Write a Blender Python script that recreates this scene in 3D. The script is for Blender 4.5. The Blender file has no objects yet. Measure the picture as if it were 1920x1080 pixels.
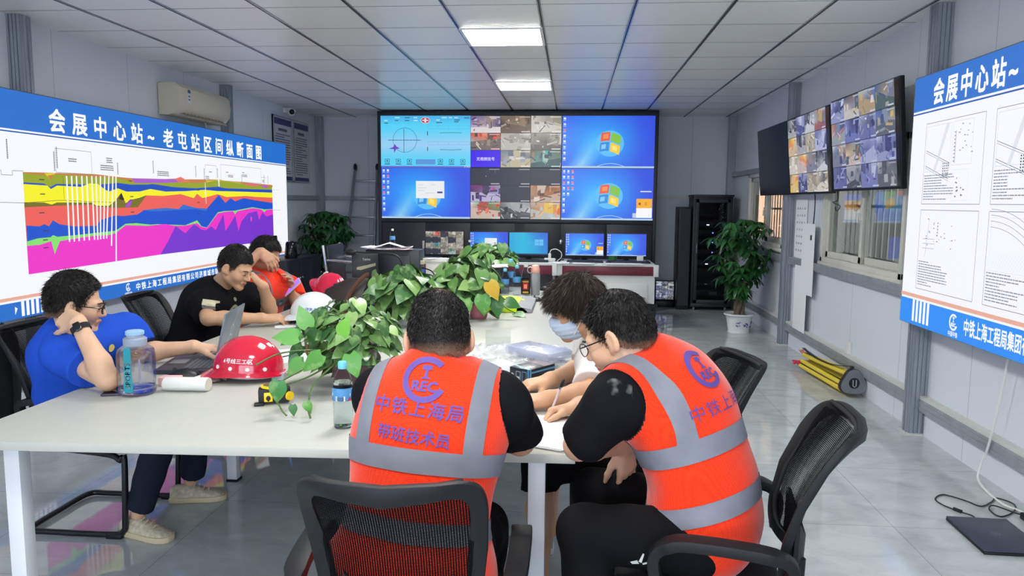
import bpy, bmesh, math, random
import numpy as np
from mathutils import Vector, Matrix, Euler
from mathutils.bvhtree import BVHTree

SC = bpy.context.scene
COL = SC.collection
PI = math.pi

# ------------------------------------------------------------------ camera
CAM_Z = 1.488
FPX = 1420.45
PITCH, YAW, ROLL = 0.1138, -0.0786, -0.0078


def cam_axes():
    cy, sy, cp, sp = math.cos(YAW), math.sin(YAW), math.cos(PITCH), math.sin(PITCH)
    f = Vector((sy * cp, cy * cp, -sp))
    r = Vector((cy, -sy, 0))
    d = f.cross(r)
    c, s = math.cos(ROLL), math.sin(ROLL)
    return c * r + s * d, -s * r + c * d, f


_r, _d, _f = cam_axes()
cam_data = bpy.data.cameras.new('camera')
cam_data.sensor_width = 36.0
cam_data.lens = 36.0 * FPX / 1920.0
cam_data.clip_start = 0.02
cam = bpy.data.objects.new('camera', cam_data)
COL.objects.link(cam)
M = Matrix.Identity(4)
for i in range(3):
    M[i][0], M[i][1], M[i][2] = _r[i], -_d[i], -_f[i]
M[2][3] = CAM_Z
cam.matrix_world = M
SC.camera = cam

# ------------------------------------------------------------------ world, exposure
SC.view_settings.view_transform = 'Standard'
SC.view_settings.look = 'None'
SC.view_settings.exposure = 0.0
SC.view_settings.gamma = 1.0
SC.view_settings.use_curve_mapping = False
SC.cycles.use_denoising = True
SC.cycles.max_bounces = 8
SC.cycles.diffuse_bounces = 4
SC.cycles.glossy_bounces = 4
SC.cycles.transmission_bounces = 8
SC.cycles.transparent_max_bounces = 16
SC.cycles.sample_clamp_indirect = 6.0
SC.cycles.caustics_reflective = False
SC.cycles.caustics_refractive = False
world = bpy.data.worlds.new('world')
SC.world = world
world.use_nodes = True
world.node_tree.nodes['Background'].inputs[0].default_value = (0.75, 0.85, 1.0, 1)
world.node_tree.nodes['Background'].inputs[1].default_value = 7.0
CEILING_LAMP = 43.0      # radiance of the ceiling light panels
BOARD_LAMP = 0.98       # radiance of white on the backlit boards
SCREEN_LAMP = 0.95      # radiance of white on the screens

# ------------------------------------------------------------------ colours and materials


def lin(c):
    """sRGB 0-255 triple or hex string -> linear rgb"""
    if isinstance(c, str):
        c = [int(c[i:i + 2], 16) for i in (0, 2, 4)]
    out = []
    for v in c:
        v = v / 255.0
        out.append(v / 12.92 if v <= 0.04045 else ((v + 0.055) / 1.055) ** 2.4)
    return tuple(out)


MATS = {}


def mat(name, c, rough=0.5, metal=0.0, spec=0.5, vary=0.0, vscale=8.0, bump=0.0, bscale=60.0, coat=0.0, sheen=0.0,
        sub=0.0, trans=0.0, ior=1.45, alpha=1.0, emit=0.0, stretch=None):
    if name in MATS:
        return MATS[name]
    m = bpy.data.materials.new(name)
    m.use_nodes = True
    nt = m.node_tree
    b = nt.nodes['Principled BSDF']
    col = lin(c)
    b.inputs['Base Color'].default_value = (*col, 1)
    b.inputs['Roughness'].default_value = rough
    b.inputs['Metallic'].default_value = metal
    b.inputs['Specular IOR Level'].default_value = spec
    b.inputs['Coat Weight'].default_value = coat
    b.inputs['Sheen Weight'].default_value = sheen
    b.inputs['Transmission Weight'].default_value = trans
    b.inputs['IOR'].default_value = ior
    b.inputs['Alpha'].default_value = alpha
    if sub:
        b.inputs['Subsurface Weight'].default_value = sub
        b.inputs['Subsurface Radius'].default_value = (0.012, 0.005, 0.003)
        b.inputs['Subsurface Scale'].default_value = 1.0
    if emit:
        b.inputs['Emission Color'].default_value = (*col, 1)
        b.inputs['Emission Strength'].default_value = emit
    if vary or bump:
        tc = nt.nodes.new('ShaderNodeTexCoord')
        mp = nt.nodes.new('ShaderNodeMapping')
        nt.links.new(tc.outputs['Object'], mp.inputs[0])
        if stretch:
            mp.inputs['Scale'].default_value = stretch
        if vary:
            n = nt.nodes.new('ShaderNodeTexNoise')
            n.inputs['Scale'].default_value = vscale
            n.inputs['Detail'].default_value = 5
            nt.links.new(mp.outputs[0], n.inputs['Vector'])
            r = nt.nodes.new('ShaderNodeValToRGB')
            r.color_ramp.elements[0].position = 0.3
            r.color_ramp.elements[1].position = 0.7
            r.color_ramp.elements[0].color = (*[max(0, v * (1 - vary)) for v in col], 1)
            r.color_ramp.elements[1].color = (*[min(1, v * (1 + vary)) for v in col], 1)
            nt.links.new(n.outputs['Fac'], r.inputs[0])
            nt.links.new(r.outputs[0], b.inputs['Base Color'])
        if bump:
            n2 = nt.nodes.new('ShaderNodeTexNoise')
            n2.inputs['Scale'].default_value = bscale
            n2.inputs['Detail'].default_value = 4
            nt.links.new(mp.outputs[0], n2.inputs['Vector'])
            bp = nt.nodes.new('ShaderNodeBump')
            bp.inputs['Strength'].default_value = bump
            bp.inputs['Distance'].default_value = 0.01
            nt.links.new(n2.outputs['Fac'], bp.inputs['Height'])
            nt.links.new(bp.outputs[0], b.inputs['Normal'])
    MATS[name] = m
    return m


def emit_attr_mat(name, strength, glass=0.25):
    """a lit screen or backlit print: emits the colours stored in the face attribute, under a faint glossy face"""
    if name in MATS:
        return MATS[name]
    m = bpy.data.materials.new(name)
    m.use_nodes = True
    nt = m.node_tree
    b = nt.nodes['Principled BSDF']
    a = nt.nodes.new('ShaderNodeVertexColor')
    a.layer_name = 'Col'
    b.inputs['Base Color'].default_value = (0.02, 0.02, 0.025, 1)
    b.inputs['Roughness'].default_value = glass
    b.inputs['Specular IOR Level'].default_value = 0.4
    nt.links.new(a.outputs['Color'], b.inputs['Emission Color'])
    b.inputs['Emission Strength'].default_value = strength
    MATS[name] = m
    return m


def attr_mat(name, rough=0.5, spec=0.5, sub=0.0, bump=0.0, bscale=60.0, coat=0.0):
    """surface whose own colour varies piece by piece (leaf by leaf), from the colour attribute"""
    if name in MATS:
        return MATS[name]
    m = mat(name, (128, 128, 128), rough, spec=spec, sub=sub, bump=bump, bscale=bscale, coat=coat)
    nt = m.node_tree
    a = nt.nodes.new('ShaderNodeVertexColor')
    a.layer_name = 'Col'
    nt.links.new(a.outputs['Color'], nt.nodes['Principled BSDF'].inputs['Base Color'])
    return m


# ------------------------------------------------------------------ objects


def tag(o, label=None, cat=None, group=None, kind=None):
    if label:
        o['label'] = label
    if cat:
        o['category'] = cat
    if group:
        o['group'] = group
    if kind:
        o['kind'] = kind
    return o


def thing(name, label, cat, loc=(0, 0, 0), rotz=0.0, group=None):
    o = bpy.data.objects.new(name, None)
    COL.objects.link(o)
    o.empty_display_size = 0.1
    o.location = loc
    o.rotation_euler = (0, 0, rotz)
    return tag(o, label, cat, group)


def link_mesh(name, me, parent=None, world=False, loc=None, rot=None):
    o = bpy.data.objects.new(name, me)
    COL.objects.link(o)
    if parent is not None:
        o.parent = parent
        if world:
            # vertices were given in world space: bring them into the parent's space
            chain = []
            p = parent
            while p is not None:
                chain.append(p)
                p = p.parent
            mw = Matrix.Identity(4)
            for p in reversed(chain):
                mw = mw @ p.matrix_basis
            me.transform(mw.inverted())
    if loc is not None:
        o.location = loc
    if rot is not None:
        o.rotation_euler = rot
    return o


def copy_tree(o, parent=None):
    c = o.copy()
    COL.objects.link(c)
    c.parent = parent
    for ch in list(o.children):
        copy_tree(ch, c)
    return c


def rotm(rx=0, ry=0, rz=0):
    return Euler((rx, ry, rz)).to_matrix()


class MB:
    """collects shapes into ONE mesh"""

    def __init__(s):
        s.v, s.f, s.mi, s.c = [], [], [], []
        s.m = 0
        s.col = (1, 1, 1)

    def add(s, vs, fs):
        n = len(s.v)
        s.v += [tuple(p) for p in vs]
        for f in fs:
            s.f.append(tuple(n + i for i in f))
            s.mi.append(s.m)
            s.c.append(s.col)
        return s

    def box(s, c, d, R=None):
        x, y, z = d[0] / 2, d[1] / 2, d[2] / 2
        vs = [Vector((a * x, b * y, e * z)) for e in (-1, 1) for b in (-1, 1) for a in (-1, 1)]
        if R is not None:
            vs = [R @ p for p in vs]
        vs = [p + Vector(c) for p in vs]
        return s.add(vs, [(0, 2, 3, 1), (4, 5, 7, 6), (0, 1, 5, 4), (2, 6, 7, 3), (0, 4, 6, 2), (1, 3, 7, 5)])

    def box2(s, lo, hi):
        return s.box([(a + b) / 2 for a, b in zip(lo, hi)], [b - a for a, b in zip(lo, hi)])

    def rings(s, rings, cap=True, close=True):
        n = len(rings[0])
        vs = [p for r in rings for p in r]
        fs = []
        for i in range(len(rings) - 1):
            for j in range(n if close else n - 1):
                k = (j + 1) % n
                fs.append((i * n + j, i * n + k, (i + 1) * n + k, (i + 1) * n + j))
        if cap and close:
            fs.append(tuple(reversed(range(n))))
            fs.append(tuple((len(rings) - 1) * n + j for j in range(n)))
        return s.add(vs, fs)

    def tube(s, pts, r, seg=10, cap=True, flat=1.0, up=None):
        pts = [Vector(p) for p in pts]
        rs = r if isinstance(r, (list, tuple)) else [r] * len(pts)
        prev = None
        out = []
        for i, p in enumerate(pts):
            t = (pts[min(i + 1, len(pts) - 1)] - pts[max(i - 1, 0)])
            if t.length < 1e-9:
                t = Vector((0, 0, 1))
            t.normalize()
            if prev is None:
                u = Vector(up) if up else (Vector((0, 0, 1)) if abs(t.z) < 0.9 else Vector((1, 0, 0)))
            else:
                u = prev
            a = t.cross(u)
            if a.length < 1e-6:
                a = t.cross(Vector((0.3, 1, 0.2)))
            a.normalize()
            b = a.cross(t)
            b.normalize()
            prev = b
            out.append([p + a * (math.cos(2 * PI * k / seg) * rs[i]) + b * (math.sin(2 * PI * k / seg) * rs[i] * flat) for k in range(seg)])
        return s.rings(out, cap)

    def cyl(s, p0, p1, r0, r1=None, seg=20, cap=True):
        return s.tube([p0, p1], [r0, r0 if r1 is None else r1], seg, cap)

    def lathe(s, prof, c=(0, 0, 0), seg=24, R=None, cap=True):
        c = Vector(c)
        out = []
        for (r, z) in prof:
            ring = [Vector((r * math.cos(2 * PI * k / seg), r * math.sin(2 * PI * k / seg), z)) for k in range(seg)]
            if R is not None:
                ring = [R @ p for p in ring]
            out.append([p + c for p in ring])
        return s.rings(out, cap)

    def ell(s, c, r, R=None, seg=16, n=10):
        prof = [(max(1e-4, math.sin(PI * i / n)), -math.cos(PI * i / n)) for i in range(n + 1)]
        out = []
        for (a, z) in prof:
            ring = [Vector((a * math.cos(2 * PI * k / seg) * r[0], a * math.sin(2 * PI * k / seg) * r[1], z * r[2])) for k in range(seg)]
            if R is not None:
                ring = [R @ p for p in ring]
            out.append([p + Vector(c) for p in ring])
        return s.rings(out, True)

    def prism(s, poly, o, ax, ay, an, h):
        """polygon in the plane (o, ax, ay), given depth h along an"""
        o, ax, ay, an = Vector(o), Vector(ax), Vector(ay), Vector(an)
        a = [o + ax * p[0] + ay * p[1] for p in poly]
        b = [p + an * h for p in a]
        return s.rings([a, b], True)

    def quad(s, a, b, c, d):
        return s.add([a, b, c, d], [(0, 1, 2, 3)])

    def mesh(s, name, mats, smooth=40, bevel=0.0, attr=False):
        me = bpy.data.meshes.new(name)
        me.from_pydata(s.v, [], s.f)
        ms = mats if isinstance(mats, (list, tuple)) else [mats]
        for m in ms:
            me.materials.append(m)
        me.polygons.foreach_set('material_index', s.mi)
        if attr:
            ca = me.color_attributes.new('Col', 'FLOAT_COLOR', 'CORNER')
            arr = np.ones((len(me.loops), 4), np.float32)
            lt = np.empty(len(me.polygons), np.int32)
            me.polygons.foreach_get('loop_total', lt)
            arr[:, :3] = np.repeat(np.array(s.c, np.float32), lt, axis=0)
            ca.data.foreach_set('color', arr.ravel())
        bm = bmesh.new()
        bm.from_mesh(me)
        bmesh.ops.recalc_face_normals(bm, faces=bm.faces)
        if bevel:
            es = [e for e in bm.edges if len(e.link_faces) == 2 and e.calc_face_angle(0) > 0.6]
            try:
                bmesh.ops.bevel(bm, geom=es, offset=bevel, segments=2, profile=0.5, affect='EDGES', clamp_overlap=True)
            except Exception:
                pass
        bm.to_mesh(me)
        bm.free()
        if smooth:
            me.shade_smooth()
            me.set_sharp_from_angle(angle=math.radians(smooth))
        return me

    def build(s, name, mats, parent=None, smooth=40, bevel=0.0, attr=False, world=False, loc=None, rot=None):
        return link_mesh(name, s.mesh(name, mats, smooth, bevel, attr), parent, world, loc, rot)


def struct(name, mb, m, smooth=0, bevel=0.0):
    o = mb.build(name, m, None, smooth, bevel)
    o['kind'] = 'structure'
    return o


def bez(p0, p1, p2, p3, n=12):
    p0, p1, p2, p3 = map(Vector, (p0, p1, p2, p3))
    return [p0 * (1 - t) ** 3 + p1 * (3 * t * (1 - t) ** 2) + p2 * (3 * t * t * (1 - t)) + p3 * t ** 3 for t in [i / n for i in range(n + 1)]]


def smooth_path(pts, n=6):
    """Catmull-Rom through the points"""
    P = [Vector(p) for p in pts]
    P = [P[0] * 2 - P[1]] + P + [P[-1] * 2 - P[-2]]
    out = []
    for i in range(1, len(P) - 2):
        for k in range(n):
            t = k / n
            a, b, c, d = P[i - 1], P[i], P[i + 1], P[i + 2]
            out.append(0.5 * ((2 * b) + (c - a) * t + (2 * a - 5 * b + 4 * c - d) * t * t + (3 * b - a - 3 * c + d) * t ** 3))
    out.append(P[-2])
    return out


# ------------------------------------------------------------------ lettering
_txt = {}


def text_tris(s, bold=0.0, res=2):
    """triangles of a line of text: (n,2) vertices with cap height about 0.73, and faces"""
    key = (s, bold, res)
    if key in _txt:
        return _txt[key]
    cu = bpy.data.curves.new('lettering', 'FONT')
    cu.body = s
    cu.offset = bold
    cu.resolution_u = res
    ob = bpy.data.objects.new('lettering', cu)
    COL.objects.link(ob)
    dg = bpy.context.evaluated_depsgraph_get()
    me = bpy.data.meshes.new_from_object(ob.evaluated_get(dg))
    v = np.array([p.co[:2] for p in me.vertices], float)
    f = [tuple(p.vertices) for p in me.polygons]
    bpy.data.objects.remove(ob)
    bpy.data.curves.remove(cu)
    bpy.data.meshes.remove(me)
    _txt[key] = (v, f)
    return v, f


class Art:
    """flat coloured artwork (a print, a lit screen): polygons in metres on a plane, one mesh; later layers sit a hair in front"""

    def __init__(s, w, h):
        s.w, s.h = w, h
        s.v, s.f, s.c = [], [], []
        s.z = 0.0

    def layer(s):
        s.z += 0.0004
        return s

    def poly(s, pts, c):
        n = len(s.v)
        s.v += [(p[0], p[1], s.z) for p in pts]
        s.f.append(tuple(range(n, n + len(pts))))
        cc = lin(c)
        s.c.append([cc] * len(pts))
        return s

    def rect(s, x0, y0, x1, y1, c):
        return s.poly([(x0, y0), (x1, y0), (x1, y1), (x0, y1)], c)

    def line(s, pts, w, c):
        for (a, b) in zip(pts[:-1], pts[1:]):
            d = np.array(b, float) - np.array(a, float)
            L = np.hypot(*d)
            if L < 1e-9:
                continue
            nx, ny = -d[1] / L * w / 2, d[0] / L * w / 2
            s.poly([(a[0] - nx, a[1] - ny), (b[0] - nx, b[1] - ny), (b[0] + nx, b[1] + ny), (a[0] + nx, a[1] + ny)], c)
        return s

    def frame(s, x0, y0, x1, y1, w, c):
        return s.line([(x0, y0), (x1, y0), (x1, y1), (x0, y1), (x0, y0)], w, c)

    def disc(s, x, y, rx, c, ry=None, n=28):
        ry = rx if ry is None else ry
        return s.poly([(x + rx * math.cos(2 * PI * k / n), y + ry * math.sin(2 * PI * k / n)) for k in range(n)], c)

    def ring(s, x, y, r0, r1, c, a0=0, a1=360, n=36, sy=1.0):
        for k in range(n):
            t0, t1 = math.radians(a0 + (a1 - a0) * k / n), math.radians(a0 + (a1 - a0) * (k + 1) / n)
            s.poly([(x + r0 * math.cos(t0), y + sy * r0 * math.sin(t0)), (x + r1 * math.cos(t0), y + sy * r1 * math.sin(t0)),
                    (x + r1 * math.cos(t1), y + sy * r1 * math.sin(t1)), (x + r0 * math.cos(t1), y + sy * r0 * math.sin(t1))], c)
        return s

    def band(s, top, bot, c):
        """fill between two polylines (x increasing)"""
        xs = sorted(set([p[0] for p in top] + [p[0] for p in bot]))
        lo, hi = max(top[0][0], bot[0][0]), min(top[-1][0], bot[-1][0])
        xs = [x for x in xs if lo <= x <= hi]
        tx, ty = zip(*top)
        bx, by = zip(*bot)
        T, B = np.interp(xs, tx, ty), np.interp(xs, bx, by)
        for i in range(len(xs) - 1):
            s.poly([(xs[i], B[i]), (xs[i + 1], B[i + 1]), (xs[i + 1], T[i + 1]), (xs[i], T[i])], c)
        return s

    def grid(s, x0, y0, x1, y1, nx, ny, fn):
        """smooth picture: fn(u, v) -> sRGB 0-255, u right, v up"""
        n = len(s.v)
        cols = []
        for j in range(ny + 1):
            for i in range(nx + 1):
                u, v = i / nx, j / ny
                s.v.append((x0 + (x1 - x0) * u, y0 + (y1 - y0) * v, s.z))
                cols.append(lin(fn(u, v)))
        for j in range(ny):
            for i in range(nx):
                a = j * (nx + 1) + i
                q = (a, a + 1, a + nx + 2, a + nx + 1)
                s.f.append(tuple(n + k for k in q))
                s.c.append([cols[k] for k in q])
        return s

    def text(s, t, x, y, size, c, bold=0.02, sx=1.0, align='l', pitch=None, vertical=False, rot=0.0):
        """one line of text; pitch sets the distance from character to character"""
        items = []
        if pitch is None:
            items = [(t, 0.0)]
        else:
            items = [(ch, k * pitch) for k, ch in enumerate(t)]
        cc = lin(c)
        for (tt, off) in items:
            v, f = text_tris(tt)
            if len(v) == 0:
                continue
            if bold:
                sh = bold * np.array([(-.7, -.7), (.7, -.7), (.7, .7), (-.7, .7)])
                f = [tuple(i + k * len(v) for i in q) for k in range(4) for q in f]
                v = np.concatenate([v + d for d in sh])
            v = v * size
            v[:, 0] *= sx
            wd = v[:, 0].max() + v[:, 0].min()
            dx = 0.0
            if align == 'c':
                dx = -wd / 2
            elif align == 'r':
                dx = -wd
            ox, oy = (off, 0.0)
            P = v + np.array([dx + ox, oy])
            if rot:
                cr, sr = math.cos(rot), math.sin(rot)
                P = P @ np.array([[cr, sr], [-sr, cr]])
            P = P + np.array([x, y])
            n = len(s.v)
            s.v += [(p[0], p[1], s.z) for p in P]
            for q in f:
                s.f.append(tuple(n + k for k in q))
                s.c.append([cc] * len(q))
        return s

    def logo(s, x, y, r, c):
        """round emblem: open ring, rail section standing in it, letters across"""
        s.ring(x, y, 0.74 * r, r, c, 48, 335, 30)
        s.poly([(x - .22 * r, y + .02 * r), (x + .22 * r, y + .02 * r), (x + .06 * r, y + .14 * r), (x + .06 * r, y + .42 * r), (x - .06 * r, y + .42 * r), (x - .06 * r, y + .14 * r)], c)
        s.rect(x - .20 * r, y + .42 * r, x + .20 * r, y + .62 * r, c)
        s.text('REC', x + .03 * r, y - .50 * r, .60 * r, c, .05, 1.05, 'c')
        return s

    def mesh(s, name, m, o, ax, ay):
        """ax, ay: unit vectors of the plane; the print faces ax x ay"""
        o, ax, ay = Vector(o), Vector(ax), Vector(ay)
        an = ax.cross(ay)
        me = bpy.data.meshes.new(name)
        me.from_pydata([tuple(o + ax * p[0] + ay * p[1] + an * p[2]) for p in s.v], [], s.f)
        me.materials.append(m)
        ca = me.color_attributes.new('Col', 'FLOAT_COLOR', 'CORNER')
        arr = np.ones((len(me.loops), 4), np.float32)
        arr[:, :3] = np.array([q for c in s.c for q in c], np.float32)
        ca.data.foreach_set('color', arr.ravel())
        return me

    def build(s, name, m, o, ax, ay, parent=None, world=False):
        return link_mesh(name, s.mesh(name, m, o, ax, ay), parent, world)
# ================================================================== THE ROOM
CZ = CAM_Z + 1.227          # ceiling height
XL, XR, YB, YF = -3.82, 2.30, 11.24, -3.2
GX, GY = -0.8313, 4.9082    # an intersection of the 0.6 m ceiling grid


def floor_material():
    m = mat('polished_floor_tile', (150, 156, 160), rough=0.04, spec=0.48)
    nt = m.node_tree
    b = nt.nodes['Principled BSDF']
    tc = nt.nodes.new('ShaderNodeTexCoord')
    mp = nt.nodes.new('ShaderNodeMapping')
    mp.inputs['Location'].default_value = (-1.51 % 0.8, -3.5 % 0.8, 0)
    nt.links.new(tc.outputs['Object'], mp.inputs[0])
    br = nt.nodes.new('ShaderNodeTexBrick')
    br.offset = 0.0
    br.inputs['Scale'].default_value = 1.0
    br.inputs['Brick Width'].default_value = 0.8
    br.inputs['Row Height'].default_value = 0.8
    br.inputs['Mortar Size'].default_value = 0.0016
    br.inputs['Mortar Smooth'].default_value = 0.3
    br.inputs['Color1'].default_value = (1, 1, 1, 1)
    br.inputs['Color2'].default_value = (0.93, 0.93, 0.93, 1)
    br.inputs['Mortar'].default_value = (0.5, 0.5, 0.5, 1)
    nt.links.new(mp.outputs[0], br.inputs['Vector'])
    # long soft veins
    st = nt.nodes.new('ShaderNodeMapping')
    st.inputs['Scale'].default_value = (1.6, 2.6, 1)
    st.inputs['Rotation'].default_value = (0, 0, 0.35)
    nt.links.new(tc.outputs['Object'], st.inputs[0])
    n = nt.nodes.new('ShaderNodeTexNoise')
    n.inputs['Scale'].default_value = 2.6
    n.inputs['Detail'].default_value = 9
    n.inputs['Roughness'].default_value = 0.68
    n.inputs['Distortion'].default_value = 0.6
    nt.links.new(st.outputs[0], n.inputs['Vector'])
    r = nt.nodes.new('ShaderNodeValToRGB')
    e = r.color_ramp.elements
    e[0].position, e[1].position = 0.32, 0.72
    e[0].color = (*lin((172, 177, 179)), 1)
    e[1].color = (*lin((200, 205, 205)), 1)
    x = e.new(0.5)
    x.color = (*lin((186, 192, 193)), 1)
    nt.links.new(n.outputs['Fac'], r.inputs[0])
    mx = nt.nodes.new('ShaderNodeMixRGB')
    mx.blend_type = 'MULTIPLY'
    mx.inputs[0].default_value = 1.0
    nt.links.new(r.outputs[0], mx.inputs[1])
    nt.links.new(br.outputs['Color'], mx.inputs[2])
    nt.links.new(mx.outputs[0], b.inputs['Base Color'])
    return m


def panel_material(name, c, axis, rough=0.42, pitch=0.95, off=0.0):
    """coated sandwich panel with a thin joint every pitch metres along the wall"""
    m = mat(name, c, rough=rough, spec=0.35, bump=0.03, bscale=25)
    nt = m.node_tree
    b = nt.nodes['Principled BSDF']
    tc = nt.nodes.new('ShaderNodeTexCoord')
    sp = nt.nodes.new('ShaderNodeSeparateXYZ')
    nt.links.new(tc.outputs['Object'], sp.inputs[0])

    def mth(op, a, v):
        q = nt.nodes.new('ShaderNodeMath')
        q.operation = op
        nt.links.new(a, q.inputs[0])
        q.inputs[1].default_value = v
        return q.outputs[0]
    t = mth('ADD', sp.outputs[axis], 50 * pitch + off)
    t = mth('DIVIDE', t, pitch)
    t = mth('FRACT', t, 0)
    t = mth('LESS_THAN', t, 0.006)
    mx = nt.nodes.new('ShaderNodeMixRGB')
    nt.links.new(t, mx.inputs[0])
    mx.inputs[1].default_value = (*lin(c), 1)
    mx.inputs[2].default_value = (*[v * 0.62 for v in lin(c)], 1)
    nt.links.new(mx.outputs[0], b.inputs['Base Color'])
    return m


def ceiling_material():
    """gypsum tile faced with embossed film, slightly glossy"""
    m = mat('embossed_ceiling_tile', (246, 246, 244), rough=0.28, spec=0.45)
    nt = m.node_tree
    b = nt.nodes['Principled BSDF']
    tc = nt.nodes.new('ShaderNodeTexCoord')
    mp = nt.nodes.new('ShaderNodeMapping')
    mp.inputs['Scale'].default_value = (7, 26, 1)
    mp.inputs['Rotation'].default_value = (0, 0, 0.25)
    nt.links.new(tc.outputs['Object'], mp.inputs[0])
    n = nt.nodes.new('ShaderNodeTexNoise')
    n.inputs['Scale'].default_value = 2.2
    n.inputs['Detail'].default_value = 2
    nt.links.new(mp.outputs[0], n.inputs['Vector'])
    bp = nt.nodes.new('ShaderNodeBump')
    bp.inputs['Strength'].default_value = 0.35
    bp.inputs['Distance'].default_value = 0.006
    nt.links.new(n.outputs['Fac'], bp.inputs['Height'])
    nt.links.new(bp.outputs[0], b.inputs['Normal'])
    return m


WALL_C = (217, 222, 229)
m_wall_side = panel_material('wall_panel_side', WALL_C, 'Y', off=0.28)
m_wall_back = panel_material('wall_panel_back', (208, 215, 224), 'X', off=0.2)
m_zinc = mat('galvanised_steel', (150, 157, 166), rough=0.38, metal=0.35, vary=0.18, vscale=14, bump=0.05, bscale=30, stretch=(1, 1, 0.15))
m_zinc_dull = mat('galvanised_rail', (158, 163, 168), rough=0.45, metal=0.3, vary=0.12, vscale=10)
m_white_trim = mat('off_white_trim', (205, 206, 200), rough=0.5)
m_grid = mat('ceiling_grid_bar', (170, 172, 176), rough=0.22, metal=0.7)
m_gap = mat('dark_gap', (35, 36, 40), rough=0.8)

b = MB()
b.box2((XL - .2, YF - .2, -.12), (XR + .2, YB + .2, 0))
struct('floor', b, floor_material())

b = MB()
b.box2((XL - .2, YF - .2, CZ), (XR + .2, YB + .2, CZ + .1))
struct('ceiling', b, ceiling_material())
b = MB()
k = -40
for i in range(-6, 7):
    x = GX + .6 * i
    if XL < x < XR:
        b.m = 0
        b.box2((x - .012, YF, CZ - .006), (x + .012, YB, CZ + .002))
        b.m = 1
        b.box2((x - .0035, YF, CZ - .0068), (x + .0035, YB, CZ - .0055))
for j in range(-16, 12):
    y = GY + .6 * j
    if YF < y < YB:
        b.m = 2
        b.box2((XL, y - .0022, CZ - .0012), (XR, y + .0022, CZ + .002))
struct('trim_1', b, [m_grid, m_gap, mat('tile_joint_grey', (120, 122, 126), rough=.8)])

b = MB()
b.box2((XL - .12, YF, 0), (XL, YB + .12, CZ))
struct('wall_left', b, m_wall_side)
b = MB()
b.box2((XL - .12, YB, 0), (XR + .12, YB + .12, CZ))
struct('wall_back', b, m_wall_back)
b = MB()
b.box2((XL - .12, YF - .12, 0), (-2.9, YF, CZ))
b.box2((1.5, YF - .12, 0), (XR + .12, YF, CZ))
b.box2((-2.9, YF - .12, 2.35), (1.5, YF, CZ))
struct('wall_front', b, m_wall_back)
# assumed open entrance behind the camera, unseen, added to let in fill daylight
b = MB()
for x in (-2.87, -1.42, .03, 1.47):
    b.box2((x - .03, YF - .10, 0), (x + .03, YF - .04, 2.35))
b.box2((-2.9, YF - .10, 2.29), (1.5, YF - .04, 2.35))
b.box2((-2.9, YF - .10, 0), (1.5, YF - .04, .03))
struct('added_door_1', b, mat('added_door_frame_white', (205, 206, 204), rough=.4))
b = MB()
b.box2((-8, YF - 9, -.1), (8, YF - .12, -.02))
struct('added_entrance_ground', b, mat('pale_concrete_yard', (190, 188, 182), rough=.8))  # ground outside the added entrance
# right wall with two window openings
W1 = (5.42, 7.16, .96, 1.98)
W2 = (8.45, 10.15, .99, 1.86)
b = MB()
T = XR + .12
b.box2((XR, YF, 0), (T, W1[0], CZ))
b.box2((XR, W1[0], 0), (T, W1[1], W1[2]))
b.box2((XR, W1[0], W1[3]), (T, W1[1], CZ))
b.box2((XR, W1[1], 0), (T, W2[0], CZ))
b.box2((XR, W2[0], 0), (T, W2[1], W2[2]))
b.box2((XR, W2[0], W2[3]), (T, W2[1], CZ))
b.box2((XR, W2[1], 0), (T, YB + .12, CZ))
struct('wall_right', b, m_wall_side)


def column(x0, x1, y0, n):
    """square steel column with folded ribs on the face towards the room's front"""
    b = MB()
    b.box2((x0, y0, 0), (x1, y0 + .1, CZ - .002))
    w = (x1 - x0)
    for k in range(4):
        xx = x0 + w * (k + .5) / 4
        b.box2((xx - .009, y0 - .007, 0), (xx + .009, y0 + .001, CZ - .002))
    inner = x0 if x0 > 0 else x1
    for k in range(2):
        yy = y0 + .03 + .04 * k
        b.box2((inner - .006, yy - .008, 0), (inner + .006, yy + .008, CZ - .002))
    b.m = 1
    b.box2((x0 - .02, y0 - .02, 0), (x1 + .01, y0 + .12, .012))
    struct('trim_%d' % n, b, [m_zinc, m_white_trim])


n = 2
for y0 in (1.86, 4.98, 8.09, 11.13):
    column(2.2, 2.305, y0, n)
    column(XL - .005, XL + .1, y0, n + 1)
    n += 2
# rails along the walls: a low one, one under the windows, one above


def rail(x0, x1, y0, y1, z, n, h=.075, lip=True):
    b = MB()
    b.box2((x0, y0, z), (x1, y1, z + h))
    if lip:
        b.m = 1
        b.box2((x0 + .006, y0, z + h), (x1, y1, z + h + .022))
    b.m = 0
    xi = x0 if x0 > 0 else x1
    b.box2((xi - .004, y0, z + h * .62), (xi + .004, y1, z + h * .8))
    b.box2((xi - .004, y0, z + h * .2), (xi + .004, y1, z + h * .38))
    struct('trim_%d' % n, b, [m_zinc_dull, m_white_trim])


ys = [YF, 1.86, 1.96, 4.98, 5.08, 8.09, 8.19, 11.13]
n = 20
for k in range(0, 8, 2):
    rail(2.25, 2.302, ys[k], ys[k + 1], .165, n)
    rail(XL - .002, XL + .05, ys[k], ys[k + 1], .165, n + 1)
    n += 2
    if k in (4, 6):
        rail(2.25, 2.302, ys[k], ys[k + 1], .865, n, lip=False)
        n += 1
rail(2.255, 2.302, 8.19, 11.13, 1.86, 40, h=.06, lip=False)
rail(XL - .002, XL + .045, 8.19, 11.13, 1.49, 41, h=.06, lip=False)
b = MB()
b.box2((-3.7, YB - .045, 1.49), (-2.7, YB + .002, 1.55))
struct('trim_42', b, m_zinc_dull)
b = MB()
b.box2((1.1, YB - .05, 1.545), (2.2, YB + .002, 1.6))
struct('trim_43', b, m_white_trim)
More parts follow.
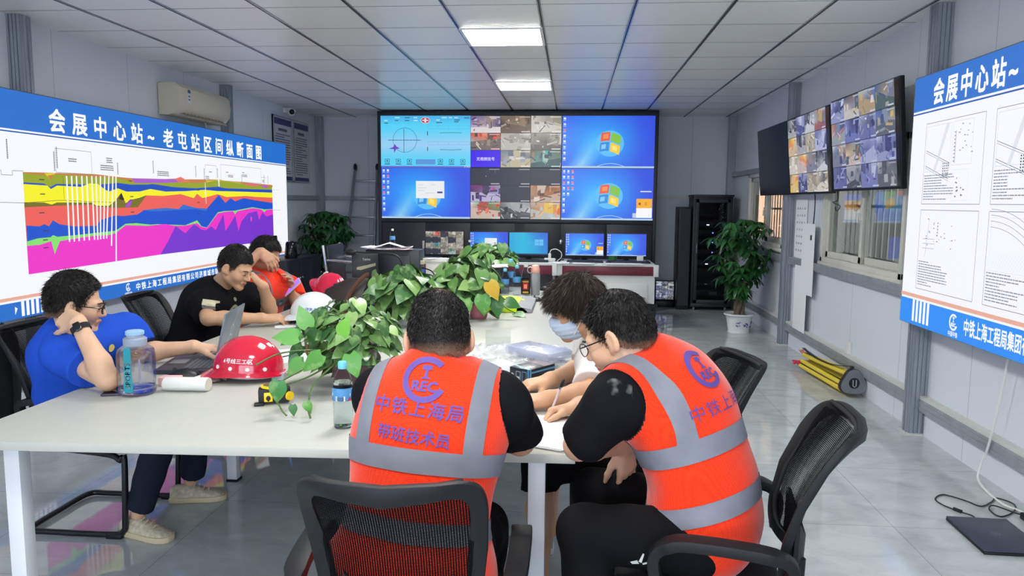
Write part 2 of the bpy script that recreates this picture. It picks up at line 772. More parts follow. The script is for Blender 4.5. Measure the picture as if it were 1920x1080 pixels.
# pale plinth under the low rail
b = MB()
for y0, y1 in ((YF, 1.85), (1.97, 4.96), (5.1, 8.07), (8.21, 11.11)):
    b.box2((2.285, y0, 0), (2.302, y1, .165))
struct('baseboard_right', b, m_wall_side)
b = MB()
for y0, y1 in ((YF, 1.85), (1.97, 4.96), (5.1, 8.07), (8.21, 11.11)):
    b.box2((XL - .002, y0, 0), (XL + .015, y1, .165))
struct('baseboard_left', b, m_wall_side)

# ------------------------------------------------------------------ windows
m_upvc = mat('window_plastic', (208, 206, 196), rough=0.4, vary=0.06, vscale=5)
m_glass = mat('window_glass', (235, 240, 240), rough=0.02, trans=1.0, ior=1.45)
m_handle = mat('window_handle_white', (222, 222, 216), rough=0.35)


def window(nm, w, split):
    y0, y1, z0, z1 = w
    b = MB()
    f = .05
    for (a, c) in (((y0, z0), (y1, z0 + f)), ((y0, z1 - f), (y1, z1)), ((y0, z0), (y0 + f, z1)), ((y1 - f, z0), (y1, z1))):
        b.box2((2.272, a[0], a[1]), (2.40, c[0], c[1]))
    b.box2((2.262, y0 - .02, z0 - .03), (2.30, y1 + .02, z0 + .008))
    o = b.build(nm, m_upvc, bevel=.003)
    o['kind'] = 'structure'
    ys = y0 + (y1 - y0) * split
    s = MB()
    g = .055
    # near sash and far sash, one behind the other
    for (a, c, x) in ((y0 + f, ys + g / 2, 2.335), (ys - g / 2, y1 - f, 2.305)):
        for (p, q) in (((a, z0 + f), (c, z0 + f + g)), ((a, z1 - f - g), (c, z1 - f)), ((a, z0 + f), (a + g, z1 - f)), ((c - g, z0 + f), (c, z1 - f))):
            s.box2((x, p[0], p[1]), (x + .03, q[0], q[1]))
    s.build('window_sash', m_upvc, o, bevel=.003)
    p = MB()
    p.box2((2.348, y0 + f + g, z0 + f + g), (2.352, ys - g / 2, z1 - f - g))
    p.box2((2.318, ys + g / 2, z0 + f + g), (2.322, y1 - f - g, z1 - f - g))
    p.build('window_pane', m_glass, o)
    h = MB()
    h.box2((2.297, ys - .012, 1.36), (2.306, ys + .012, 1.46))
    h.tube([(2.30, ys, 1.41), (2.28, ys, 1.41), (2.278, ys, 1.34)], .007, 8)
    h.build('window_handle', m_handle, o)
    return o


win1 = window('window_1', W1, .5)
win2 = window('window_2', W2, .52)
m_bar = mat('white_security_bar', (200, 198, 188), rough=0.45)
for nm, w, lab in (('security_grille', W1, 'white steel bar grille outside the wide window under the televisions'),
                   ('security_grille', W2, 'white steel bar grille outside the far window behind the potted tree')):
    b = MB()
    y0, y1, z0, z1 = w
    k = int((y1 - y0) / .115)
    for i in range(k + 1):
        y = y0 + (y1 - y0) * i / k
        b.cyl((2.5, y, z0 - .05), (2.5, y, z1 + .05), .008, seg=8)
    for z in (z0 + .08, (z0 + z1) / 2, z1 - .08):
        b.box2((2.492, y0 - .05, z - .012), (2.508, y1 + .05, z + .012))
    for y in (y0 + .1, y1 - .1):
        b.box2((2.41, y - .01, z0 + .07), (2.5, y + .01, z0 + .09))
    tag(b.build(nm, m_bar), lab, 'window grille', 'grilles outside the windows')
# what stands outside, and an added eave
m_out = mat('exterior_board_wall', (128, 116, 98), rough=0.7, vary=0.12, vscale=3, stretch=(1, 4, .4))
m_tan = mat('exterior_orange_sheet', (190, 128, 78), rough=0.6, vary=0.15, vscale=6, stretch=(1, 5, .3))
b = MB()
b.box2((2.45, YF, -.1), (4.6, YB + 6, -.02))
o = struct('ground_outside', b, mat('exterior_ground', (150, 145, 135), rough=.8))
b = MB()
b.box2((3.6, 4.2, 0), (3.7, 12.2, 3.5))
b.box2((2.42, 4.2, 2.5), (3.0, 16, 2.56))  # added eave, out of view, keeps bright sky out of the floor reflection
struct('exterior_wall_added_eave', b, m_out)
b = MB()
for i in range(14):
    b.box2((3.4, 12.25 + .26 * i, 0), (3.43 + .015 * (i % 2), 12.505 + .26 * i, 3.4))
struct('exterior_partition', b, m_tan)

# ------------------------------------------------------------------ ceiling light panels (row down the middle)
m_panel = mat('light_panel_diffuser', (255, 254, 250), rough=0.4, emit=CEILING_LAMP)
m_pframe = mat('light_panel_frame', (225, 226, 228), rough=0.35)
spots = [('second', 'square ceiling light panel nearest the video wall', 13), ('', 'square ceiling light panel over the long table', 9),
         ('', 'square ceiling light panel over the table end', 5), ('', 'square ceiling light panel behind the chairs', 1), ('', 'square ceiling light panel at the rear of the room', -3)]
for (_, lab, j) in spots:
    yj = {13: GY + .6 * 5, 9: GY + .6, 5: GY - 1.8, 1: GY - 4.2, -3: GY - 6.6}[j]
    t = thing('ceiling_light', lab, 'ceiling light', (GX + .3, yj + .3, CZ - .004), 0, 'light panels in the ceiling grid')
    b = MB()
    for s in (-1, 1):
        b.box((s * .287, 0, -.006), (.022, .596, .012))
        b.box((0, s * .287, -.006), (.552, .022, .012))
    b.build('frame', m_pframe, t)
    b = MB()
    b.box((0, 0, -.004), (.552, .552, .006))
    b.build('diffuser', m_panel, t)
# ================================================================== BACKLIT BOARDS
BLUE, BLUE_D, ORANGE = (30, 110, 205), (16, 84, 170), (232, 172, 150)
m_print = emit_attr_mat('backlit_print', BOARD_LAMP, .5)
m_alu = mat('brushed_aluminium', (170, 174, 180), rough=0.35, metal=0.8)
m_board_back = mat('board_box_grey', (120, 124, 130), rough=0.5)
STRATA = {
    'TOP': [(0.532, 0.979), (0.738, 0.984), (0.839, 0.985), (1.324, 0.993), (1.592, 0.982), (1.79, 0.977), (2.337, 0.986), (2.528, 0.996), (2.609, 1.015), (2.688, 0.993), (3.168, 1.007), (3.877, 1.001), (4.816, 0.986)],
    'B1': [(0.531, 0.969), (0.758, 0.964), (0.804, 0.932), (0.842, 0.973), (1.322, 0.97), (1.591, 0.971), (1.85, 0.939), (2.334, 0.951), (2.605, 0.966), (2.896, 0.961), (3.12, 0.975), (3.408, 1.011), (3.876, 0.984), (4.814, 0.959)],
    'B2': [(0.53, 0.91), (0.731, 0.907), (0.795, 0.883), (0.855, 0.907), (1.317, 0.913), (1.456, 0.921), (1.602, 0.933), (1.785, 0.923), (2.048, 0.929), (2.117, 0.936), (2.483, 0.915), (2.892, 0.912), (3.353, 0.936), (3.552, 0.923), (4.819, 0.927)],
    'B3': [(0.529, 0.899), (0.763, 0.894), (0.799, 0.87), (0.865, 0.896), (1.131, 0.892), (1.238, 0.921), (1.345, 0.918), (1.424, 0.877), (1.479, 0.861), (1.598, 0.889), (1.718, 0.864), (1.909, 0.867), (2.079, 0.892), (2.327, 0.872), (2.679, 0.881), (3.068, 0.9), (3.35, 0.891), (3.869, 0.893), (4.816, 0.892)],
    'B4': [(0.524, 0.776), (0.719, 0.775), (0.796, 0.76), (0.854, 0.775), (1.251, 0.775), (1.303, 0.75), (1.47, 0.749), (1.561, 0.792), (1.64, 0.851), (1.675, 0.793), (1.694, 0.766), (1.774, 0.793), (1.904, 0.812), (2.006, 0.834), (2.287, 0.833), (2.595, 0.852), (2.841, 0.816), (2.909, 0.859), (3.016, 0.817), (3.347, 0.859), (3.545, 0.831), (4.035, 0.846), (4.332, 0.836), (4.812, 0.831)],
    'B5': [(0.525, 0.743), (0.852, 0.752), (1.25, 0.758), (1.302, 0.741), (1.585, 0.731), (1.871, 0.734), (1.969, 0.803), (2.012, 0.835), (2.287, 0.833), (2.595, 0.852), (2.841, 0.816), (2.909, 0.859), (3.016, 0.817), (3.347, 0.859), (3.545, 0.831), (4.035, 0.846), (4.332, 0.836), (4.812, 0.831)],
    'B6': [(0.53, 0.619), (0.66, 0.61), (0.705, 0.624), (0.753, 0.607), (0.797, 0.649), (0.864, 0.619), (1.03, 0.598), (1.289, 0.594), (1.348, 0.639), (1.55, 0.67), (1.639, 0.663), (1.86, 0.673), (1.961, 0.709), (2.099, 0.717), (2.315, 0.725), (2.544, 0.713), (2.628, 0.754), (2.876, 0.721), (3.099, 0.712), (3.371, 0.853), (3.515, 0.769), (3.648, 0.82), (3.752, 0.785), (3.976, 0.822), (4.453, 0.786), (4.814, 0.767)],
    'BL': [(1.961, 0.709), (2.097, 0.694), (2.544, 0.703), (2.876, 0.71), (3.097, 0.686), (3.333, 0.672)],
    'B7': [(0.524, 0.511), (0.631, 0.528), (0.764, 0.53), (0.788, 0.544), (0.832, 0.53), (1.049, 0.533), (1.284, 0.54), (1.539, 0.547), (1.679, 0.599), (1.821, 0.601), (2.053, 0.581), (2.158, 0.582), (2.652, 0.557), (2.888, 0.599), (2.972, 0.537), (3.084, 0.522), (3.333, 0.672), (3.482, 0.682), (3.717, 0.683), (4.202, 0.718), (4.542, 0.69), (4.809, 0.692)],
    'B8': [(0.522, 0.482), (0.649, 0.482), (0.766, 0.502), (0.794, 0.407), (0.857, 0.497), (1.047, 0.509), (1.282, 0.519), (1.449, 0.516), (1.538, 0.529), (1.678, 0.587), (2.017, 0.571), (2.193, 0.577), (2.303, 0.578), (2.473, 0.556), (2.652, 0.553), (2.886, 0.571), (2.971, 0.532), (3.083, 0.518), (3.332, 0.661), (3.482, 0.672), (3.69, 0.679), (3.741, 0.643), (3.798, 0.678), (4.201, 0.708), (4.446, 0.691), (4.54, 0.656), (4.607, 0.684), (4.808, 0.687)],
    'PUR': [(2.473, 0.556), (2.646, 0.48), (2.821, 0.563), (2.969, 0.504), (3.059, 0.494), (3.178, 0.53), (3.269, 0.487), (3.455, 0.648), (3.491, 0.469), (3.711, 0.608), (3.74, 0.631), (3.808, 0.457), (3.9, 0.568), (4.078, 0.65), (4.32, 0.672), (4.374, 0.564), (4.475, 0.657), (4.601, 0.603), (4.804, 0.626)],
    'PURL': [(2.473, 0.556), (2.327, 0.418), (2.189, 0.308)],
    'BOT': [(0.518, 0.287), (2.189, 0.308), (4.801, 0.303)],
    'PILES': [[(0.97, 0.968), (0.961, 0.486)], [(1.026, 0.97), (1.015, 0.486)], [(1.081, 0.972), (1.07, 0.486)], [(1.144, 0.974), (1.131, 0.487)], [(1.203, 0.976), (1.191, 0.487)], [(1.264, 0.978), (1.255, 0.487)], [(1.317, 0.979), (1.296, 0.485)], [(1.372, 0.981), (1.332, 0.487)], [(1.428, 0.983), (1.371, 0.488)], [(1.482, 0.985), (1.41, 0.49)], [(1.534, 0.987), (1.468, 0.428)], [(1.577, 0.988), (1.521, 0.301)]],
}



def lit_white(u, v):
    # one even near-white for the whole print
    return (246, 248, 253)


def display_board(label, x, y0, y1, z0, z1, sgn, draw):
    """lightbox on a side wall. sgn +1: faces +x, -1: faces -x"""
    w, h = abs(y1 - y0), z1 - z0
    t = thing('display_board', label, 'display board', (x, y0, z0), 0, 'backlit boards on the side walls')
    b = MB()
    yc, zc = (y0 + y1) / 2, (z0 + z1) / 2
    b.box((x - sgn * .045, yc, zc), (.085, w + .01, h + .01))
    b.build('light_box', m_board_back, t, world=True, bevel=.003)
    a = Art(w, h)
    draw(a, w, h)
    a.build('printed_face', m_print, (x + sgn * .001, y0, z0), (0, sgn, 0), (0, 0, 1), t, True)
    b = MB()
    for (p, q) in (((0, 0), (w, 0)), ((w, 0), (w, h)), ((w, h), (0, h)), ((0, h), (0, 0))):
        b.tube([(x - sgn * .002, y0 + sgn * p[0], z0 + p[1]), (x - sgn * .002, y0 + sgn * q[0], z0 + q[1])], .006, 4, flat=.8)
    b.build('edge_trim', m_board_back, t, world=True)
    for k in (.2, .8):
        b = MB()
        b.box((x - sgn * .102, y0 + sgn * w * k, z1 - .1), (.03, .05, .12))
        b.build('bracket', m_zinc, t, world=True)
    return t


def blue_header(a, w, h, y0):
    a.layer().rect(0, y0, w, h, BLUE)
    a.layer().rect(0, y0 - .021, w, y0 - .012, BLUE_D)


def draw_section(a, w, h):
    a.rect(0, 0, w, h, (246, 248, 253))
    blue_header(a, w, h, 1.258)
    a.layer()
    a.text('会展中心站~老屯站区间纵断面图', .82, 1.292, .172, (250, 252, 255), .035, 1.05, pitch=.2515)
    S = STRATA
    a.layer().band(S['TOP'], S['BOT'], (150, 165, 20))
    a.layer().band(S['TOP'], S['B1'], (196, 128, 60))
    a.layer().poly([(.77, .963), (.842, .973), (.86, .985), (.74, .98), (.804, .932)], (225, 205, 20))
    a.poly([(1.85, .939), (2.334, .951), (2.605, .966), (2.7, .99), (2.528, .99), (2.337, .984), (1.8, .975)], (170, 90, 205))
    a.poly([(2.56, .963), (2.8, .97), (2.69, .993), (2.609, 1.015), (2.5, .992)], (240, 120, 80))
    a.poly([(3.12, .975), (3.408, 1.008), (3.876, .984), (3.95, .99), (3.5, 1.0), (3.1, 1.0)], (215, 190, 20))
    a.poly([(4.0, .975), (4.12, .965), (4.3, .955), (4.45, .985), (4.2, .99)], (225, 110, 120))
    a.poly([(4.45, .965), (4.6, .945), (4.7, .96), (4.6, .98)], (180, 90, 200))
    a.layer().band(S['B2'], S['BOT'], (20, 75, 190))
    a.layer().band(S['B3'], S['BOT'], (246, 240, 10))
    a.layer().band(S['B4'], S['BOT'], (120, 110, 15))
    a.layer().band(S['B5'], S['BOT'], (238, 96, 84))
    a.poly([(1.70, .76), (1.76, .80), (1.80, .80), (1.76, .74), (1.69, .735)], (160, 80, 200))
    a.layer().band(S['B6'], S['BOT'], (18, 82, 205))
    a.band(S['B6'][19:22], S['B6'][19:22], (40, 120, 215))
    up = [p for p in S['B6'] if 1.95 <= p[0] <= 3.34]
    a.layer().band(up, S['BL'], (45, 112, 205))
    a.layer().band(S['B7'], S['BOT'], (135, 225, 110))
    a.layer().band(S['B8'], S['BOT'], (238, 50, 200))
    a.layer()
    pr = [(2.189, .308), (2.327, .418), (2.473, .556)] + S['PUR'][1:]
    a.band(pr, S['BOT'], (120, 50, 205))
    a.layer()
    a.disc(4.155, .585, .022, (235, 70, 210), .03)
    # black contact lines
    K = (40, 36, 30)
    for nm in ('B4',):
        a.line([p for p in S[nm] if 1.5 <= p[0] <= 2.1], .004, K)
    a.poly([(1.60, .805), (1.64, .851), (1.675, .80), (1.66, .79)], K)
    a.line([(0, .985), (.33, .982), (.33, .955), (.43, .955), (.43, .985), (.532, .985)], .004, (150, 150, 155))
    a.line([(0, .782), (.526, .772)], .003, (90, 90, 95))
    a.line([(4.75, .678), (5.05, .676)], .003, (110, 110, 120))
    a.line([(4.8, .93), (5.0, .927)], .002, (150, 150, 155))
    a.line([(.93, .97), (.93, .80)], .003, (60, 60, 50))
    a.line([(.525, .772), (.86, .79), (.93, .79), (1.5, .775)], .003, (60, 60, 50))
    a.layer()
    for (p, q) in S['PILES']:
        a.line([p, q], .016, (250, 251, 253))
    a.line([(3.08, .975), (3.085, .76)], .010, (250, 251, 253))
    a.line([(3.375, 1.03), (3.38, .94)], .022, (250, 251, 253))
    # drawing above the strata
    g = (120, 122, 130)
    a.frame(.86, .99, 1.27, 1.16, .003, g)
    a.frame(3.09, 1.0, 3.33, 1.15, .003, g)
    a.frame(3.43, 1.0, 4.47, 1.17, .003, g)
    a.line([(4.47, 1.07), (4.6, 1.07), (4.6, 1.0)], .003, g)
    rnd = random.Random(5)
    for (x, y, n, ww) in ((1.0, 1.09, 2, .09), (1.38, 1.06, 3, .16), (1.46, 1.12, 3, .07), (2.2, 1.045, 3, .18), (3.17, 1.08, 1, .06), (3.55, 1.09, 1, .05), (3.6, 1.06, 2, .12),
                          (3.95, 1.10, 1, .05), (3.95, 1.075, 2, .12), (4.5, 1.03, 2, .05), (3.1, 1.03, 2, .06)):
        for k in range(n):
            xx = x
            while xx < x + ww:
                dd = rnd.uniform(.008, .018)
                a.rect(xx, y - .016 * k, xx + dd * .8, y - .016 * k + .008, (70, 72, 80))
                xx += dd
    for (x, y0, y1) in ((.39, 1.06, 1.18), (.84, 1.0, 1.13), (.87, 1.02, 1.17), (1.6, 1.0, 1.09), (2.13, 1.03, 1.14), (2.89, 1.02, 1.13), (3.06, 1.0, 1.11), (3.35, 1.03, 1.12), (4.55, 1.0, 1.1), (4.66, 1.0, 1.09), (3.93, 1.0, 1.08)):
        yy = y0
        while yy < y1:
            dd = rnd.uniform(.006, .014)
            a.rect(x, yy, x + .011, yy + dd * .75, (95, 97, 105))
            yy += dd
    for (x, y) in ((.68, .93), (.68, .83), (.66, .7), (.69, .575), (.68, .51), (.68, .455), (1.75, .95), (1.76, .82), (1.76, .69), (1.76, .6), (2.9, .77), (2.9, .89), (2.9, .66)):
        a.rect(x, y, x + .05, y + .007, (60, 60, 70))
    # foot band
    a.rect(0, .128, w, .15, ORANGE)
    a.rect(0, 0, w, .113, BLUE)
    a.layer()
    W = (250, 252, 255)
    for k in range(5):
        x = .43 + .047 * k
        a.rect(x, 0.012, x + .028, .1125, W)
    a.poly([(.37, .03), (.395, .07), (.37, .085)], W)
    a.logo(1.67, .07, .034, W)
    a.text('中国中铁', 1.67, .008, .026, W, .02, 1, 'c')
    a.text('中铁上海工程局集团有限公司济南城市轨', 1.78, .035, .068, W, .03, 1.05, pitch=.0847)
    a.text('经理部', 4.80, .03, .068, W, .03, 1.05, pitch=.082)


def draw_plans(a, w, h):
    a.rect(0, 0, w, h, (244, 246, 253))
    blue_header(a, w, h, 1.306)
    a.layer()
    W = (250, 252, 255)
    a.text('会展中心站~老屯站', .25, 1.338, .155, W, .04, .86, pitch=.157)
    g, d = (120, 124, 140), (95, 98, 112)
    rnd = random.Random(11)

    def para(x, y, ww, n, dy=.0155):
        for k in range(n):
            L = ww * rnd.choice((.35, .5, .8, 1.0, .95, .6))
            xx = x
            while xx < x + L:
                q = rnd.uniform(.01, .04)
                a.rect(xx, y - dy * k, min(xx + q, x + L), y - dy * k + .0055, (135, 138, 152))
                xx += q + .004
    for c in range(5):
        for r in (0, 1):
            x0 = .193 + .767 * c
            y0, y1 = ((.742, 1.219) if r == 0 else (.228, .706))
            a.frame(x0, y0, x0 + .665, y1, .003, g)
            # plan: site strip, alignment lines, legend
            if r == 0:
                a.layer()
                a.frame(x0 + .02, y0 + .19, x0 + .31, y1 - .02, .0015, (190, 194, 206))
                a.poly([(x0 + .12, y0 + .19), (x0 + .15, y0 + .19), (x0 + .29, y1 - .02), (x0 + .25, y1 - .02)], (222, 226, 234))
                for k in range(2):
                    yb = y1 - .16 - .09 * k
                    a.line([(x0 + .02, yb), (x0 + .31, yb - .085)], .003, d)
                    a.line([(x0 + .02, yb - .012), (x0 + .31, yb - .097)], .002, g)
                for k in range(4):
                    for q in range(6):
                        a.rect(x0 + .235 + .02 * k, y1 - .25 - .014 * q, x0 + .242 + .02 * k + .004 * rnd.random(), y1 - .242 - .014 * q, (60, 62, 75))
                a.frame(x0 + .335, y1 - .26, x0 + .55, y1 - .02, .0015, (190, 194, 206))
                a.rect(x0 + .36, y1 - .25, x0 + .372, y1 - .07, (205, 208, 220))
                for k in range(9):
                    a.rect(x0 + .35, y1 - .08 - .02 * k, x0 + .366, y1 - .075 - .02 * k, d)
                for k in range(14):
                    xx, yy = x0 + rnd.uniform(.38, .54), y1 - rnd.uniform(.03, .2)
                    a.rect(xx, yy, xx + rnd.uniform(.008, .02), yy + .006, (150, 152, 166))
                a.frame(x0 + .36, y0 + .02, x0 + .53, y0 + .19, .001, (205, 208, 218))
                for k in range(12):
                    xx, yy = x0 + rnd.uniform(.38, .5), y0 + rnd.uniform(.03, .18)
                    a.rect(xx, yy, xx + rnd.uniform(.008, .02), yy + .007, (120, 122, 138))
            elif c == 1:
                for k in range(4):
                    R = .62 + .03 * k
                    pts = [(x0 + .02 + R * math.sin(t), y0 + .40 - .62 + R * math.cos(t) * 1.0 - .0) for t in [.0 + .045 * q for q in range(18)]]
                    a.line(pts, .0022, g)
                for k in range(16):
                    a.line([(x0 + .05 + .022 * k, y0 + .19), (x0 + .1 + .024 * k, y0 + .27)], .001, (200, 203, 214))
                a.frame(x0 + .03, y0 + .18, x0 + .4, y1 - .03, .001, (200, 203, 214))
            else:
                for k in range(3):
                    a.line([(x0 + .05, y0 + .25 + .028 * k), (x0 + .2, y0 + .252 + .028 * k)], .002, g)
                a.line([(x0 + .09, y0 + .2), (x0 + .12, y1 - .05)], .002, g)
                for k in range(22):
                    xx, yy = x0 + rnd.uniform(.07, .45), y1 - rnd.uniform(.05, .22)
                    a.rect(xx, yy, xx + rnd.uniform(.006, .022), yy + .005, (140, 143, 158))
                for k in range(5):
                    a.rect(x0 + .225, y1 - .08 - .018 * k, x0 + .232, y1 - .07 - .018 * k, (70, 72, 84))
            para(x0 + .015, y0 + .165, .36, 10)
    a.rect(0, .168, w, .19, ORANGE)
    a.rect(0, 0, w, .155, (36, 140, 245))
    a.layer()
    for k in range(5):
        x = .172 + .048 * k
        a.rect(x, .022, x + .028, .1545, W)
    a.logo(.685, .09, .047, W)
    a.text('中国中铁', .685, .012, .032, W, .02, .85, 'c')
    a.text('中铁上海工程局集团有限公司济南城市轨道交通', .795, .048, .098, W, .03, .6, pitch=.0597)


display_board('wide backlit board with the coloured geological section on the left wall', -3.70, 4.35, 9.64, .68, 2.195, 1, draw_section)
display_board('backlit board of white plan drawings at the right edge on the right wall', 2.12, 5.02, .6, .75, 2.262, -1, draw_plans)
# ================================================================== VIDEO WALL AND CONSOLE
m_screen = emit_attr_mat('lit_screen', SCREEN_LAMP, .3)
m_black = mat('black_plastic', (26, 27, 31), rough=0.42)
m_black_gloss = mat('black_gloss', (18, 19, 22), rough=0.12)
m_cab = mat('black_painted_steel', (34, 36, 44), rough=0.45, bump=.02)
m_cab2 = mat('charcoal_painted_steel', (46, 48, 56), rough=0.5)
m_paper = mat('white_paper', (236, 237, 238), rough=0.7)
m_paper2 = mat('lilac_paper', (226, 216, 236), rough=0.7)
m_grey_pl = mat('grey_plastic', (120, 124, 128), rough=0.45)
m_white_pl = mat('white_plastic', (222, 222, 218), rough=0.4)
m_metal = mat('bright_metal', (190, 194, 198), rough=0.25, metal=0.9)


def mixc(a, b, t):
    t = max(0.0, min(1.0, t))
    return tuple(x + (y - x) * t for x, y in zip(a, b))


def wallpaper(u, v):
    """blue desktop picture: a pale beam rising from the lower left"""
    c = mixc((42, 100, 238), (44, 84, 226), u)
    d = math.hypot((u - .42) * 1.3, v - .5)
    c = mixc(c, (34, 178, 255), 1.05 - d / .66)
    beam = abs((u - .23) - (v - .12) * .33)
    c = mixc(c, (170, 232, 246), max(0, 1 - beam / .16) * max(0, 1 - v / .75) * .85)
    if u > .72:
        c = mixc(c, (40, 74, 226), (u - .72) / .28 * .7)
    return c


def flag_logo(a, cx, cy, s):
    """four waving panes"""
    def wave(x0, x1, y0, y1, c):
        top, bot = [], []
        for k in range(7):
            t = x0 + (x1 - x0) * k / 6
            o = .10 * math.sin((t + .5) * 3.4) - .12 * t
            top.append((cx + s * (t + .10 * y1), cy + s * (y1 + o)))
            bot.append((cx + s * (t + .10 * y0), cy + s * (y0 + o)))
        for k in range(6):
            a.poly([bot[k], bot[k + 1], top[k + 1], top[k]], c)
    a.disc(cx, cy, s * .75, (90, 190, 250), s * .7)
    a.layer()
    wave(-.52, -.03, .04, .5, (236, 92, 40))
    wave(.04, .54, .04, .5, (130, 196, 50))
    wave(-.52, -.03, -.5, -.03, (40, 140, 220))
    wave(.04, .54, -.5, -.03, (250, 204, 40))
    a.layer()
    wave(-.4, -.12, .16, .4, (245, 140, 80))
    wave(.14, .4, -.4, -.14, (255, 226, 110))
    wave(-.44, -.2, -.38, -.14, (130, 205, 250))


def icons(a, x, y, n, s, cols, rnd):
    for c in range(cols):
        for k in range(n if c == 0 else max(2, n - 2 - c)):
            col = rnd.choice([(235, 240, 250), (210, 225, 250), (235, 240, 250), (240, 120, 110), (200, 215, 235)])
            a.rect(x + c * s * 2.0, y - k * s * 2.6, x + c * s * 2.0 + s, y - k * s * 2.6 + s * .9, col)
            a.rect(x + c * s * 2.0 - s * .1, y - k * s * 2.6 - s * .5, x + c * s * 2.0 + s * 1.1, y - k * s * 2.6 - s * .3, (225, 235, 250))


def desktop(a, x0, y0, x1, y1, dialog=False, logo=True, note=False, seed=1, icon_cols=2, beam=True):
    w, h = x1 - x0, y1 - y0
    rnd = random.Random(seed)
    a.grid(x0, y0, x1, y1, 32, 18, wallpaper)
    a.layer()
    for k in range(10):
        t0, t1 = k / 10, (k + 1) / 10
        f = lambda t: (x0 + w * (.38 + .30 * t), y0 + h * (.03 + .06 * math.sin(PI * t)))
        a.line([f(t0), f(t1)], h * .008, (190, 230, 250))
    a.rect(x0, y0, x1, y0 + h * .035, (176, 206, 232))
    icons(a, x0 + w * .015, y0 + h * .93, 8, h * .042, icon_cols, rnd)
    if logo:
        a.layer()
        flag_logo(a, x0 + w * .52, y0 + h * (.43 if dialog else .47), h * .36)
    if dialog:
        a.layer()
        a.rect(x0 + w * .39, y0 + h * .40, x0 + w * .71, y0 + h * .74, (238, 240, 242))
        a.layer()
        a.rect(x0 + w * .63, y0 + h * .50, x0 + w * .69, y0 + h * .535, (40, 70, 150))
        for (u, v, q) in ((.41, .66, .06), (.56, .66, .05), (.41, .6, .1), (.41, .55, .08), (.5, .5, .1)):
            a.rect(x0 + w * u, y0 + h * v, x0 + w * (u + q), y0 + h * (v + .008), (190, 192, 200))
    if note:
        a.layer()
        a.rect(x0 + w * .82, y0 + h * .05, x0 + w * .99, y0 + h * .24, (248, 248, 250))
        a.rect(x0 + w * .82, y0 + h * .24, x0 + w * .99, y0 + h * .42, (250, 176, 20))
        a.layer()
        a.rect(x0 + w * .845, y0 + h * .30, x0 + w * .868, y0 + h * .345, (120, 70, 10))
        a.ring(x0 + w * .925, y0 + h * .325, h * .018, h * .026, (110, 70, 10), 20, 330, 12)
        a.rect(x0 + w * .78, y0 + h * .05, x0 + w * .82, y0 + h * .14, (190, 205, 225))
        a.rect(x0 + w * .86, y0 + h * .55, x0 + w * .98, y0 + h * .57, (225, 232, 245))


PALS = {
    'hall': [(205, 195, 215), (120, 90, 150), (60, 45, 90), (230, 225, 220), (150, 130, 110), (40, 36, 50)],
    'trench': [(120, 95, 70), (190, 175, 155), (80, 60, 45), (215, 205, 190), (150, 120, 90), (60, 48, 40)],
    'rubble': [(190, 185, 170), (140, 130, 110), (225, 222, 215), (110, 100, 85), (170, 160, 130), (90, 85, 80)],
    'cab': [(235, 70, 40), (230, 220, 205), (150, 145, 130), (90, 120, 125), (200, 60, 40), (60, 60, 55)],
    'tunnel': [(165, 160, 150), (120, 118, 110), (200, 196, 188), (90, 86, 80), (215, 210, 205), (140, 132, 118)],
    'belt': [(205, 190, 140), (150, 165, 200), (225, 222, 215), (120, 118, 105), (190, 170, 110), (90, 95, 110)],
    'teal': [(70, 160, 150), (40, 60, 70), (205, 215, 205), (60, 190, 190), (150, 120, 90), (35, 45, 50)],
    'dark': [(38, 40, 52), (46, 48, 60), (30, 32, 42)],
    'neon': [(40, 30, 70), (230, 60, 190), (70, 50, 130), (240, 235, 250), (180, 40, 120), (30, 24, 50)],
    'shelf': [(150, 85, 40), (200, 140, 90), (110, 60, 30), (225, 215, 205), (170, 100, 55), (80, 55, 45)],
    'green': [(40, 140, 80), (200, 60, 45), (230, 225, 220), (150, 60, 45), (60, 160, 95), (235, 120, 100)],
    'mono': [(60, 60, 64), (120, 120, 122), (210, 210, 212), (36, 36, 40), (160, 160, 162)],
    'yard': [(200, 190, 165), (220, 90, 60), (235, 200, 70), (180, 200, 210), (140, 120, 95), (210, 140, 110)],
    'blue': [(60, 66, 130), (110, 116, 170), (150, 156, 190), (34, 36, 84), (200, 205, 225), (80, 82, 104)],
    'site': [(90, 110, 160), (200, 170, 90), (220, 210, 200), (60, 80, 70), (170, 90, 70), (130, 140, 150), (50, 60, 110)],
    'night': [(30, 32, 40), (70, 72, 80), (160, 165, 185), (220, 225, 240), (50, 52, 66), (100, 100, 110)],
}


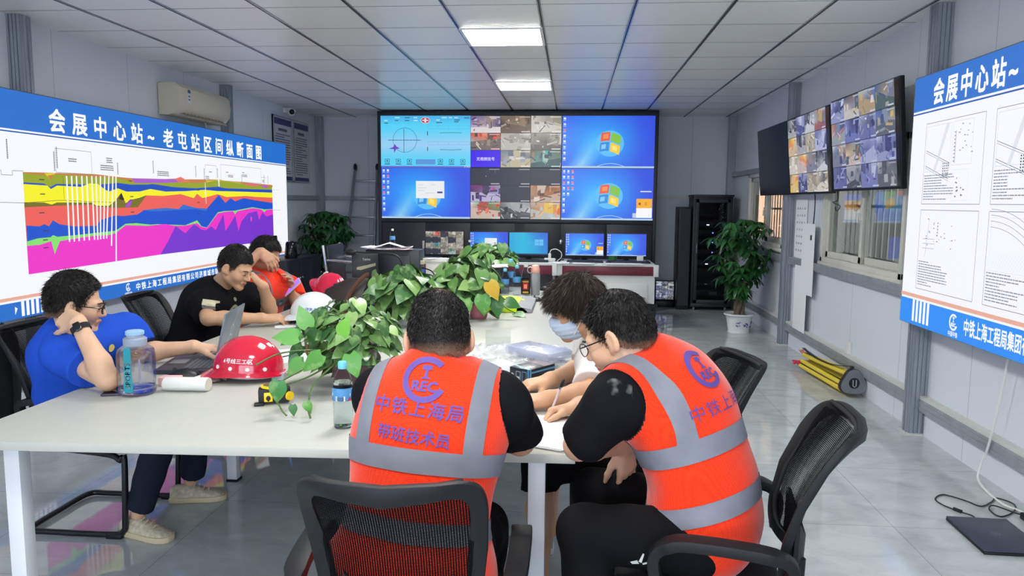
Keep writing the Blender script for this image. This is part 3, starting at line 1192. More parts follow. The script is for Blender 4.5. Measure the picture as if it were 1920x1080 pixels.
def camera_view(a, x0, y0, x1, y1, pal, seed, n=13):
    """one surveillance picture: tonal ground, then receding planes and clutter in the scene's own colours"""
    rnd = random.Random(seed)
    P = PALS[pal]
    w, h = x1 - x0, y1 - y0
    if pal == 'dark':
        a.rect(x0, y0, x1, y1, P[0])
        a.layer()
        if seed % 3 == 0:
            a.rect(x0 + w * .5, y0 + h * .5, x0 + w * .53, y0 + h * .54, (190, 195, 210))
            a.rect(x0 + w * .82, y0 + h * .7, x0 + w * .83, y0 + h * .95, (120, 120, 135))
    else:
        NX, NY = 6, 4
        cells = [[mixc(rnd.choice(P), rnd.choice(P), .5) for _ in range(3)] for _ in range(3)]

        def tone(u, v):
            x, y = u * 1.999, v * 1.999
            i, j = int(x), int(y)
            return mixc(mixc(cells[j][i], cells[j][i + 1], x - i), mixc(cells[j + 1][i], cells[j + 1][i + 1], x - i), y - j)
        a.grid(x0, y0, x1, y1, NX, NY, tone)
        a.layer()

        def clip(p):
            return (min(max(p[0], x0), x1), min(max(p[1], y0), y1))
        # a floor or wall plane running to one side, then things standing about in it
        hz = rnd.uniform(.3, .6)
        sl = rnd.uniform(-.25, .25)
        a.poly([clip(q) for q in ((x0, y0), (x1, y0), (x1, y0 + h * (hz + sl)), (x0, y0 + h * (hz - sl)))], mixc(rnd.choice(P), tone(.5, .2), .4))
        xs = rnd.uniform(.15, .85)
        a.layer().poly([clip(q) for q in ((x0 + w * xs, y0 + h * hz), (x0 + w * (xs + rnd.uniform(.1, .35)), y0 + h * hz * .7), (x0 + w * (xs + .3), y1), (x0 + w * xs, y1))], mixc(rnd.choice(P), tone(.6, .7), .3))
        a.layer()
        for k in range(n):
            c = rnd.choice(P)
            ux, uy = rnd.random(), rnd.random() * .85
            c = mixc(c, tone(ux * .99, uy), rnd.uniform(0, .45))
            cx, cy = x0 + w * ux, y0 + h * uy
            if k % 3 == 0:
                ww, hh = w * rnd.uniform(.05, .2), h * rnd.uniform(.12, .4)
                q = [(cx, cy), (cx + ww, cy + hh * rnd.uniform(-.1, .2)), (cx + ww * rnd.uniform(.7, 1.1), cy + hh), (cx + ww * rnd.uniform(-.1, .2), cy + hh * .95)]
            else:
                g = rnd.uniform(0, PI)
                L, T = w * rnd.uniform(.08, .38), h * rnd.uniform(.02, .12)
                dx, dy = math.cos(g), math.sin(g) * .7
                q = [(cx + s1 * L / 2 * dx - s2 * T / 2 * dy, cy + s1 * L / 2 * dy + s2 * T / 2 * dx) for s1, s2 in ((-1, -1), (1, -1), (1, 1), (-1, 1))]
            a.z += .00002
            a.poly([clip(p) for p in q], c)
        a.layer()
    a.rect(x0 + w * .68, y0 + h * .04, x0 + w * .97, y0 + h * .10, mixc(P[0], (235, 235, 240), .7))
    a.rect(x0 + w * .62, y0 + h * .90, x0 + w * .97, y0 + h * .95, mixc(P[0], (235, 235, 240), .55))


def control_page(a, w, h):
    """pale cyan machine-guidance page"""
    a.grid(0, 0, w, h, 12, 16, lambda u, v: mixc(mixc((86, 212, 250), (160, 208, 246), 1 - abs(v - .45) / .3), (60, 160, 225), max(0, v - .82) * 4))
    a.layer()
    K, Wt = (30, 60, 90), (225, 245, 255)
    a.ring(.27 * w, .53 * h, .233 * h, .24 * h, (40, 110, 160), n=40)
    a.line([(.08 * w, .53 * h), (.45 * w, .53 * h)], .006, K)
    a.line([(.26 * w, .29 * h), (.26 * w, .75 * h)], .006, K)
    for k in range(9):
        a.line([(.10 * w + .04 * w * k, .52 * h), (.10 * w + .04 * w * k, .54 * h)], .004, K)
    a.poly([(.085 * w, .36 * h), (.14 * w, .395 * h), (.155 * w, .46 * h), (.175 * w, .405 * h), (.215 * w, .37 * h), (.17 * w, .355 * h), (.15 * w, .28 * h), (.145 * w, .355 * h)], (110, 60, 200))
    a.disc(.50 * w, .91 * h, .05 * w, (240, 230, 235), .06 * h)
    a.layer()
    a.disc(.50 * w, .91 * h, .045 * w, (190, 40, 60), .052 * h)
    a.layer()
    a.rect(.465 * w, .9 * h, .535 * w, .92 * h, (240, 225, 230))
    a.rect(.49 * w, .87 * h, .51 * w, .95 * h, (240, 225, 230))
    rnd = random.Random(3)
    for (x, y) in ((.04, .9), (.04, .85), (.16, .955), (.27, .955), (.37, .955), (.16, .9), (.27, .9), (.37, .9), (.62, .91), (.62, .86), (.68, .955), (.76, .955), (.82, .955), (.82, .91), (.82, .875), (.93, .95)):
        a.rect(x * w, y * h, (x + rnd.uniform(.03, .07)) * w, (y + .014) * h, rnd.choice((Wt, K)))
    for y in (.81, .75, .5, .44):
        a.line([(.53 * w, y * h), (.99 * w, y * h)], .003, (90, 170, 215))
    for x in (.53, .64, .76, .87, .99):
        a.line([(x * w, .75 * h), (x * w, .81 * h)], .003, (90, 170, 215))
        a.line([(x * w, .44 * h), (x * w, .5 * h)], .003, (90, 170, 215))
    a.line([(.66 * w, .67 * h), (.78 * w, .675 * h), (.9 * w, .67 * h)], .006, (30, 110, 90))
    a.line([(.66 * w, .35 * h), (.78 * w, .34 * h), (.9 * w, .35 * h)], .006, (30, 110, 90))
    for x in (.52, ):
        a.rect(x * w, .62 * h, (x + .008) * w, .7 * h, K)
        a.rect(x * w, .32 * h, (x + .008) * w, .4 * h, K)
    for k in range(3):
        for x in (.045, .64):
            xx = x + .125 * k
            a.frame(xx * w, .10 * h, (xx + .05) * w, .16 * h, .006, K)
            a.rect((xx + .015) * w, .12 * h, (xx + .035) * w, .14 * h, K)
            a.rect((xx - .005) * w, .06 * h, (xx + .055) * w, .075 * h, K)
    a.rect(.39 * w, .06 * h, .61 * w, .16 * h, (90, 150, 220))
    a.rect(0, 0, w, .03 * h, (110, 110, 210))
    a.rect(.93 * w, .0, w, .035 * h, (225, 240, 250))


VX0, VX1, VZ0, VZ1, VY = -2.632, 1.078, 1.243, 2.635, 10.35
vw = thing('video_wall', 'large black video wall of six lit panels on the back wall', 'video wall', ((VX0 + VX1) / 2, VY + .3, 0))
b = MB()
b.box2((VX0 - .045, VY, VZ1), (VX1 + .045, VY + .5, VZ1 + .062))
b.box2((VX0 - .045, VY, 0), (VX0 - .002, VY + .5, VZ1))
b.box2((VX1 + .002, VY, 0), (VX1 + .045, VY + .5, VZ1))
b.box2((VX0 - .002, VY + .004, VZ0 - .05), (VX1 + .002, VY + .5, VZ0 - .003))
b.box2((VX0, VY + .03, .0), (VX1, VY + .5, VZ0 - .05))
b.box2((VX0, VY + .46, VZ0 - .05), (VX1, VY + .5, VZ1))
b.build('cabinet_frame', m_cab, vw, world=True, bevel=.003)
for k in range(6):
    x0 = VX0 + (VX1 - VX0) * k / 6
    x1 = VX0 + (VX1 - VX0) * (k + 1) / 6
    b = MB()
    b.box2((x0 + .003, VY + .006, .06), (x1 - .003, VY + .028, VZ0 - .055))
    d = b.build('door', m_cab, vw, world=True, bevel=.002)
    if k == 0:
        b = MB()
        b.box2((x1 - .05, VY - .006, .83), (x1 - .02, VY + .007, .94))
        b.build('handle', m_white_pl, d, world=True, bevel=.008)
PW, PH = (VX1 - VX0) / 3, (VZ1 - VZ0) / 2
GRID = [['hall', 'trench', 'rubble'], ['cab', 'tunnel', 'tunnel'], ['blank', 'belt', 'teal'], ['dark', 'dark', 'dark'], ['neon', 'dark', 'shelf'], ['green', 'mono', 'yard']]
for c in range(3):
    for r in range(2):
        x0, z0 = VX0 + PW * c, VZ1 - PH * (r + 1)
        b = MB()
        b.box2((x0 + .0008, VY + .004, z0 + .0008), (x0 + PW - .0008, VY + .09, z0 + PH - .0008))
        p = b.build('display_panel', m_black, vw, world=True)
        a = Art(PW, PH)
        m = .0035
        if c == 0 and r == 0:
            control_page(a, PW, PH)
        elif c == 0:
            desktop(a, m, m, PW - m, PH - m, dialog=True, seed=4)
        elif c == 2:
            desktop(a, m, m, PW - m, PH - m, note=(r == 1), seed=7 + r, icon_cols=1 + r * 2)
        else:
            for i in range(3):
                for j in range(3):
                    gx0, gy1 = m + (PW - 2 * m) * i / 3, PH - m - (PH - 2 * m) * j / 3
                    gx1, gy0 = gx0 + (PW - 2 * m) / 3 - .004, gy1 - (PH - 2 * m) / 3 + .004
                    k = GRID[r * 3 + j][i]
                    if k == 'blank':
                        a.rect(gx0, gy0, gx1, gy1, (58, 0, 232))
                        a.layer().text('无视频信号', (gx0 + gx1) / 2, (gy0 + gy1) / 2 - .02, .05, (225, 220, 250), .02, 1, 'c')
                    else:
                        camera_view(a, gx0, gy0, gx1, gy1, k, 31 + 7 * i + 13 * j + 50 * r, 16)
        a.build('screen_image', m_screen, (x0, VY + .0035, z0), (1, 0, 0), (0, 0, 1), p, True)

# ------------------------------------------------------------------ console desk
m_maroon = mat('maroon_wood_fascia', (104, 32, 50), rough=0.35, vary=.18, vscale=10, stretch=(.3, 3, 6))
m_desk_w = mat('desk_pale_grey', (206, 208, 206), rough=0.4)
m_desk_g = mat('desk_mid_grey', (126, 130, 136), rough=0.5)
DX0, DXS, DX1, DY0, DY1 = -2.15, -.17, .985, 8.93, 9.75
for (x0, x1, lab, open_) in ((DX0, DXS - .03, 'long console desk with maroon fascia below the video wall, left unit', True),
                             (DXS + .03, DX1, 'console desk unit with maroon fascia and white front, right unit near the server rack', False)):
    t = thing('console_desk', lab, 'desk', ((x0 + x1) / 2, DY0 + .4, 0), 0, 'console desks below the video wall')
    b = MB()
    b.box2((x0, DY0, .738), (x1, DY1, .762))
    b.build('desktop', m_desk_w, t, world=True, bevel=.004)
    b = MB()
    b.box2((x0 + .02, DY0 + .004, .632), (x1 - .02, DY0 + .03, .737))
    b.build('fascia', m_maroon, t, world=True, bevel=.003)
    for x in (x0, x1):
        s = .03
        b = MB()
        b.box2((x - s, DY0 - .01, .62), (x + s, DY0 + .05, .76))
        b.build('corner_post', m_desk_w, t, world=True, bevel=.006)
    b = MB()
    if open_:
        b.box2((x0, DY0 + .42, .02), (x1, DY0 + .44, .632))
        b.build('back_panel', m_desk_g, t, world=True)
        for z in (.18, .42):
            b = MB()
            b.box2((x0 + .02, DY0 + .05, z), (x1 - .02, DY0 + .42, z + .02))
            b.build('shelf', m_desk_g, t, world=True)
        for x in (x0 + .01, x1 - .01, (x0 + x1) / 2):
            b = MB()
            b.box2((x - .012, DY0 + .03, 0), (x + .012, DY1 - .02, .738))
            b.build('side_panel', m_desk_g, t, world=True)
    else:
        b.box2((x0 + .01, DY0 + .02, .0), (x1 - .01, DY1 - .02, .632))
        b.build('cabinet_body', m_desk_w, t, world=True)
        for k in range(2):
            xa = x0 + .05 + (x1 - x0 - .1) * k / 2
            xb = xa + (x1 - x0 - .1) / 2 - .04
            b = MB()
            b.box2((xa, DY0 + .008, .05), (xb, DY0 + .022, .54))
            b.build('door', m_desk_w, t, world=True, bevel=.004)


def monitor(label, xc, w, z0, z1, draw, y=9.42, group='monitors on the console desks', base=.762, lean=0.0, stand=True):
    t = thing('monitor', label, 'monitor', (xc, y + .1, base), 0, group)
    h = z1 - z0
    b = MB()
    b.box2((xc - w / 2 - .0045, y, z0 - .022), (xc + w / 2 + .0045, y + .035, z1 + .01))
    b.build('bezel', m_black, t, world=True, bevel=.004)
    a = Art(w, h)
    draw(a, w, h)
    a.build('screen_image', m_screen, (xc - w / 2, y - .001, z0), (1, 0, 0), (0, 0, 1), t, True)
    if stand:
        b = MB()
        b.box2((xc - .035, y + .036, base + .012), (xc + .035, y + .065, z0 + .12))
        b.build('stand_neck', m_black, t, world=True, bevel=.004)
        b = MB()
        b.lathe([(.001, 0), (.13, 0), (.13, .008), (.05, .014), (.001, .014)], (xc, y + .05, base), 28)
        b.build('stand_base', m_black, t, world=True)
    return t


def cam_grid(nx, ny, pals, seed):
    def f(a, w, h):
        rnd = random.Random(seed)
        a.rect(0, 0, w, h, (12, 12, 16))
        a.layer()
        for i in range(nx):
            for j in range(ny):
                p = rnd.choice(pals)
                camera_view(a, w * i / nx + .002, h * j / ny + .002, w * (i + 1) / nx - .002, h * (j + 1) / ny - .002, p, rnd.randrange(999), 12)
    return f


def teal_desktop(a, w, h):
    a.grid(0, 0, w, h, 20, 12, lambda u, v: mixc(mixc((20, 150, 215), (20, 185, 225), 1 - abs(u - .35) / .5), (40, 90, 215), max(0, u + .5 * v - .85) * 1.4))
    a.layer()
    for k in range(2):
        for j in range(2):
            a.rect(w * (.66 + .115 * k), h * (.42 + .14 * j), w * (.765 + .12 * k), h * (.545 + .15 * j), (96, 190, 240))
    a.line([(w * .2, h * .45), (w * .66, h * .55)], .004, (60, 190, 240))
    a.rect(0, 0, w, h * .05, (20, 60, 100))


monitor('desk monitor showing a mosaic of camera pictures, leftmost on the console', -1.595, .485, .822, 1.108, cam_grid(5, 4, ['rubble', 'dark', 'trench', 'tunnel', 'dark', 'cab', 'teal'], 8))
monitor('desk monitor with a white dialog box on its blue desktop', -1.035, .475, .822, 1.105, lambda a, w, h: desktop(a, 0, 0, w, h, dialog=True, seed=21))
monitor('desk monitor with a plain teal and blue desktop', -.54, .48, .83, 1.105, teal_desktop)
monitor('desk monitor with an orange notice in the corner of its blue desktop', .155, .47, .83, 1.10, lambda a, w, h: desktop(a, 0, 0, w, h, note=True, seed=22))
monitor('desk monitor with a plain flag logo on its blue desktop, rightmost on the console', .67, .48, .83, 1.10, lambda a, w, h: desktop(a, 0, 0, w, h, seed=23))
m_key = mat('dark_keys', (44, 46, 52), rough=.55)


def keyboard(label, x, y, rz, z=.762):
    t = thing('keyboard', label, 'keyboard', (x, y, z), rz, 'keyboards on the console desks')
    b = MB()
    b.box((0, 0, .009), (.44, .14, .018))
    b.build('body', m_black, t, bevel=.004)
    b = MB()
    for r in range(5):
        for c in range(15):
            b.box((-.2 + .0285 * c, -.05 + .025 * r, .02), (.024, .02, .006))
    b.build('keys', m_key, t)


def mouse(label, x, y, rz, z=.762, group='mice on the console desks', m=m_black, s=1.0):
    t = thing('computer_mouse', label, 'mouse', (x, y, z), rz, group)
    b = MB()
    prof = [(0, .026, .010), (.012, .03, .026), (.045, .032, .036), (.08, .029, .030), (.108, .02, .014), (.114, .012, .006)]
    rings = []
    for (yy, hw, hh) in prof:
        rings.append([Vector((hw * math.cos(PI * k / 8) * s, (yy - .055) * s, max(.001, hh * math.sin(PI * k / 8)) * s)) for k in range(9)])
    b.rings(rings, True)
    b.build('body', m, t, smooth=60)
    b = MB()
    b.cyl((-.004 * s, .028 * s, .03 * s), (.004 * s, .028 * s, .03 * s), .009 * s, seg=10)
    b.build('wheel', m_key, t)
    return t


keyboard('black keyboard before the teal desktop monitor', -.5, 9.16, .02)
keyboard('black keyboard before the orange notice monitor', .16, 9.2, 0)
keyboard('black keyboard before the rightmost console monitor', .66, 9.2, -.02)
mouse('black mouse beside the keyboard of the orange notice monitor', .44, 9.15, .2)
mouse('black mouse at the right end of the console desk', .9, 9.15, .3)


def sheets(name, label, cat, x, y, z, rz, w=.21, h=.297, n=1, m=m_paper, group=None, curl=0.0, seed=0, spread=.012):
    """n loose sheets in one pile"""
    rnd = random.Random(seed)
    t = thing(name, label, cat, (x, y, z), rz, group)
    for k in range(n):
        b = MB()
        R = rotm(0, 0, rnd.uniform(-1, 1) * spread * 6 if k else 0)
        dx, dy = (rnd.uniform(-spread, spread), rnd.uniform(-spread, spread)) if k else (0, 0)
        N = 8
        top = []
        for i in range(N + 1):
            u = i / N
            zz = .0012 * k + .0008 + curl * (abs(u - .5) * 2) ** 2.2 * .5
            for j in range(3):
                top.append(R @ Vector(((u - .5) * w, (j / 2 - .5) * h, 0)) + Vector((dx, dy, zz)))
        low = [p - Vector((0, 0, .0007)) for p in top]
        nt_ = len(top)
        fs = []
        for i in range(N):
            for j in range(2):
                q = (i * 3 + j, (i + 1) * 3 + j, (i + 1) * 3 + j + 1, i * 3 + j + 1)
                fs.append(q)
                fs.append(tuple(nt_ + r for r in reversed(q)))
        for i in range(N):
            for j in (0, 2):
                fs.append((i * 3 + j, (i + 1) * 3 + j, nt_ + (i + 1) * 3 + j, nt_ + i * 3 + j))
        for i in (0, N):
            for j in range(2):
                fs.append((i * 3 + j, i * 3 + j + 1, nt_ + i * 3 + j + 1, nt_ + i * 3 + j))
        b.add(top + low, fs)
        b.build('sheet', m if not isinstance(m, list) else m[k % len(m)], t, smooth=30)
    return t


sheets('paper', 'white papers lying before the left keyboard on the console', 'paper', -.12, 9.06, .764, .3, n=2, group='papers on the console desks')
sheets('paper', 'sheet of paper on the console front edge before the orange notice monitor', 'paper', .12, 9.0, .764, 1.4, n=2, group='papers on the console desks', seed=3)
sheets('paper', 'long sheets of paper before the rightmost console monitor', 'paper', .62, 9.0, .764, 1.55, w=.21, h=.42, n=2, group='papers on the console desks', seed=5)
t = thing('power_adapter', 'white power adapter with a looped white lead on the console', 'adapter', (-.27, 9.25, .762))
b = MB()
b.box((0, 0, .02), (.13, .07, .04))
b.build('power_strip', m_white_pl, t, bevel=.006)
b = MB()
b.box((.0, 0, .07), (.035, .035, .06))
b.build('plug', m_white_pl, t, bevel=.005)
b = MB()
b.tube(smooth_path([(0, 0, .1), (.02, 0, .14), (.08, .01, .15), (.14, .02, .11), (.14, .02, .05), (.09, .02, .005)]), .005, 8)
b.build('lead', m_white_pl, t)
t = thing('webcam', 'small silver and black webcam on a post between the console monitors', 'webcam', (-.14, 9.5, .762))
b = MB()
b.cyl((0, 0, 0), (0, 0, .2), .012, seg=10)
b.lathe([(.04, 0), (.045, .01), (.001, .012)], (0, 0, 0), 16)
b.build('post', m_black, t)
b = MB()
b.ell((0, 0, .225), (.026, .026, .032))
b.build('head', m_metal, t)
t = thing('paper_cup', 'white box standing under the rightmost console monitor', 'box', (.83, 9.33, .762))
b = MB()
b.box((0, 0, .04), (.075, .06, .08))
b.build('carton', m_white_pl, t, bevel=.004)
t.name = 'small_carton'
t = thing('green_cup', 'squat green cup under the rightmost console monitor', 'cup', (.5, 9.3, .762))
b = MB()
b.lathe([(.03, 0), (.045, .01), (.05, .07), (.046, .07), (.04, .012), (.001, .01)], (0, 0, 0), 20)
b.build('bowl', mat('dull_green_ceramic', (50, 110, 66), rough=.4), t)
t = thing('black_lamp', 'small black table lamp on the console between the monitors', 'lamp', (.05, 9.62, .762))
b = MB()
b.lathe([(.05, 0), (.05, .01), (.012, .016), (.01, .06), (.03, .08), (.03, .11), (.001, .12)], (0, 0, 0), 18)
b.build('lamp_body', m_black, t)

# clear bottle on the console and another on the video wall side
m_clear = mat('clear_plastic', (235, 242, 245), rough=0.05, trans=1.0, ior=1.06, alpha=.42)
m_label = mat('bottle_label_blue', (86, 150, 205), rough=.45)
m_cap_b = mat('light_blue_cap', (120, 205, 225), rough=.4)
BOTTLE = [(.001, .004), (.026, .0), (.031, .006), (.0315, .03), (.0295, .034), (.0315, .038), (.0315, .055), (.0295, .059), (.0315, .063), (.0315, .08), (.0295, .084), (.0315, .088),
          (.0315, .135), (.030, .15), (.024, .172), (.0155, .188), (.0125, .194), (.0125, .2)]


def bottle(label, x, y, z, s=1.0, cap=m_cap_b, lab=m_label, group='water bottles', fill=None):
    t = thing('water_bottle', label, 'bottle', (x, y, z), 0, group)
    b = MB()
    b.lathe([(r * s, h * s) for r, h in BOTTLE], (0, 0, 0), 28, cap=False)
    b.build('body', m_clear, t, smooth=60)
    b = MB()
    b.lathe([(.001 * s, .2 * s + .001), (.0135 * s, .192 * s), (.0145 * s, .194 * s), (.0145 * s, .212 * s), (.012 * s, .215 * s), (.001 * s, .215 * s)], (0, 0, 0), 20)
    b.build('cap', cap, t)
    b = MB()
    b.lathe([(.0321 * s, .092 * s), (.0324 * s, .094 * s), (.0324 * s, .131 * s), (.0321 * s, .133 * s)], (0, 0, 0), 28, cap=False)
    b.build('label', lab, t)
    if fill:
        b = MB()
        b.lathe([(.001, .006 * s), (.0295 * s, .007 * s), (.0295 * s, fill * s), (.001, fill * s)], (0, 0, 0), 24)
        b.build('water', mat('bottled_water', (225, 235, 238), rough=.02, trans=1.0, ior=1.33), t)
    return t


bottle('clear water bottle standing before the white dialog monitor on the console', -1.26, 9.3, .762, 1.15, m_white_pl)

# ------------------------------------------------------------------ server rack and what stands beside it
rk = thing('server_rack', 'tall black server rack with glass door at the back right', 'server rack', (1.95, 10.8, 0))
X0, X1, Y0, Y1, H = 1.655, 2.185, 10.6, 11.05, 1.60
m_rackg = mat('smoked_glass', (70, 74, 82), rough=.05, trans=.9, ior=1.2, alpha=.5)
b = MB()
for x in (X0, X1 - .05):
    for y in (Y0 + .02, Y1 - .05):
        b.box2((x, y, .06), (x + .05, y + .05, H - .04))
b.box2((X0, Y0 + .02, .05), (X1, Y1, .1))
b.box2((X0, Y0 + .02, H - .06), (X1, Y1, H - .03))
b.box2((X0 - .01, Y0 - .01, H - .03), (X1 + .01, Y1 + .01, H))
b.build('rack_frame', m_cab, rk, world=True, bevel=.004)
for x in (X0 + .002, X1 - .012):
    b = MB()
    b.box2((x, Y0 + .07, .1), (x + .01, Y1 - .05, H - .06))
    b.build('side_panel', m_cab, rk, world=True)
b = MB()
b.box2((X0 + .05, Y1 - .02, .1), (X1 - .05, Y1 - .01, H - .06))
b.build('back_panel', m_cab, rk, world=True)
b = MB()
b.box2((X0 + .03, Y0, .1), (X0 + .075, Y0 + .02, H - .06))
b.box2((X1 - .075, Y0, .1), (X1 - .03, Y0 + .02, H - .06))
b.box2((X0 + .03, Y0, .1), (X1 - .03, Y0 + .02, .15))
b.box2((X0 + .03, Y0, H - .11), (X1 - .03, Y0 + .02, H - .06))
dr = b.build('door', m_cab2, rk, world=True, bevel=.003)
b = MB()
b.box2((X0 + .075, Y0 + .007, .15), (X1 - .075, Y0 + .013, H - .11))
b.build('door_glass', m_rackg, dr, world=True)
b = MB()
b.box2((X0 + .048, Y0 - .012, .8), (X0 + .06, Y0, .93))
b.build('door_handle', m_metal, dr, world=True)
m_led = mat('blue_led', (90, 110, 255), emit=9)
m_ledw = mat('white_led', (220, 225, 255), emit=5)
zs = [.2, .34, .5, .62, .76, .9, 1.03, 1.16, 1.3]
for k, z in enumerate(zs):
    b = MB()
    b.box2((X0 + .06, Y0 + .05, z), (X1 - .06, Y1 - .08, z + (.09 if k not in (1, 8) else .045)))
    u = b.build('server_unit', m_cab2 if k % 2 else m_black, rk, world=True, bevel=.003)
    b = MB()
    if k in (4, 5, 6):
        b.box2((X0 + .27, Y0 + .044, z + .04), (X0 + .285, Y0 + .051, z + .055))
        b.build('status_light', m_led, u, world=True)
    elif k in (1, 3, 7):
        b.box2((X0 + .19, Y0 + .044, z + .02), (X0 + .225, Y0 + .051, z + .034))
        b.build('status_light', m_ledw if k != 1 else m_white_pl, u, world=True)
    elif k == 0:
        b.box2((X0 + .26, Y0 + .044, z + .02), (X0 + .36, Y0 + .051, z + .06))
        b.build('name_plate', m_grey_pl, u, world=True)
for x in (X0 + .05, X1 - .05):
    for y in (Y0 + .06, Y1 - .06):
        b = MB()
        b.cyl((x - .012, y, .025), (x + .012, y, .025), .025, seg=14)
        b.box2((x - .015, y - .012, .03), (x + .015, y + .012, .055))
        b.build('caster', m_grey_pl, rk, world=True)
t = thing('speaker_cabinet', 'tall narrow black cabinet left of the server rack', 'cabinet', (1.56, 10.85, 0))
b = MB()
b.box2((1.475, 10.68, .0), (1.638, 11.1, 1.43))
b.build('body', m_black, t, world=True, bevel=.006)
b = MB()
b.box2((1.485, 10.672, .06), (1.628, 10.68, 1.40))
b.build('front_panel', m_cab, t, world=True)
monitor('small low screen of grey camera pictures on the floor beside the rack', 1.335, .25, .11, .37, cam_grid(3, 4, ['night', 'mono', 'night', 'blue'], 12), y=10.92, group=None, base=0.0, stand=False)
b = MB()
b.box2((1.2, 10.9, 0), (1.46, 11.0, .087))
tag(b.build('monitor_riser', m_black, bevel=.004), 'flat black box under the small low screen by the rack', 'box')
t = thing('waste_bin', 'black waste bin on the floor by the right end of the console', 'bin', (.86, 8.78, 0))
b = MB()
b.lathe([(.001, .004), (.10, .0), (.13, .3), (.137, .3), (.137, .31), (.125, .31), (.096, .012), (.001, .012)], (0, 0, 0), 26)
b.build('bucket', m_black, t)

# ------------------------------------------------------------------ ladder
m_lad = mat('ladder_aluminium', (150, 154, 158), rough=.35, metal=.7)
lad = thing('ladder', 'aluminium ladder leaning on the back wall left of the video wall', 'ladder', (-3.08, 10.75, 0))
top, bot = Vector((0, 11.16, 1.97)), Vector((0, 10.62, 0))
for s in (-1, 1):
    b = MB()
    a0, a1 = bot + Vector((-3.09 + s * .24, 0, 0)), top + Vector((-3.06 + s * .165, 0, 0))
    d = (a1 - a0).normalized()
    R = Matrix((Vector((1, 0, 0)), Vector((1, 0, 0)).cross(-d), d)).transposed()
    b.box((a0 + a1) / 2, (.028, .06, (a1 - a0).length), R)
    b.build('side_rail', m_lad, lad, world=True, bevel=.003)
    b = MB()
    b.ell(a1 + Vector((0, -.01, .0)), (.026, .04, .06))
    b.build('end_cap', m_black, lad, world=True)
for k in range(7):
    f = .09 + .135 * k
    c = bot.lerp(top, f)
    hw = .24 + (.165 - .24) * f
    xc = -3.09 + .03 * f
    b = MB()
    b.box2((xc - hw, c.y - .03, c.z - .012), (xc + hw, c.y + .03, c.z + .012))
    b.build('rung', m_lad, lad, world=True, bevel=.003)

# ------------------------------------------------------------------ left back corner: low cabinet, kettle, chair
t = thing('low_cabinet', 'low black cabinet along the left wall behind the lit board', 'cabinet', (-3.5, 9.2, 0))
b = MB()
b.box2((-3.69, 8.55, .0), (-3.3, 9.75, .78))
b.build('body', m_cab, t, world=True, bevel=.004)
for k in range(3):
    b = MB()
    b.box2((-3.302, 8.57 + .39 * k, .05), (-3.29, 8.94 + .39 * k, .75))
    d = b.build('door', m_cab, t, world=True, bevel=.003)
    b = MB()
    b.ell((-3.28, 8.91 + .39 * k - (.31 if k == 1 else 0), .55), (.012, .012, .012))
    b.build('knob', m_metal, d, world=True)
t = thing('electric_kettle', 'black electric kettle on the low black cabinet', 'kettle', (-3.42, 9.0, .78))
b = MB()
b.lathe([(.001, 0), (.075, 0), (.08, .02), (.062, .18), (.05, .2), (.001, .215)], (0, 0, 0), 22)
b.build('body', m_black_gloss, t)
b = MB()
b.tube(bez((.06, 0, .19), (.16, 0, .2), (.15, 0, .05), (.075, 0, .03)), .011, 8)
b.build('handle', m_black, t)
t = thing('tea_tray', 'dark cube speaker standing behind the kettle on the low cabinet', 'speaker', (-3.6, 8.8, .78))
t.name = 'desk_speaker'
b = MB()
b.box((0, 0, .14), (.12, .16, .28))
b.build('body', m_black, t, bevel=.006)
b = MB()
b.box((.062, 0, .14), (.006, .14, .25))
b.build('grille', m_cab2, t)
# chrome framed chair behind the PC towers
t = thing('chrome_chair', 'chair with chrome tube frame and black back behind the computer towers', 'chair', (-1.95, 6.25, 0))
m_chrome = mat('chrome_tube', (205, 208, 212), rough=.15, metal=1.0)
for s in (-1, 1):
    b = MB()
    b.tube(smooth_path([(-2.02, 6.25 + s * .22, 1.12), (-2.0, 6.25 + s * .22, .95), (-1.97, 6.25 + s * .22, .7), (-1.97, 6.25 + s * .22, .45), (-2.01, 6.25 + s * .22, .02)]), .012, 10)
    b.tube([(-1.99, 6.25 + s * .22, 1.0), (-1.74, 6.25 + s * .23, .985), (-1.70, 6.25 + s * .23, .9)], .012, 10)
    b.build('frame', m_chrome, t, world=True)
b = MB()
b.box((-1.985, 6.25, .95), (.03, .42, .34), rotm(0, -.08, 0))
b.build('backrest', m_black, t, world=True, bevel=.012)
b = MB()
b.box((-1.74, 6.25, .46), (.36, .44, .05))
b.build('seat', m_black, t, world=True, bevel=.015)
for s in (-1, 1):
    b = MB()
    b.cyl((-1.6, 6.25 + s * .19, .44), (-1.58, 6.25 + s * .2, .0), .012, seg=10)
    b.build('leg', m_chrome, t, world=True)

# ------------------------------------------------------------------ high on the walls
ac = thing('air_conditioner', 'cream wall air conditioner above the geological section board', 'air conditioner', (-3.8, 7.35, 2.27))
m_cream = mat('aged_cream_plastic', (205, 198, 180), rough=.45)
b = MB()
rings = []
prof = [(0, .29), (.10, .295), (.165, .285), (.2, .25), (.21, .15), (.2, .07), (.15, .015), (.09, -.005), (0, .0)]
for yy in (6.83, 6.84, 7.86, 7.87):
    k = .97 if yy in (6.83, 7.87) else 1
    rings.append([Vector((-3.81 + p[0] * k, yy, 2.262 + p[1] * k)) for p in prof])
b.rings(rings, True)
b.build('housing', m_cream, ac, world=True, smooth=35)
b = MB()
b.box((-3.645, 7.35, 2.272), (.085, .86, .012), rotm(0, .5, 0))
for k in range(12):
    b.box((-3.66, 6.97 + .07 * k, 2.282), (.06, .005, .03), rotm(0, .5, 0))
b.build('louvre', mat('cream_shadow_slot', (150, 145, 132), rough=.6), ac, world=True)
b = MB()
b.box((-3.599, 6.99, 2.44), (.004, .05, .13))
b.build('sticker', m_white_pl, ac, world=True)
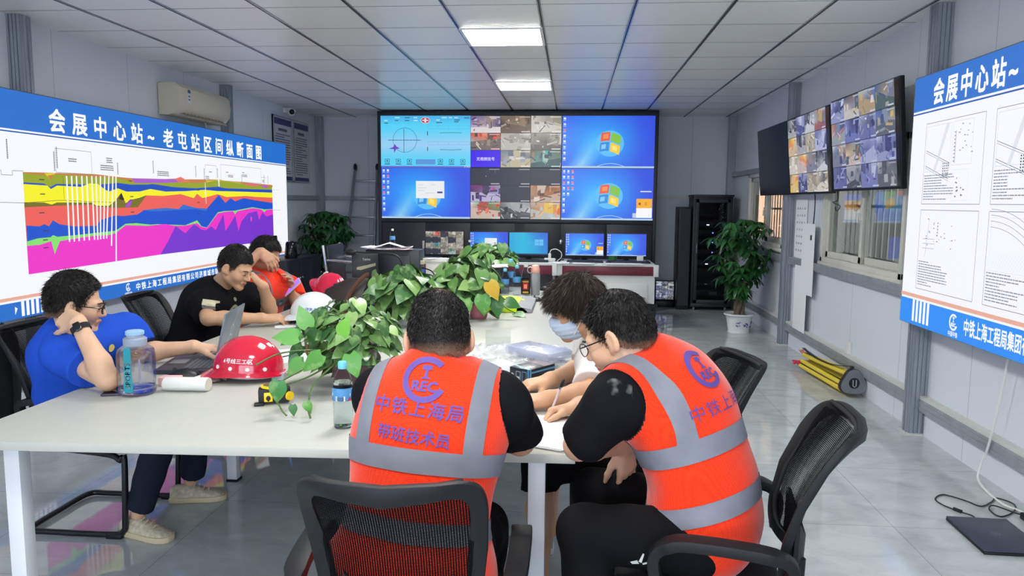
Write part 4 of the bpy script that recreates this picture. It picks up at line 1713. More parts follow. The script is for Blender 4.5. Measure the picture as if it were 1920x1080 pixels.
b = MB()
b.box((-3.597, 6.99, 2.485), (.004, .046, .03))
b.box((-3.597, 6.99, 2.44), (.004, .03, .012))
b.box((-3.597, 6.99, 2.41), (.004, .03, .012))
b.build('sticker_lettering', mat('sticker_blue', (60, 90, 150), rough=.5), ac, world=True)
b = MB()
b.tube(smooth_path([(-3.76, 7.6, 2.265), (-3.755, 7.61, 2.24), (-3.755, 7.62, 2.22), (-3.755, 7.62, 2.205)]), .01, 8)
b.build('drain_hose', m_white_pl, ac, world=True)
t = thing('security_camera', 'white dome camera under the ceiling beside the notice boards', 'camera', (-3.74, 9.95, 2.6))
b = MB()
b.ell((-3.72, 9.92, 2.64), (.06, .06, .055))
b.box((-3.78, 9.93, 2.66), (.08, .06, .06))
b.build('housing', m_white_pl, t, world=True)
b = MB()
b.ell((-3.69, 9.87, 2.632), (.034, .03, .034))
b.build('lens', m_black_gloss, t, world=True)
m_navy = mat('navy_print', (52, 56, 110), rough=.5)
m_ink = mat('grey_print', (95, 98, 112), rough=.6)
for (y0, y1, lab) in ((9.50, 10.13, 'framed notice board with navy bands, left of two beside the dome camera'), (10.2, 10.78, 'framed notice board with navy bands, right of two next to the corner column')):
    t = thing('notice_board', lab, 'notice board', (-3.81, (y0 + y1) / 2, 1.73), 0, 'framed notices on the left wall')
    z0, z1 = 1.725, 2.565
    b = MB()
    b.box2((-3.818, y0, z0), (-3.80, y1, z1))
    b.build('backing', mat('notice_paper', (196, 198, 204), rough=.4), t, world=True)
    b = MB()
    for (p, q) in (((y0, z0), (y1, z0 + .012)), ((y0, z1 - .012), (y1, z1)), ((y0, z0), (y0 + .015, z1)), ((y1 - .015, z0), (y1, z1))):
        b.box2((-3.818, p[0], p[1]), (-3.792, q[0], q[1]))
    b.build('frame', m_alu, t, world=True)
    b = MB()
    b.box2((-3.80, y0 + .015, z1 - .11), (-3.797, y1 - .015, z1 - .03))
    b.build('header_band', m_navy, t, world=True)
    b = MB()
    b.box2((-3.80, y0 + .015, z0 + .02), (-3.797, y1 - .015, z0 + .07))
    b.build('footer_band', m_navy, t, world=True)
    b = MB()
    rnd = random.Random(int(y0 * 10))
    b.box2((-3.80, y0 + .17, z1 - .19), (-3.797, y1 - .17, z1 - .155))
    for k in range(17):
        z = z1 - .24 - .031 * k
        b.box2((-3.80, y0 + .06 + (.03 if k % 4 == 0 else 0), z), (-3.797, y1 - .06 - rnd.choice((0, 0, .06, .2)), z + .011))
    b.build('notice_text', m_ink, t, world=True)
t = thing('wall_socket', 'pair of white wall sockets under the geological section board', 'socket', (-3.76, 6.43, .3))
for y in (6.36, 6.49):
    b = MB()
    b.box((-3.762, y, .295), (.016, .088, .088))
    b.build('face_plate', m_white_pl, t, world=True, bevel=.004)
b = MB()
b.box((-3.79, 6.425, .295), (.05, .2, .06))
b.build('mounting_bracket', m_white_pl, t, world=True)

# ------------------------------------------------------------------ three televisions on the right wall
m_tv_off = mat('dark_tv_screen', (26, 28, 40), rough=.22, spec=.5)
for (y0, y1, dz, lab, draw) in ((7.84, 9.06, 0, 'wall television switched off, farthest of three on the right wall', None),
                                (6.60, 7.82, .0, 'wall television with a four by four camera mosaic, middle of three', cam_grid(4, 4, ['site', 'rubble', 'tunnel', 'yard', 'blue', 'mono'], 41)),
                                (5.24, 6.56, .015, 'wall television with a large bluish camera mosaic, nearest of three', cam_grid(4, 4, ['blue', 'site', 'blue', 'site', 'mono', 'belt'], 47))):
    t = thing('television', lab, 'television', (2.2, (y0 + y1) / 2, 1.57), 0, 'televisions in a row on the right wall')
    R = rotm(0, -.085, 0)
    w, h = y1 - y0, .735
    base = Vector((2.165, y1, 1.575 + dz))
    b = MB()
    b.box((.02, -w / 2, h / 2), (.035, w, h))
    b.v = [tuple(R @ Vector(p) + base) for p in b.v]
    b.build('bezel', m_black, t, world=True, bevel=.003)
    if draw:
        a = Art(w - .02, h - .03)
        draw(a, w - .02, h - .03)
        a.build('screen_image', m_screen, base + R @ Vector((.0015, -.01, .018)), (0, -1, 0), R @ Vector((0, 0, 1)), t, True)
    else:
        b = MB()
        b.box((.0015, -w / 2, h / 2 + .004), (.003, w - .02, h - .03))
        b.v = [tuple(R @ Vector(p) + base) for p in b.v]
        b.build('screen', m_tv_off, t, world=True)
    b = MB()
    b.box((.06, -w / 2, h * .4), (.07, .3, .3))
    b.v = [tuple(R @ Vector(p) + base) for p in b.v]
    b.box2((2.21, (y0 + y1) / 2 - .15, 2.0), (2.298, (y0 + y1) / 2 + .15, 2.1))
    b.build('wall_bracket', m_cab, t, world=True)
for (y, z1, lab, kink) in ((7.30, 1.19, 'black plug lead hanging below the middle television', 0), (6.7, 1.44, 'short tangled black lead below the nearest television', 1)):
    t = thing('hanging_lead', lab, 'cable', (2.24, y, 1.6), 0)
    b = MB()
    if kink:
        b.tube(smooth_path([(2.24, y - .02, 1.6), (2.23, y - .06, 1.52), (2.24, y + .08, 1.50), (2.24, y - .1, 1.47), (2.24, y - .02, 1.43), (2.24, y + .02, 1.46)]), .004, 6)
        b.build('wire', m_black, t, world=True)
    else:
        b.tube(smooth_path([(2.24, y, 1.62), (2.24, y - .03, 1.5), (2.25, y + .01, 1.35), (2.25, y + .04, z1)]), .005, 8)
        b.build('wire', m_black, t, world=True)
        b = MB()
        b.box((2.25, y + .04, z1 - .02), (.025, .035, .05))
        b.build('plug', m_black, t, world=True, bevel=.004)
# papers taped to the wall between column and window
for (y0, y1, za, zb, lab) in ((7.66, 8.02, .9, 1.53, 'large white printed sheet taped to the wall beside the window'),
                              (7.24, 7.6, .62, 1.30, 'white sheet hanging over the rail beside the window'),
                              (7.42, 7.80, .24, .88, 'long ribbed white sheet taped below the rail')):
    t = thing('wall_paper_sheet', lab, 'paper', (2.29, (y0 + y1) / 2, za), 0, 'sheets taped to the right wall')
    x = 2.292 if zb > 1.4 else (2.244 if za > .5 else 2.246)
    b = MB()
    N = 9
    rings = []
    for k in range(N + 1):
        y = y0 + (y1 - y0) * k / N
        xx = x - .004 * (k % 2)
        rings.append([Vector((xx, y, za)), Vector((xx, y, zb)), Vector((xx + .002, y, zb)), Vector((xx + .002, y, za))])
    b.rings(rings, True)
    b.build('sheet', m_paper, t, world=True, smooth=60)
    if zb > 1.4:
        b = MB()
        rnd = random.Random(9)
        for i in range(4):
            for j in range(7):
                b.box2((x - .007, y0 + .05 + .075 * i, zb - .1 - .07 * j), (x - .005, y0 + .05 + .075 * i + rnd.uniform(.015, .04), zb - .08 - .07 * j))
        b.build('lettering', mat('pale_print', (170, 172, 178), rough=.6), t, world=True)
t = thing('wall_socket', 'white wall socket above the low rail beside the tripod', 'socket', (2.29, 6.5, .25))
b = MB()
b.box((2.287, 6.36, .3), (.026, .085, .12))
b.build('face_plate', m_white_pl, t, world=True, bevel=.004)
# ================================================================== THE LONG TABLE AND WHAT LIES ON IT
TZ = .75
m_top = mat('table_top_laminate', (186, 186, 178), rough=0.38, spec=.4, vary=.02, vscale=30)
m_leg = mat('table_leg_white', (220, 222, 226), rough=.4)
tb = thing('meeting_table', 'long white meeting table in the middle of the room', 'table', (-.94, 4.3, 0))
b = MB()
b.prism([(-1.905, 2.10), (.02, 2.162), (.02, 6.5), (-1.905, 6.5)], (0, 0, TZ - .028), (1, 0, 0), (0, 1, 0), (0, 0, 1), .028)
b.build('tabletop', m_top, tb, world=True, bevel=.002)
for y in (2.235, 3.77, 5.3, 6.42):
    for x in (-1.775, -.095):
        b = MB()
        b.box2((x - .026, y - .026, .012), (x + .026, y + .026, TZ - .029))
        lg = b.build('leg', m_leg, tb, world=True, bevel=.002)
        b = MB()
        b.box2((x - .03, y - .03, 0), (x + .03, y + .03, .012))
        b.build('foot', m_black, lg, world=True)
for x in (-1.775, -.095):
    b = MB()
    b.box2((x - .02, 2.27, .68), (x + .02, 6.39, TZ - .029))
    b.build('side_rail', m_leg, tb, world=True)
for y in (3.77, 5.3, 6.42):
    b = MB()
    b.box2((-1.745, y - .02, .68), (-.125, y + .02, TZ - .029))
    b.build('cross_rail', m_leg, tb, world=True)

# ------------------------------------------------------------------ left end: laptop, jug, helmet, tape measure
m_lap = mat('laptop_dark_grey', (58, 58, 68), rough=.4)
m_lid = mat('laptop_lid_blue_grey', (104, 116, 128), rough=.3, metal=.3, vary=.15, vscale=9)
m_keyb = mat('laptop_keys', (96, 98, 106), rough=.5)
lp = thing('laptop', 'open dark laptop with pale emblem on its lid before the man in blue', 'laptop', (-1.665, 3.2, TZ), 0.2)
b = MB()
b.box((0, 0, .01), (.245, .355, .02))
b.build('base', m_lap, lp, bevel=.004)
b = MB()
for r in range(6):
    for c in range(15):
        b.box((.095 - .019 * r, -.155 + .0222 * c, .021), (.016, .019, .004))
b.build('keys', m_keyb, lp)
b = MB()
b.box((-.065, -.0, .0205), (.07, .1, .002))
b.build('touchpad', m_grey_pl, lp)
ang = math.radians(13)
R = rotm(0, ang, 0)
b = MB()
b.box((0, 0, .125), (.008, .355, .245))
b.v = [tuple(R @ Vector(p) + Vector((.122, 0, .014))) for p in b.v]
lid = b.build('lid', m_lid, lp, bevel=.003)
b = MB()
for a0 in range(0, 360, 12):
    t0, t1 = math.radians(a0), math.radians(a0 + 12)
    for (r0, r1, yo, zo) in ((.022, .027, .0, .15), (.022, .027, .0, .105)):
        b.quad((.0048, yo + r0 * math.cos(t0), zo + r0 * math.sin(t0)), (.0048, yo + r1 * math.cos(t0), zo + r1 * math.sin(t0)),
               (.0048, yo + r1 * math.cos(t1), zo + r1 * math.sin(t1)), (.0048, yo + r0 * math.cos(t1), zo + r0 * math.sin(t1)))
b.quad((.0048, -.13, .02), (.0048, -.125, .02), (.0048, .07, .24), (.0048, .065, .24))
b.quad((.0048, .03, .02), (.0048, .035, .02), (.0048, .15, .16), (.0048, .145, .16))
b.v = [tuple(R @ Vector(p) + Vector((.122, 0, .014))) for p in b.v]
b.build('lid_emblem', mat('lid_emblem_pale', (190, 205, 214), rough=.35), lid)
b = MB()
b.box((-.0045, 0, .13), (.001, .335, .215))
b.v = [tuple(R @ Vector(p) + Vector((.122, 0, .014))) for p in b.v]
b.build('screen', mat('laptop_screen_lit', (150, 175, 205), emit=.5), lid)

m_jug = mat('jug_clear_plastic', (238, 240, 250), rough=.06, trans=1.0, ior=1.18, alpha=.5)
m_jug_cap = mat('jug_cap_grey_blue', (150, 160, 178), rough=.45)
m_teal = mat('teal_strap', (34, 142, 158), rough=.6)
jg = thing('water_jug', 'large clear sports jug with a teal strap at the table corner', 'water jug', (-1.64, 2.70, TZ))
b = MB()
b.lathe([(.001, .004), (.058, 0), (.066, .008), (.067, .02), (.064, .035), (.067, .05), (.068, .15), (.064, .172), (.046, .186), (.036, .19), (.036, .2)], (0, 0, 0), 40, cap=False)
b.build('body', m_jug, jg, smooth=60)
b = MB()
b.lathe([(.001, .008), (.06, .01), (.062, .03), (.001, .03)], (0, 0, 0), 30)
b.build('water', mat('jug_water', (214, 216, 232), rough=.03, trans=1, ior=1.33), jg)
b = MB()
b.lathe([(.036, .185), (.042, .187), (.042, .213), (.036, .218), (.030, .218), (.030, .237), (.001, .238)], (0, 0, 0), 30)
b.build('cap', m_jug_cap, jg)
b = MB()
b.lathe([(.030, .228), (.033, .229), (.033, .241), (.028, .244), (.001, .243)], (0, 0, 0), 26)
b.build('spout_lid', mat('jug_lid_blue', (150, 190, 222), rough=.4), jg)
b = MB()
S = []
for (z, hw) in ((.19, .012), (.17, .014), (.12, .013), (.07, .014), (.05, .018), (.028, .018), (.022, .012)):
    S.append([Vector((-hw + .01, -.071, z)), Vector((hw + .01, -.071, z)), Vector((hw + .01, -.0745, z)), Vector((-hw + .01, -.0745, z))])
b.rings(S, True)
st = b.build('strap', m_teal, jg, smooth=50)
a = Art(.1, .03)
a.text('SPORTS', 0, 0, .028, (225, 240, 244), .02, 1.0)
o = a.build('strap_lettering', attr_mat('strap_print', .5), (.02, -.0752, .038), (0, 0, 1), (-1, 0, 0), st)
b = MB()
b.box((.045, -.055, .1), (.006, .004, .09), rotm(0, 0, .6))
b.build('scale_mark', mat('jug_scale_grey', (130, 130, 150), rough=.5), jg)


def spheric(rx, ry, rz, u, v):
    return Vector((rx * math.cos(u) * math.cos(v), ry * math.sin(u) * math.cos(v), rz * math.sin(v)))


def hard_hat(label, loc, rz, tilt, c, ribs=3, text=None, text_c=(245, 245, 245), group='safety helmets on the table', tx=(0, 0), side=-1, front=None, roll=0.0):
    """local +x is the peak"""
    m = mat('helmet_%02x%02x%02x' % c, c, rough=.12, spec=.6, coat=.4)
    t = thing('safety_helmet', label, 'safety helmet', loc, 0, group)
    t.rotation_euler = (roll, tilt, rz)
    RX, RY, RZ = .142, .113, .128
    b = MB()
    N = 40
    rings = []
    for j in range(13):
        v = math.radians(2 + 88 * (j / 12))
        ring = []
        for i in range(N):
            u = 2 * PI * i / N
            p = spheric(RX, RY, RZ, u, v)
            # raised ridges along the crown
            r = 0
            for k in range(ribs):
                yc = (k - (ribs - 1) / 2) * .03
                r += .005 * math.exp(-((p.y - yc) / .009) ** 2) * (1 if abs(p.x) < .11 else max(0, 1 - (abs(p.x) - .11) / .03))
            p.z += r * (math.sin(v))
            ring.append(p + Vector((0, 0, .028)))
        rings.append(ring)
    # rim and peak
    low, brim, brim2 = [], [], []
    for i in range(N):
        u = 2 * PI * i / N
        ex = .008 + .045 * max(0, math.cos(u)) ** 2.2 + .008 * max(0, -math.cos(u)) ** 3
        p = spheric(RX, RY, RZ, u, 0.0)
        d = Vector((math.cos(u), math.sin(u), 0))
        dz = -.010 - .022 * max(0, math.cos(u)) ** 2
        low.append(p * 1.005 + Vector((0, 0, .024)))
        brim.append(p + d * ex + Vector((0, 0, .024 + dz)))
        brim2.append(p + d * ex + Vector((0, 0, .020 + dz)))
    inner = [[p * .965 for p in spheric_ring] for spheric_ring in ([spheric(RX, RY, RZ, 2 * PI * i / N, math.radians(v0)) + Vector((0, 0, .022)) for i in range(N)] for v0 in (0, 30, 60, 86))]
    b.rings(list(reversed(rings)) + [low, brim, brim2] + inner, True)
    sh = b.build('shell', m, t, smooth=50)
    b = MB()
    ring = [spheric(RX * .86, RY * .86, 1, 2 * PI * i / 28, 0) for i in range(28)]
    b.rings([[p + Vector((0, 0, z)) for p in ring] for z in (.0, .035)], False)
    b.rings([[p * .975 + Vector((0, 0, z)) for p in ring] for z in (.0, .035)], False)
    b.box((-.13, 0, .005), (.05, .09, .03))
    b.build('headband', mat('helmet_suspension', (176, 186, 190), rough=.5), t)
    for k in range(4):
        u = side * math.radians(45 + 28 * k)
        p = spheric(RX, RY, RZ, u, .12)
        b = MB()
        d = Vector((p.x / RX ** 2, p.y / RY ** 2, p.z / RZ ** 2)).normalized()
        b.cyl(p + Vector((0, 0, .028)) - d * .002, p + Vector((0, 0, .028)) + d * .003, .008, seg=14)
        b.build('rivet', mat('rivet_white', (235, 232, 230), rough=.35), t)
    if text:
        v, f = text_tris(text)
        sh4 = [(-.012, -.012), (.012, -.012), (.012, .012), (-.012, .012)]
        f = [tuple(i + k * len(v) for i in q) for k in range(4) for q in f]
        v = np.concatenate([v + d for d in sh4])
        sz = .021
        L = v[:, 0].max() * sz
        bm_ = MB()
        pts = []
        for (x, y) in v:
            s = (x * sz - L / 2)
            uu = side * PI / 2 + (s / .125) + tx[0]
            vv = .30 + (y * sz) / RZ + tx[1]
            p = spheric(RX, RY, RZ, uu, vv)
            d = Vector((p.x / RX ** 2, p.y / RY ** 2, p.z / RZ ** 2)).normalized()
            pts.append(p + Vector((0, 0, .028)) + d * .0016)
        bm_.add(pts, f)
        bm_.build('shell_lettering', mat('helmet_print_%02x%02x%02x' % text_c, text_c, rough=.5), sh)
    if front:
        b = MB()
        p0 = spheric(RX, RY, RZ, 0, .45) + Vector((.001, 0, .03))
        b.cyl(p0 - Vector((.002, 0, 0)), p0 + Vector((.004, 0, .002)), .02, seg=20)
        b.build('badge', mat('helmet_badge', (240, 235, 232), rough=.4), sh)
    return t


hard_hat('red safety helmet with white lettering, beside the open laptop', (-1.325, 2.98, TZ + .02), PI + .12, -.05, (204, 28, 58), text='6号线三工区', side=1, tx=(-.12, .0))
hard_hat('white safety helmet with blue lettering beside the brown bag', (-1.54, 4.40, TZ + .03), PI + .34, -.05, (226, 230, 232), ribs=3, text='济南铁路工程', text_c=(60, 100, 170), side=1, tx=(.1, -.05))
hard_hat('red safety helmet tipped up behind the white helmet', (-1.66, 5.07, TZ + .085), PI * .78, -.62, (222, 30, 70), front=True, roll=.1)

# tape measure
m_yel = mat('tape_yellow', (246, 206, 30), rough=.4)
tm = thing('tape_measure', 'black and yellow tape measure lying on the table', 'tape measure', (-1.075, 2.63, TZ), .35)
b = MB()
b.prism([(-.055, -.03), (.04, -.034), (.056, -.02), (.056, .02), (.04, .034), (-.04, .034), (-.056, .02)], (0, 0, .008), (1, 0, 0), (0, 1, 0), (0, 0, 1), .05)
b.build('case', mat('tape_black_rubber', (38, 38, 40), rough=.6), tm, bevel=.006)
b = MB()
b.lathe([(.001, 0), (.038, 0), (.042, .003), (.042, .008), (.034, .010)], (-.006, 0, .058), 30)
b.build('face_ring', m_yel, tm)
b = MB()
b.lathe([(.001, .0105), (.033, .0105), (.033, .008)], (-.006, 0, .058), 26)
b.build('face_label', mat('tape_label', (110, 96, 60), rough=.5, vary=.5, vscale=120), tm)
b = MB()
b.box((-.02, -.036, .03), (.03, .006, .034))
bd = b.build('side_badge', m_yel, tm, bevel=.002)
b = MB()
b.prism([(-.008, .012), (0, .002), (.008, .012), (.008, .018), (.003, .024), (-.003, .024), (-.008, .018)], (-.02, -.0392, .012), (1, 0, 0), (0, 0, 1), (0, -1, 0), .001)
b.prism([(-.005, 0), (0, -.008), (.005, 0)], (-.02, -.0392, .024), (1, 0, 0), (0, 0, 1), (0, -1, 0), .001)
b.build('badge_mark', m_black, bd)
b = MB()
b.box((-.052, -.034, .006), (.035, .022, .012))
b.build('hook', m_black, tm, bevel=.004)
b = MB()
b.cyl((.05, -.028, .03), (.058, -.036, .03), .016, seg=16)
b.build('lock_button', m_yel, tm)

# white roll, tissue, eraser, phone, mouse
m_tissue = mat('white_tissue', (232, 230, 224), rough=.85)
t = thing('white_sleeve', 'small white oval tube lying behind the sports jug', 'tube', (-1.475, 2.76, TZ), .04)
b = MB()
rings = []
for x in (-.085, -.08, .078, .085):
    s = .93 if abs(x) == .085 else 1
    rings.append([Vector((x, .034 * s * math.cos(2 * PI * k / 24), .027 + .0265 * s * math.sin(2 * PI * k / 24))) for k in range(24)])
b.rings(rings, True)
b.build('body', m_white_pl, t, smooth=50)
b = MB()
b.rings([[Vector((.0855, .026 * math.cos(2 * PI * k / 20), .027 + .02 * math.sin(2 * PI * k / 20))) for k in range(20)], [Vector((.0856, .001 * math.cos(2 * PI * k / 20), .027)) for k in range(20)]], False)
b.build('end_cap', mat('sleeve_end_cream', (226, 222, 206), rough=.5), t)
t = thing('pink_box', 'small pink box beside the sports jug', 'box', (-1.585, 2.84, TZ), .1)
b = MB()
b.box((0, 0, .018), (.08, .05, .036))
b.build('carton', mat('pink_card', (236, 186, 190), rough=.5), t, bevel=.004)


def crumple(name, label, cat, loc, w, d, h, m, seed, n=10, group=None, rz=0):
    rnd = random.Random(seed)
    t = thing(name, label, cat, loc, rz, group)
    b = MB()
    H = [[max(.001, h * (rnd.random() ** 1.3) * (1 - max(abs(i / n - .5), abs(j / n - .5)) * 1.5)) + .002 for i in range(n + 1)] for j in range(n + 1)]
    pts = [Vector(((i / n - .5) * w * (1 + .2 * rnd.uniform(-1, 1)), (j / n - .5) * d * (1 + .2 * rnd.uniform(-1, 1)), H[j][i])) for j in range(n + 1) for i in range(n + 1)]
    b.add(pts, [(j * (n + 1) + i, j * (n + 1) + i + 1, (j + 1) * (n + 1) + i + 1, (j + 1) * (n + 1) + i) for j in range(n) for i in range(n)])
    b.build('sheet', m, t, smooth=25)
    return t


crumple('tissue', 'crumpled white tissue beside the black mouse', 'tissue', (-1.47, 2.93, TZ), .13, .1, .05, m_tissue, 4, 7)
crumple('tissue', 'small crumpled tissue behind the pink box', 'tissue', (-1.6, 2.9, TZ), .06, .06, .03, m_tissue, 6, 5)
mouse('large black computer mouse before the open laptop', -1.6, 2.97, 1.9, TZ, None, m_black, 1.15)
t = thing('mobile_phone', 'dark phone lying behind the sports jug', 'phone', (-1.735, 2.72, TZ), .3)
b = MB()
b.box((0, 0, .005), (.075, .15, .009))
b.build('case', mat('plum_phone', (70, 56, 84), rough=.3), t, bevel=.003)
b = MB()
b.box((0, 0, .0098), (.068, .14, .001))
b.build('screen', m_black_gloss, t)
t = thing('power_lead', 'black lead lying on the table behind the red helmet', 'cable', (-1.3, 3.4, TZ))
b = MB()
b.tube(smooth_path([(-1.5, 3.1, TZ + .005), (-1.38, 3.32, TZ + .005), (-1.25, 3.55, TZ + .006), (-1.12, 3.6, TZ + .006), (-1.0, 3.55, TZ + .005)]), .004, 6)
b.build('wire', m_black, t, world=True)
sheets('paper', 'white papers beside the left plant behind the lettered red helmet', 'paper', -1.33, 3.45, TZ, .5, n=4, group='papers on the meeting table', seed=2)
sheets('paper', 'printed papers under the forearm of the man in black', 'paper', -1.62, 4.42, TZ, .35, n=6, group='papers on the meeting table', seed=8, w=.3, h=.42)
sheets('paper', 'pad of white papers under the writing hand', 'paper', -.055, 2.36, TZ, -.35, n=8, group='papers on the meeting table', seed=12, w=.21, h=.3)
t = thing('pink_note', 'small pink slip lying on the white papers by the left plant', 'paper slip', (-1.24, 3.56, TZ + .006), .3)
b = MB()
b.box((0, 0, .001), (.06, .04, .0015))
b.build('slip', mat('pink_slip', (236, 130, 160), rough=.6), t)
t = thing('ashtray', 'small clear glass dish beside the left plant', 'dish', (-1.53, 4.2, TZ))
b = MB()
b.lathe([(.001, 0), (.042, 0), (.05, .03), (.044, .03), (.036, .01), (.001, .01)], (0, 0, 0), 22)
b.build('dish', mat('clear_glass_dish', (236, 240, 240), rough=.03, trans=1, ior=1.3), t)

bt = bottle('clear water bottle with a pale blue cap at the near table edge', -.735, 2.36, TZ, 1.02, fill=.15)
a = Art(.06, .04)
a.poly([(-.03, 0), (.03, 0), (.03, .0405), (-.03, .0405)], (96, 165, 215))
a.layer()
a.poly([(-.03, 0), (.03, 0), (.03, .012), (.01, .008), (-.03, .013)], (70, 70, 150))
a.layer()
a.rect(-.012, .0, .014, .017, (230, 232, 236))
for k in range(9):
    a.rect(-.010 + .0024 * k, .002, -.009 + .0024 * k, .015, (60, 62, 70))
a.poly([(-.03, .017), (.03, .017), (.03, .026), (-.03, .028)], (190, 220, 240))
a.poly([(.018, 0), (.03, 0), (.03, .012)], (200, 50, 70))
me = a.mesh('label_print', attr_mat('label_print_paint', .4), (0, 0, 0), (1, 0, 0), (0, 1, 0))
for v in me.vertices:
    x, y, z = v.co
    ang = x / .033 * 1.15
    r = .0343 + z * .6
    v.co = (r * math.sin(ang), -r * math.cos(ang), .0945 + y * .93)
link_mesh('label_print', me, bt)

# ------------------------------------------------------------------ right part: plastic bag, box, papers
m_film = mat('clear_film', (240, 243, 248), rough=.12, spec=1.0, alpha=.28, bump=.5, bscale=30)
m_film2 = mat('bluish_film', (176, 184, 214), rough=.15, spec=1.0, alpha=.55, bump=.5, bscale=30)
crumple('plastic_bag', 'crumpled clear plastic bag lying before the masked man', 'plastic bag', (-.3, 3.55, TZ), .52, .5, .07, m_film, 21, 22, 'plastic packaging on the table')
crumple('plastic_bag', 'small crumpled clear film behind the shoulder of the middle man', 'plastic bag', (-.4, 3.18, TZ), .2, .16, .06, m_film, 25, 12, 'plastic packaging on the table')
t = thing('padded_pouch', 'bluish translucent padded pouch on the plastic bag', 'pouch', (-.15, 3.5, TZ + .02), -.75)
b = MB()
b.box((0, 0, .02), (.3, .17, .045))
b.build('pouch', m_film2, t, bevel=.018)
t = thing('folded_bag', 'grey and white folded plastic sleeve beside the small dark box', 'plastic sleeve', (-.34, 3.2, TZ + .002), -.5)
b = MB()
N = 8
rr = []
for k in range(N + 1):
    u = k / N
    z = .03 * math.sin(PI * u) + .004
    rr.append([Vector((-.15 + .3 * u, -.07, z)), Vector((-.15 + .3 * u, .07, z + .01)), Vector((-.15 + .3 * u, .07, z + .013)), Vector((-.15 + .3 * u, -.07, z + .003))])
b.rings(rr, True)
b.build('sleeve', mat('grey_sleeve', (170, 174, 178), rough=.3), t, smooth=50)
t = thing('acrylic_holder', 'clear acrylic card holder standing on the plastic bag', 'card holder', (-.36, 3.72, TZ + .01), .05)
m_acr = mat('clear_acrylic', (232, 238, 240), rough=.03, trans=1, ior=1.3, alpha=.6)
b = MB()
b.box((0, 0, .045), (.125, .003, .09))
b.box((0, -.03, .03), (.125, .003, .06))
b.box((0, -.015, .0015), (.125, .033, .003))
b.build('holder', m_acr, t)
bx = thing('small_carton', 'small dark printed box beside the hand of the masked man', 'box', (-.155, 3.09, TZ), -.62)
b = MB()
b.box((0, 0, .032), (.105, .17, .063))
b.build('carton', mat('navy_black_card', (38, 42, 54), rough=.35), bx, bevel=.002)
a = Art(.105, .063)
a.disc(.014, .03, .009, (200, 205, 215))
a.frame(.034, .01, .056, .048, .002, (190, 200, 215))
a.rect(.038, .014, .052, .028, (210, 215, 225))
a.frame(.066, .012, .088, .05, .002, (90, 170, 230))
a.rect(.095, 0, .1, .063, (90, 170, 225))
a.build('front_print', attr_mat('carton_print', .4), (-.0525, -.0852, .0005), (1, 0, 0), (0, 0, 1), bx)
a = Art(.17, .063)
a.rect(.0, .0, .012, .063, (90, 170, 225))
a.rect(0, .045, .17, .052, (90, 170, 225))
a.build('side_print', MATS['carton_print'], (.0527, -.085, .0005), (0, 1, 0), (0, 0, 1), bx)
a = Art(.105, .17)
a.poly([(0, .12), (.105, .1), (.105, .17), (0, .17)], (84, 52, 72))
a.rect(.06, .02, .085, .06, (205, 205, 195))
a.poly([(0, .03), (.105, .0), (.105, .008), (0, .04)], (120, 190, 235))
a.build('top_print', MATS['carton_print'], (-.0525, -.085, .0638), (1, 0, 0), (0, 1, 0), bx)

# ------------------------------------------------------------------ middle and far part of the table
m_hv = mat('hi_vis_yellow_cloth', (206, 240, 20), rough=.7, sheen=.3)
m_refl = mat('grey_reflective_tape', (150, 152, 158), rough=.45, spec=.6)
hv = thing('hi_vis_vest', 'folded yellow high visibility vest lying behind the pink vase', 'vest', (-.44, 5.3, TZ))


def bump_sheet(poly_fn, n=12, m_=8):
    b = MB()
    pts = [Vector(poly_fn(i / n, j / m_)) for j in range(m_ + 1) for i in range(n + 1)]
    low = [Vector((p.x, p.y, .002)) for p in pts]
    k = len(pts)
    fs = []
    for j in range(m_):
        for i in range(n):
            q = (j * (n + 1) + i, j * (n + 1) + i + 1, (j + 1) * (n + 1) + i + 1, (j + 1) * (n + 1) + i)
            fs += [q, tuple(k + x for x in reversed(q))]
    edge = [i for i in range(n + 1)] + [(j * (n + 1) + n) for j in range(1, m_ + 1)] + [m_ * (n + 1) + i for i in range(n - 1, -1, -1)] + [j * (n + 1) for j in range(m_ - 1, 0, -1)]
    for a_, c_ in zip(edge, edge[1:] + edge[:1]):
        fs.append((a_, k + a_, k + c_, c_))
    b.add(pts + low, fs)
    return b


bump_sheet(lambda u, v: ((u - .5) * .30, (v - .5) * .62, .045 * math.sin(PI * min(1, max(0, u))) ** .5 * (.7 + .3 * math.sin(9 * v + 2 * u)) + .008)).build('cloth', m_hv, hv, smooth=60)
bump_sheet(lambda u, v: (.08 + .1 * u, (v - .5) * .58 - .02, .044 - .02 * u + .004 * math.sin(8 * v))).build('reflective_strip', m_refl, hv, smooth=60)
mouse('black computer mouse on the table right of the yellow vest', -.26, 5.62, .5, TZ, None)
mouse('black mouse at the far end of the table beyond the pink bottle', -.22, 6.3, 1.2, TZ, None)
t = thing('drink_bottle', 'dark drink bottle with a red and gold label beside the water bottles', 'bottle', (-.36, 5.95, TZ))
b = MB()
b.lathe([(.001, 0), (.032, 0), (.036, .01), (.036, .125), (.034, .13), (.036, .15), (.03, .19), (.018, .21), (.016, .225), (.001, .226)], (0, 0, 0), 24)
b.build('body', m_clear, t, smooth=60)
b = MB()
b.lathe([(.0365, .01), (.037, .012), (.037, .13), (.0365, .132)], (0, 0, 0), 24, cap=False)
lb = b.build('label', mat('dark_label', (40, 26, 22), rough=.35), t)
